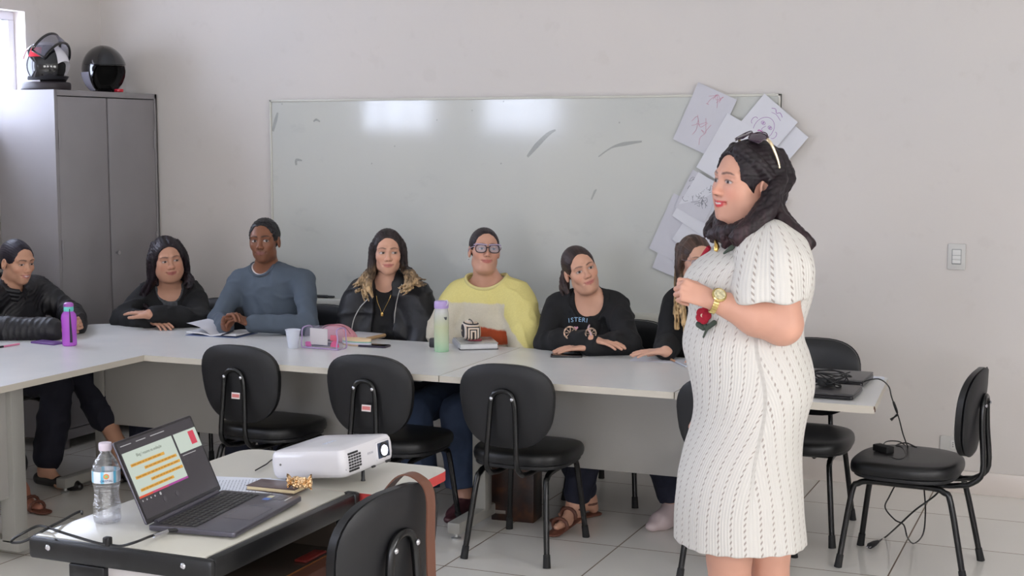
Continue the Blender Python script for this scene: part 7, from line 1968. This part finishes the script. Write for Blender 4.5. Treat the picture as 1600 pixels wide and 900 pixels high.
sp['KL'] = np.array([-4.54, 5.50, 0.49]); sp['AL'] = np.array([-4.32, 5.46, 0.19]); sp['TL'] = np.array([-4.24, 5.44, 0.05])
sp['hands'] = [dict(wrist=sp['WR'], fdir=J(124, 516, 5.36) - sp['WR'], palm=V(0.1, 0.9, -0.1), side=V(0, 0, 1), curl=(0.6, 0.65, 0.7, 0.7), curl2=(0.7, 0.7, 0.7, 0.7), sc=0.86, thumb_dir=(0.7, 0.6, 0.3)),
               dict(wrist=sp['WL'], fdir=J(136, 500, 5.38) - sp['WL'], palm=V(0.1, -0.9, -0.1), side=V(0, 0, 1), curl=(0.6, 0.65, 0.7, 0.7), curl2=(0.7, 0.7, 0.7, 0.7), sc=0.86, thumb_dir=(0.7, 0.6, 0.3))]
make_body(sp, 'person in a black puffer jacket at the left edge, hands clasped by the purple bottle')
def puff(P, val):
    a = P[:, 2] * 1.0 + 0.15 * fbm(P, 6, 3); armx = P[:, 0] * 0.9
    s_ = np.where(P[:, 0] > -4.86, np.sin(P[:, 0] * 2 * PI / 0.055), np.sin((a + 0.02 * fbm(P, 9, 1)) * 2 * PI / 0.058))
    return (-(0.005 * (1 - np.abs(s_)) ** 2.0) + 0.003 * fbm(P, 20, 6)).astype(F32) * (np.abs(val) < 0.05)
m_puff = mat('black_puffer_nylon', (22, 21, 26), 0.5, bump=0.3, bscale=60, bdist=0.003)
top_garment(sp, 'puffer_jacket', m_puff, 0.024, neck=(0.056, 0.066, 0.070), neck_off=(0, -0.012, 0.05), seed=8, zmin=0.46, disp=puff, r=(0.044, 0.038, 0.034), sleeve=0.0, h=0.005, to=0.90)
M_ = torso_frame(sp); mb = MB()
for k_, z_ in enumerate((0.016, 0.036, 0.054)):
    ring = [sp['N'] + M_ @ np.array([(0.066 + 0.004 * k_) * math.cos(a), -0.008 + (0.070 + 0.004 * k_) * math.sin(a), z_ + 0.018 * math.sin(a) * 1.0 - (0.012 if math.sin(a) < -0.4 else 0)]) for a in np.linspace(-PI / 2 + 0.28, 1.5 * PI - 0.28, 34)]
    mb.tube([tuple(p) for p in ring], 0.0135, 10)
mb_part(sp, mb, 'standing_collar', m_puff)
S = SDF(); leg_ops(S, sp['HL'], sp['KL'], sp['AL'], 0.012, 1.0, flare=0.024, to=0.62); leg_ops(S, sp['HR'], sp['KR'], sp['AR'], 0.012, 1.0, flare=0.024, to=0.84); S.ell(sp['P'], (0.16, 0.14, 0.12), torso_frame(sp), 0.04)
part_mesh(sp, 'trousers', S, 0.0075, mat('navy_trousers', (22, 22, 36), 0.85), None, folds(0.005, 12, 7))
for a in ('L', 'R'):
    S = SDF(); an, toe = sp['A' + a], sp['T' + a]; d = nrm(toe - an)
    heel = an + np.array([-0.04, 0, -0.045]); 
    if a == 'L': S.cap(heel + np.array([0.03, 0, -0.01]), toe, 0.030, 0.022, 0.02); S.cap(toe, toe + nrm(toe - heel) * 0.03, 0.030, 0.018, 0.02)
    else: S.cap(heel, toe, 0.030, 0.026, 0.02); S.cap(toe, toe + np.array([0.04, 0, -0.006]), 0.030, 0.018, 0.02); S.plane((0, 0, 0.003), (0, 0, -1)); S.ell(an + np.array([0.03, 0, 0.02]), (0.05, 0.024, 0.03), None, 0.004, 's')
    part_mesh(sp, 'shoe', S, 0.0045, mat('black_loafer', (22, 19, 20), 0.3))
S = SDF(); hair_cap(S, sp['X'], sp['hs'], 'tied', 0.002); c, Hm = sp['X']; w = lambda p: c + Hm @ (np.asarray(p, float) * sp['hs'])
guide(S, [w((0.0, 0.10, 0.01)), w((0.0, 0.135, -0.01)), w((0.0, 0.14, -0.07))], 0.018, 0.016, 9, 0.013, 0.008, 5)
part_mesh(sp, 'hair', S, 0.0032, m_hair, lambda v: hair_paint(v, sp['X'], sp['hs'], (34, 28, 38)), hair_disp(sp['X'], sp['hs'], 0.0012))

# ------------------------------------------------------------------ person outside the left edge whose leg shows under the desk
sp = seated(np.array([-5.02, 4.78, 1.06]), R(80), 0, 0, 0.90, neck=0.050, skin=(168, 112, 92), bulk=0.95, bust=0.9,
            N=np.array([-5.06, 4.78, 0.93]), SR=np.array([-5.05, 4.61, 0.87]), SL=np.array([-5.05, 4.95, 0.87]), P=np.array([-5.08, 4.78, 0.52]),
            ER=np.array([-4.95, 4.56, 0.66]), EL=np.array([-4.95, 5.00, 0.66]), WR=np.array([-4.80, 4.68, 0.60]), WL=np.array([-4.80, 4.88, 0.60]), face=dict())
sp['base'] = np.array([-5.08, 4.78, 0.0])
sp['HL'] = sp['P'] + np.array([0, 0.09, -0.03]); sp['HR'] = sp['P'] + np.array([0, -0.09, -0.03])
sp['KL'] = np.array([-4.62, 4.90, 0.46]); sp['AL'] = np.array([-4.43, 4.92, 0.075]); sp['TL'] = np.array([-4.285, 4.875, 0.024])
sp['KR'] = np.array([-4.62, 4.70, 0.46]); sp['AR'] = np.array([-4.62, 4.70, 0.075]); sp['TR'] = np.array([-4.47, 4.68, 0.024])
sp['hands'] = [dict(wrist=sp['WR'], fdir=V(1, 0.2, -0.2), palm=V(0, 0, -1), side=V(0, 1, 0), sc=0.85), dict(wrist=sp['WL'], fdir=V(1, -0.2, -0.2), palm=V(0, 0, -1), side=V(0, -1, 0), sc=0.85)]
make_body(sp, 'person at the left edge, only a dark trouser leg and sandalled foot in view', balls=[(sp['TL'], 0.10)])
top_garment(sp, 'top', m_cloth_black2, 0.012, seed=3, zmin=0.46, h=0.009)
S = SDF(); leg_ops(S, sp['HL'], sp['KL'], sp['AL'], 0.012, 1.0, flare=0.036, to=0.70); leg_ops(S, sp['HR'], sp['KR'], sp['AR'], 0.012, 1.0, flare=0.03, to=0.70); S.ell(sp['P'], (0.16, 0.14, 0.12), torso_frame(sp), 0.04)
part_mesh(sp, 'trousers', S, 0.008, mat('black_trousers', (16, 15, 18), 0.9), None, folds(0.005, 12, 7))
S = SDF(); hair_cap(S, sp['X'], sp['hs'], 'tied', 0.002); part_mesh(sp, 'hair', S, 0.005, m_hair, lambda v: hair_paint(v, sp['X'], sp['hs'], (34, 28, 38)))
for a in ('L', 'R'):
    S = SDF(); an, toe = sp['A' + a], sp['T' + a]; d = nrm((toe - an) * np.array([1, 1, 0])); n_ = np.array([-d[1], d[0], 0.0])
    S.cap(np.array([an[0] - d[0] * 0.05, an[1] - d[1] * 0.05, 0.009]), np.array([toe[0] + d[0] * 0.03, toe[1] + d[1] * 0.03, 0.009]), 0.030, 0.036, 0.01, sq=((0, 0, 1), 0.28))
    for q in (0.55, 0.85):
        m0 = an * (1 - q) + toe * q; pts = [m0 + n_ * 0.036 * math.cos(t_) + np.array([0, 0, 1]) * (0.030 * math.sin(t_) - 0.014) for t_ in np.linspace(-0.3, PI + 0.3, 9)]; S.chain(pts, [0.007] * 9, 0.004)
    part_mesh(sp, 'sandal', S, 0.0045, m_sandal)

# chairs of the seated people
for x, y, rz, lab in ((-3.74, 6.18, R(182), 'black chair under the person in the blue-grey sweater'), (-4.38, 6.24, R(186), 'black chair under the person in the black cardigan'),
                      (-3.10, 6.20, R(180), 'black chair under the person with long ombre hair'), (-2.60, 6.22, R(180), 'black chair under the person in the yellow jumper'),
                      (-2.08, 6.20, R(178), 'black chair under the person in the lettered black top'), (-1.53, 6.20, R(180), 'black chair under the person half hidden by the white dress'),
                      (-5.08, 5.48, R(-90), 'black chair under the person in the puffer jacket'), (-5.10, 4.78, R(-90), 'black chair at the left edge under the person whose leg shows')):
    place(copy_tree(plain), x, y, rz, lab, GS)
# ------------------------------------------------------------------ standing person in the white knitted dress
YW = 4.0
Fb = nrm(V(-0.90, -0.42, 0)); Lb = np.array([-Fb[1], Fb[0], 0.0]) * 1.0      # body faces Fb, its left side Lb
if Lb[1] > 0: Lb = -Lb
hc = J(1166, 286, YW)
hyaw = math.atan2(-0.70, 0.78)       # face towards (-0.74, -0.67)
sp = dict(hs=0.985, X=(hc, euler_np(hyaw, R(4), R(3))), skin=(202, 152, 131), fat=1.15, neck=0.066, bulk=1.12, bust=0.95, armb=1.45,
          N=J(1178, 362, YW) , P=J(1168, 615, YW), base=np.array([J(1168, 800, YW)[0], YW, 0.0]), legb=1.0,
          face=dict(lips=(192, 34, 52), brow=(58, 40, 38), iris=(46, 32, 26), gaze=(-0.1, 0.1), smile=1.0, blush=0.45, open_=0.80, teeth=True, liner=0.8))
Shm = J(1188, 398, YW)
sp['SL'] = Shm + Lb * 0.165 + V(0, 0, 0.0); sp['SR'] = Shm - Lb * 0.165
sp['EL'] = J(1222, 507, YW - 0.17); sp['WL'] = J(1108, 467, YW - 0.24)
sp['ER'] = sp['SR'] + V(0.02, 0.02, -0.27); sp['WR'] = sp['ER'] + Fb * 0.12 + V(0, 0.0, -0.20)
# straight legs
px_l, px_r = J(1140, 880, YW - 0.05), J(1200, 880, YW + 0.05)
for a, q in (('L', J(1139, 880, YW - 0.07)), ('R', J(1200, 880, YW + 0.06))):
    sp['H' + a] = sp['P'] + Lb * (0.09 if a == 'L' else -0.09) + V(0, 0, -0.05)
    sp['K' + a] = np.array([q[0], q[1], 0.47]); sp['A' + a] = np.array([q[0] + 0.01, q[1], 0.08]); sp['T' + a] = sp['A' + a] + Fb * 0.15 + V(0, 0, -0.06)
hf = nrm(J(1068, 453, YW - 0.26) - sp['WL'])
sp['hands'] = [dict(wrist=sp['WL'] + hf * 0.004, fdir=hf, palm=V(-0.10, 0.85, -0.45), side=V(-0.1, 0.3, 1), curl=(1.15, 1.2, 1.2, 1.25), curl2=(0.95, 1.0, 1.0, 1.0), thumb=0.6, sc=0.88, spread=0.03, thumb_dir=(0.85, 0.42, 0.30)),
               dict(wrist=sp['WR'], fdir=V(0, 0, -1) + Fb * 0.3, palm=-Lb * -1, side=Fb, curl=(0.3, 0.35, 0.4, 0.45), sc=0.85)]
def legs_extra(S):
    for a in ('L', 'R'):
        k, n = sp['K' + a], sp['A' + a]; S.cap(k + V(0, 0, 0.10), k + V(0, 0, -0.02), 0.064, 0.056, 0.03); S.cap(k + V(0, 0, -0.05), k + V(0, 0, -0.22) - Fb * 0.012, 0.054, 0.046, 0.03)
balls = [(sp['X'][0] + V(0, 0, -0.03), 0.20), (sp['WL'] + hf * 0.05 + V(0, 0, 0), 0.135), ((sp['EL'] + sp['WL']) / 2, 0.16)]
make_body(sp, 'person standing in a white knitted dress, gold watch and sunglasses on dark hair', 'person standing by the desks', h=0.0024, coarse=0.006, balls=balls, extra=legs_extra)
sp['ob']['group'] = 'person standing by the desks'

# ---- the dress: body of rings measured down the silhouette
sil = [(378, 1150, 1236, .9), (386, 1122, 1256, 1), (396, 1106, 1264, 1), (408, 1092, 1268, 1), (424, 1078, 1270, 1), (445, 1070, 1270, 1), (465, 1072, 1266, 1), (484, 1080, 1260, 1), (504, 1077, 1254, 1), (524, 1072, 1254, 1), (544, 1071, 1261, 1), (566, 1076, 1267, 1), (589, 1081, 1270, 1), (611, 1085, 1268, 1), (633, 1087, 1261, 1), (655, 1085, 1255, 1), (678, 1079, 1251, 1), (700, 1072, 1249, 1), (722, 1067, 1249, 1), (744, 1063, 1250, 1), (767, 1061, 1251, 1), (789, 1059, 1252, 1), (811, 1058, 1254, 1), (828, 1058, 1256, 1), (840, 1058, 1257, 1)]
vd = nrm(np.array([hc[0] * 1.0, YW, 0.0])); rt = np.array([vd[1], -vd[0], 0.0])
aF, aL = abs(float(Fb @ rt)), abs(float(Lb @ rt))
n_ = 128; rings = []; uvs = []
sz = []
for (y, xl, xr, k) in sil:
    a, b = J(xl, y, YW), J(xr, y, YW); c_ = (a + b) / 2; half = np.linalg.norm(b - a) / 2 * 1.0
    zf = c_[2]
    lat = 0.205 if y > 520 else 0.185 if y > 400 else 0.155           # half width across the body
    if y < 390: lat = 0.12
    depth = math.sqrt(max(half * half - (aL * lat) ** 2, 0.0025)) / aF
    c_ = np.array([c_[0], YW, zf]); sz.append(zf); rings.append((c_, depth, lat))
R_ = []; U_ = []
sub = 4
ctrl = [(np.array([c[0], c[1], c[2], d, l])) for c, d, l in rings]
dense = []
for i in range(len(ctrl) - 1):
    p0, p1, p2, p3 = ctrl[max(i - 1, 0)], ctrl[i], ctrl[i + 1], ctrl[min(i + 2, len(ctrl) - 1)]
    for j in range(sub):
        t_ = j / sub; dense.append(0.5 * (2 * p1 + (p2 - p0) * t_ + (2 * p0 - 5 * p1 + 4 * p2 - p3) * t_ ** 2 + (3 * p1 - p0 - 3 * p2 + p3) * t_ ** 3))
dense.append(ctrl[-1])
ztop = dense[0][2]; zbot = dense[-1][2]; slen = 0.0
V_, UV_ = [], []
for i, q in enumerate(dense):
    c_ = q[:3]; d, l = q[3], q[4]
    tt = i / (len(dense) - 1)
    for j in range(n_):
        th = 2 * PI * j / n_; cf, sf = math.cos(th), math.sin(th)
        e = 2.25; rf = math.copysign(abs(cf) ** (2 / e), cf) * d; rl = math.copysign(abs(sf) ** (2 / e), sf) * l
        hem = 0.0
        wave = 1 + 0.010 * math.sin(th * 9 + 1.0) * max(0, tt - 0.55) * 2 + 0.006 * math.sin(th * 5 + tt * 9)
        p = c_ + Fb * rf * wave + Lb * rl * wave
        if i >= len(dense) - 3: p = p + V(0, 0, 0.0015 * math.sin(th * 22))
        V_.append(p); UV_.append((th, c_[2], tt))
V_ = np.array(V_); UV_ = np.array(UV_); nr_ = len(dense)
Q_ = []
for i in range(nr_ - 1):
    for j in range(n_): Q_.append((i * n_ + j, i * n_ + (j + 1) % n_, (i + 1) * n_ + (j + 1) % n_, (i + 1) * n_ + j))
# inner face for thickness at the hem, and a closed shoulder yoke
Q_ = np.array(Q_)[:, ::-1]
# knitting coordinates: columns fan out from the hip below the near arm (the left side, th = 90 degrees)
def knit_uv(th, z, side=PI / 2):
    d_ = (th - side + PI) % (2 * PI) - PI; arc = d_ * 0.195
    # ribs bend away from the side line between the waist and the thigh
    zc, zr = 0.86, 0.30
    t_ = np.clip((z - (zc - zr)) / (2 * zr), 0, 1); k_ = t_ * t_ * (3 - 2 * t_)
    u = arc + np.sign(d_) * -0.0 + (k_ * 0.16) * np.sign(arc) * np.exp(-(np.abs(arc) / 0.16) ** 1.5) 
    ua = np.abs(arc) * 1.0 + k_ * 0.15
    return np.stack([np.where(arc >= 0, ua, -ua - 0.0), z, np.zeros_like(z)], 1)
m_dress = bpy.data.materials.new('white_openwork_knit'); m_dress.use_nodes = True
t = NT(m_dress); at = t.new('ShaderNodeAttribute'); at.attribute_name = 'knit'; sp_ = t.new('ShaderNodeSeparateXYZ'); t.link(at.outputs['Vector'], sp_.inputs[0])
u, v = sp_.outputs[0], sp_.outputs[1]
P1 = 0.038
fu = t.math('FRACT', t.math('ADD', t.math('DIVIDE', u, P1), 100.0))            # one repeat across
# slanted eyelets in the middle of each repeat
du = t.math('ABSOLUTE', t.math('SUBTRACT', fu, 0.5)); du_s = t.math('SUBTRACT', fu, 0.5)
fv = t.math('FRACT', t.math('ADD', t.math('ADD', t.math('DIVIDE', v, 0.0170), t.math('MULTIPLY', du_s, -2.6)), 100.0))
hole = t.math('MULTIPLY', t.math('LESS_THAN', du, 0.085), t.math('LESS_THAN', t.math('ABSOLUTE', t.math('SUBTRACT', fv, 0.5)), 0.20))
rib = t.math('SINE', t.math('MULTIPLY', u, 2 * PI / P1 * 4))
nz = t.noise(260, 2)
nz2 = t.noise(6, 3)
holeu = t.math('MULTIPLY', hole, t.math('MULTIPLY', t.ramp(nz2, [(0.30, (0.45, 0.45, 0.45, 1)), (0.55, (1, 1, 1, 1))]), 0.85))
t.link(t.mix(holeu, lin((208, 204, 198)), lin((150, 138, 130))), t.p.inputs['Base Color'])
t.p.inputs['Roughness'].default_value = 0.9
hgt = t.math('ADD', t.math('SUBTRACT', t.math('MULTIPLY', rib, 0.5), t.math('MULTIPLY', hole, 2.0)), t.math('MULTIPLY', nz, 0.5))
t.bump(hgt, 0.5, 0.0022)
dress = np_mesh('dress', V_, Q_, m_dress, sp['ob'], origin=sp['base'], attrs={'knit': ('FLOAT_VECTOR', knit_uv(UV_[:, 0], UV_[:, 1]))})
md = dress.modifiers.new('thickness', 'SOLIDIFY'); md.thickness = 0.004; md.offset = -1

# yoke and puffed short sleeves
def sleeve(sd):
    S = SDF(); s0 = sp['S' + sd]; e0 = sp['E' + sd]; sgn = 1 if sd == 'L' else -1
    if sd == 'L':
        c_top = J(1206, 396, YW - 0.10); c_mid = J(1210, 428, YW - 0.14); c_end = J(1202, 462, YW - 0.17)
        S.ell(c_top, (0.094, 0.090, 0.074), np.stack([Fb, Lb, V(0, 0, 1)], 1), 0.05); S.cap(c_top, c_mid, 0.080, 0.096, 0.05); S.cap(c_mid, c_end, 0.096, 0.105, 0.03)
        S.plane(J(1202, 471, YW - 0.17), nrm(V(0.04, -0.03, -1)), 0.008)
    else:
        d = nrm(e0 - s0); S.ell(s0 + V(0, 0, -0.01), (0.08, 0.07, 0.06), np.stack([Fb, Lb, V(0, 0, 1)], 1), 0.04); S.cap(s0, s0 + d * 0.12, 0.080, 0.090, 0.04); S.plane(s0 + d * 0.12, d, 0.01)
    def uv(v):
        r = (v - (s0 if sd == 'R' else J(1206, 410, YW - 0.13))) @ np.stack([Fb, Lb, V(0, 0, 1)], 1); th = np.arctan2(r[:, 0], np.abs(r[:, 1]) + 0.03); return {'knit': ('FLOAT_VECTOR', np.stack([th * 0.10 * (1 + (0.12 - r[:, 2]) * 1.2), v[:, 2], v[:, 2] * 0], 1))}
    part_mesh(sp, 'sleeve', S, 0.0042, m_dress, disp=lambda P, val: (0.0045 * np.sin((P @ Fb.astype(F32)) * 60) * (np.abs(val) < 0.04)).astype(F32), attrs=uv)
for sd in ('L', 'R'): sleeve(sd)
S = SDF(); M_ = np.stack([Lb, -Fb, V(0, 0, 1)], 1)
S.cap(Shm - Lb * 0.13, Shm + Lb * 0.13, 0.072, 0.072, 0.04)
S.ell(J(1180, 410, YW), (0.155, 0.150, 0.075), M_, 0.05)
S.ell(J(1196, 384, YW), (0.13, 0.085, 0.060), M_, 0.05)
S.ell(sp['N'] + V(0, 0, 0.036) + Fb * 0.045, (0.078, 0.105, 0.085), M_, 0.006, 's')
S.ell(sp['N'] + V(0, 0, -0.03) + Fb * 0.115, (0.040, 0.05, 0.06), M_, 0.01, 's')
part_mesh(sp, 'yoke', S, 0.0045, m_dress, attrs=lambda v: {'knit': ('FLOAT_VECTOR', np.stack([(v - Shm) @ Lb * 1.0, (v - Shm) @ Fb, v[:, 2] * 0], 1))})

# ---- flowers sewn on
def on_body(x, y, yd=0.0, lift=0.004):
    """point of the dress under a measured silhouette position"""
    best = None; cx = np.array([0, 0, CAM_H]); d = ray(x, y); d = d / np.linalg.norm(d)
    w_ = V_ - cx; t_ = w_ @ d; perp = np.linalg.norm(w_ - t_[:, None] * d, axis=1); k = np.nonzero(perp < 0.012)[0]
    i = k[np.argmin(t_[k])] if len(k) else np.argmin(perp)
    return cx + d * (t_[i] - lift), i
m_fred = mat('crimson_crochet', (160, 20, 44), 0.85, bump=0.6, bscale=200, bdist=0.002); m_fgreen = mat('dark_green_crochet', (62, 72, 62), 0.9, bump=0.6, bscale=200, bdist=0.002); m_fcream = mat('cream_crochet', (226, 206, 180), 0.8)
def flower(x, y, s=1.0, leaves=True, rot=0.0):
    c_, i = on_body(x, y, lift=0.008); view = nrm(c_ - np.array([0, 0, CAM_H])); nm = nrm(c_ - np.array([V_[:, 0].mean(), YW, c_[2]])); 
    ri = nrm(np.cross(view, V(0, 0, 1))); ri = nrm(ri - nm * float(ri @ nm)); up = nrm(np.cross(ri, view)); 
    mb = MB()
    for k in range(5):
        a = 2 * PI * k / 5 + rot; p = c_ + (ri * math.cos(a) + up * math.sin(a)) * 0.010 * s
        mb.lathe([(0, -0.003), (0.0095 * s, -0.002), (0.0115 * s, 0.001), (0.009 * s, 0.004), (0, 0.0055)], 12, T=Matrix.Translation(tuple(p)) @ Vector(tuple(-view)).to_track_quat('Z', 'Y').to_matrix().to_4x4())
    fl_ = mb_part(sp, mb, 'crochet_flower', m_fred)
    mb = MB(); mb.lathe([(0, 0.003), (0.007 * s, 0.003), (0.005 * s, 0.008), (0, 0.009)], 12, T=Matrix.Translation(tuple(c_)) @ Vector(tuple(-view)).to_track_quat('Z', 'Y').to_matrix().to_4x4()); mb_part(sp, mb, 'flower_centre', m_fcream)
    return c_, ri, up
flower(1099, 493, 1.15)
S = SDF()
for seq, rs in (((1099, 503), (1104, 513), (1100, 526)), (0.004, 0.004, 0.003)),:
    pass
st = [on_body(*p, lift=0.005)[0] for p in ((1100, 502), (1105, 513), (1099, 527))]; S.chain(st, [0.0042, 0.0045, 0.003], 0.003)
lf = [on_body(*p, lift=0.006)[0] for p in ((1092, 507), (1099, 513))]; S.cap(lf[0], lf[1], 0.0095, 0.007, 0.003)
lf = [on_body(*p, lift=0.006)[0] for p in ((1107, 511), (1116, 504))]; S.cap(lf[0], lf[1], 0.0065, 0.0075, 0.003)
part_mesh(sp, 'flower_leaves', S, 0.0025, m_fgreen)
S = SDF(); pts = [J(1131, 396, YW - 0.14), J(1142, 388, YW - 0.15), J(1152, 380, YW - 0.145)]; S.chain(pts, [0.0035, 0.0065, 0.006], 0.004); part_mesh(sp, 'shoulder_leaves', S, 0.0028, m_fgreen)
mb = MB(); mb.tube([tuple(J(1152, 377, YW - 0.15)), tuple(J(1160, 369, YW - 0.14)), tuple(J(1168, 364, YW - 0.13))], [0.007, 0.009, 0.006], 10, smooth=3); mb_part(sp, mb, 'shoulder_flower', m_fred)
mb = MB(); mb.tube([tuple(J(1095, 404, YW - 0.02)), tuple(J(1103, 394, YW - 0.04)), tuple(J(1108, 386, YW - 0.05))], [0.005, 0.008, 0.006], 10, smooth=3); mb_part(sp, mb, 'collar_flower', m_fred)
mb = MB(); mb.tube([tuple(J(1118, 376, YW - 0.10)), tuple(J(1120, 386, YW - 0.125)), tuple(J(1118, 393, YW - 0.13))], [0.004, 0.008, 0.005], 10, smooth=3); mb_part(sp, mb, 'necklace_pendant', m_goldj)

# ---- hair
m_dk = (27, 18, 23)
S = SDF(); hair_cap(S, sp['X'], sp['hs'], 'long', 0.004, part=None); c, Hm = sp['X']; w = lambda p: c + Hm @ (np.asarray(p, float) * sp['hs'])
hd_ = nrm(V(-0.74, -0.67, 0))
# near side: sweeps behind the ear and falls over the shoulder to the front
guide(S, [w((0.030, -0.055, 0.098)), w((0.068, -0.020, 0.060)), w((0.078, 0.020, 0.02)), w((0.082, 0.045, -0.02)), J(1196, 318, YW - 0.08), J(1176, 345, YW - 0.12), J(1158, 364, YW - 0.15), J(1142, 376, YW - 0.16)], 0.010, 0.020, 26, 0.011, 0.008, 71)
guide(S, [w((0.050, 0.035, 0.085)), w((0.082, 0.050, 0.02)), J(1205, 300, YW - 0.06), J(1200, 330, YW - 0.10), J(1180, 352, YW - 0.13), J(1160, 370, YW - 0.15), J(1146, 380, YW - 0.155)], 0.016, 0.018, 26, 0.012, 0.008, 73)
guide(S, [w((0.02, 0.075, 0.085)), w((0.05, 0.098, 0.02)), J(1207, 300, YW - 0.02), J(1211, 330, YW - 0.04), J(1230, 352, YW - 0.05), J(1258, 375, YW - 0.05), J(1266, 386, YW - 0.04)], 0.018, 0.014, 30, 0.013, 0.008, 77)
guide(S, [w((-0.02, 0.085, 0.075)), w((0.01, 0.108, 0.0)), J(1210, 315, YW + 0.02), J(1222, 340, YW + 0.01), J(1245, 362, YW + 0.0), J(1265, 384, YW - 0.01)], 0.024, 0.014, 24, 0.013, 0.008, 79)
# far side falls in front of the throat
guide(S, [w((-0.040, -0.02, 0.095)), w((-0.080, -0.010, 0.03)), w((-0.088, 0.0, -0.05)), J(1122, 340, YW + 0.04), J(1114, 355, YW + 0.02), J(1108, 368, YW - 0.0)], 0.012, 0.018, 20, 0.011, 0.008, 81)
guide(S, [J(1128, 330, YW + 0.02), J(1126, 350, YW - 0.03), J(1130, 366, YW - 0.08), J(1138, 378, YW - 0.12)], 0.016, 0.018, 18, 0.011, 0.008, 83)
guide(S, [J(1185, 335, YW - 0.06), J(1165, 352, YW - 0.10), J(1145, 360, YW - 0.12), J(1120, 366, YW - 0.08), J(1110, 372, YW - 0.04)], 0.014, 0.014, 18, 0.010, 0.007, 85)
guide(S, [w((-0.05, 0.05, 0.07)), w((-0.085, 0.05, 0.0)), J(1175, 330, YW + 0.09), J(1180, 360, YW + 0.10)], 0.02, 0.02, 16, 0.013, 0.008, 87)
S.ell(w((0.080, 0.002, -0.020)), np.array((0.028, 0.020, 0.030)) * sp['hs'], Hm, 0.008, 's')
part_mesh(sp, 'hair', S, 0.0030, m_hair, lambda v: hair_paint(v, sp['X'], sp['hs'], m_dk, (52, 32, 36), -0.02, -0.25, amp=0.3), hair_disp(sp['X'], sp['hs'], 0.0016))

m_garm = mat('pale_gold_arm', (226, 206, 170), 0.22, 0.7)
# ---- sunglasses pushed up on the crown
m_sg = mat('plum_sunglass_lens', (72, 56, 70), 0.08, alpha=0.92, spec=0.8); T = headT(sp); TS = T @ Matrix.Translation((0, 0.050, 0.045)) @ Matrix.Rotation(-R(60), 4, 'X')
mb = MB()
for sx in (-1, 1):
    g_ = []
    for v_ in np.linspace(-1, 1, 8):
        g_.append([(sx * 0.036 + u_ * 0.031 * math.sqrt(1 - 0.45 * v_ * v_), -0.106 + 2.4 * (sx * 0.036 + u_ * 0.031) ** 2 + 0.004 * v_ * v_, v_ * 0.024 * math.sqrt(1 - 0.35 * u_ * u_)) for u_ in np.linspace(-1, 1, 9)])
    mb.grid(g_, thick=(0, -0.0018, 0))
mb_part(sp, mb, 'sunglass_lenses', m_sg, T=TS)
mb = MB()
for sx in (-1, 1):
    mb.tube([(sx * 0.036 + 0.032 * math.cos(a) * 1.0, -0.107 + 2.4 * (sx * 0.036 + 0.032 * math.cos(a)) ** 2, 0.0245 * math.sin(a) * math.sqrt(1 - 0.2 * math.cos(a) ** 2)) for a in np.linspace(0, 2 * PI, 26, endpoint=False)], 0.0016, 6, closed=True)
mb.tube([(-0.006, -0.107, 0.006), (0, -0.109, 0.008), (0.006, -0.107, 0.006)], 0.0016, 6, smooth=3)
mb_part(sp, mb, 'sunglass_frame', mat('dark_plum_frame', (58, 40, 52), 0.25), T=TS)
for sx in (-1, 1):
    mb = MB(); mb.tube([(sx * 0.067, -0.094, 0.006), (sx * 0.080, -0.078, 0.006), (sx * 0.087, -0.03, 0.004), (sx * 0.088, 0.010, -0.004)], [0.003, 0.003, 0.0022, 0.002], 8, smooth=4, flat=1.6)
    mb_part(sp, mb, 'sunglass_arm', m_garm, T=TS, label='pale gold temple arm')

# ---- watch and ring
ax_ = nrm(sp['WL'] - sp['EL']); wc = sp['WL'] - ax_ * 0.018; up_ = nrm(V(0.10, -0.72, 0.60)); up_ = nrm(up_ - ax_ * float(up_ @ ax_)); sd_ = np.cross(ax_, up_)
TWm = Matrix(((*[float(q) for q in (ax_[0], sd_[0], up_[0])], float(wc[0])), (ax_[1], sd_[1], up_[1], float(wc[1])), (ax_[2], sd_[2], up_[2], float(wc[2])), (0, 0, 0, 1)))
m_gw = mat('gold_watch_steel', (212, 190, 128), 0.22, 1.0, bump=0.4, bscale=140, bdist=0.002)
rw = 0.0345
mb = MB()
for k in range(28):
    a = 2 * PI * k / 28; mb.box((0, rw * math.sin(a), rw * 0.92 * math.cos(a)), (0.0155, 0.0072, 0.0035), 0.001, rot=Euler((-a, 0, 0)).to_matrix())
mb_part(sp, mb, 'watch_bracelet', m_gw, T=TWm)
mb = MB(); mb.lathe([(0, 0.0), (0.019, 0.0), (0.0205, 0.003), (0.0205, 0.008), (0.0175, 0.0105), (0.0165, 0.0095), (0, 0.0095)], 28, T=Matrix.Translation((0, 0, rw * 0.92 - 0.002))); mb_part(sp, mb, 'watch_case', m_gw, T=TWm)
mb = MB(); mb.lathe([(0, 0.0096), (0.0155, 0.0096), (0.0155, 0.0102), (0, 0.0102)], 24, T=Matrix.Translation((0, 0, rw * 0.92 - 0.002))); mb_part(sp, mb, 'watch_dial', mat('champagne_dial', (206, 196, 160), 0.2, 0.5, var=0.5, vscale=160), T=TWm)
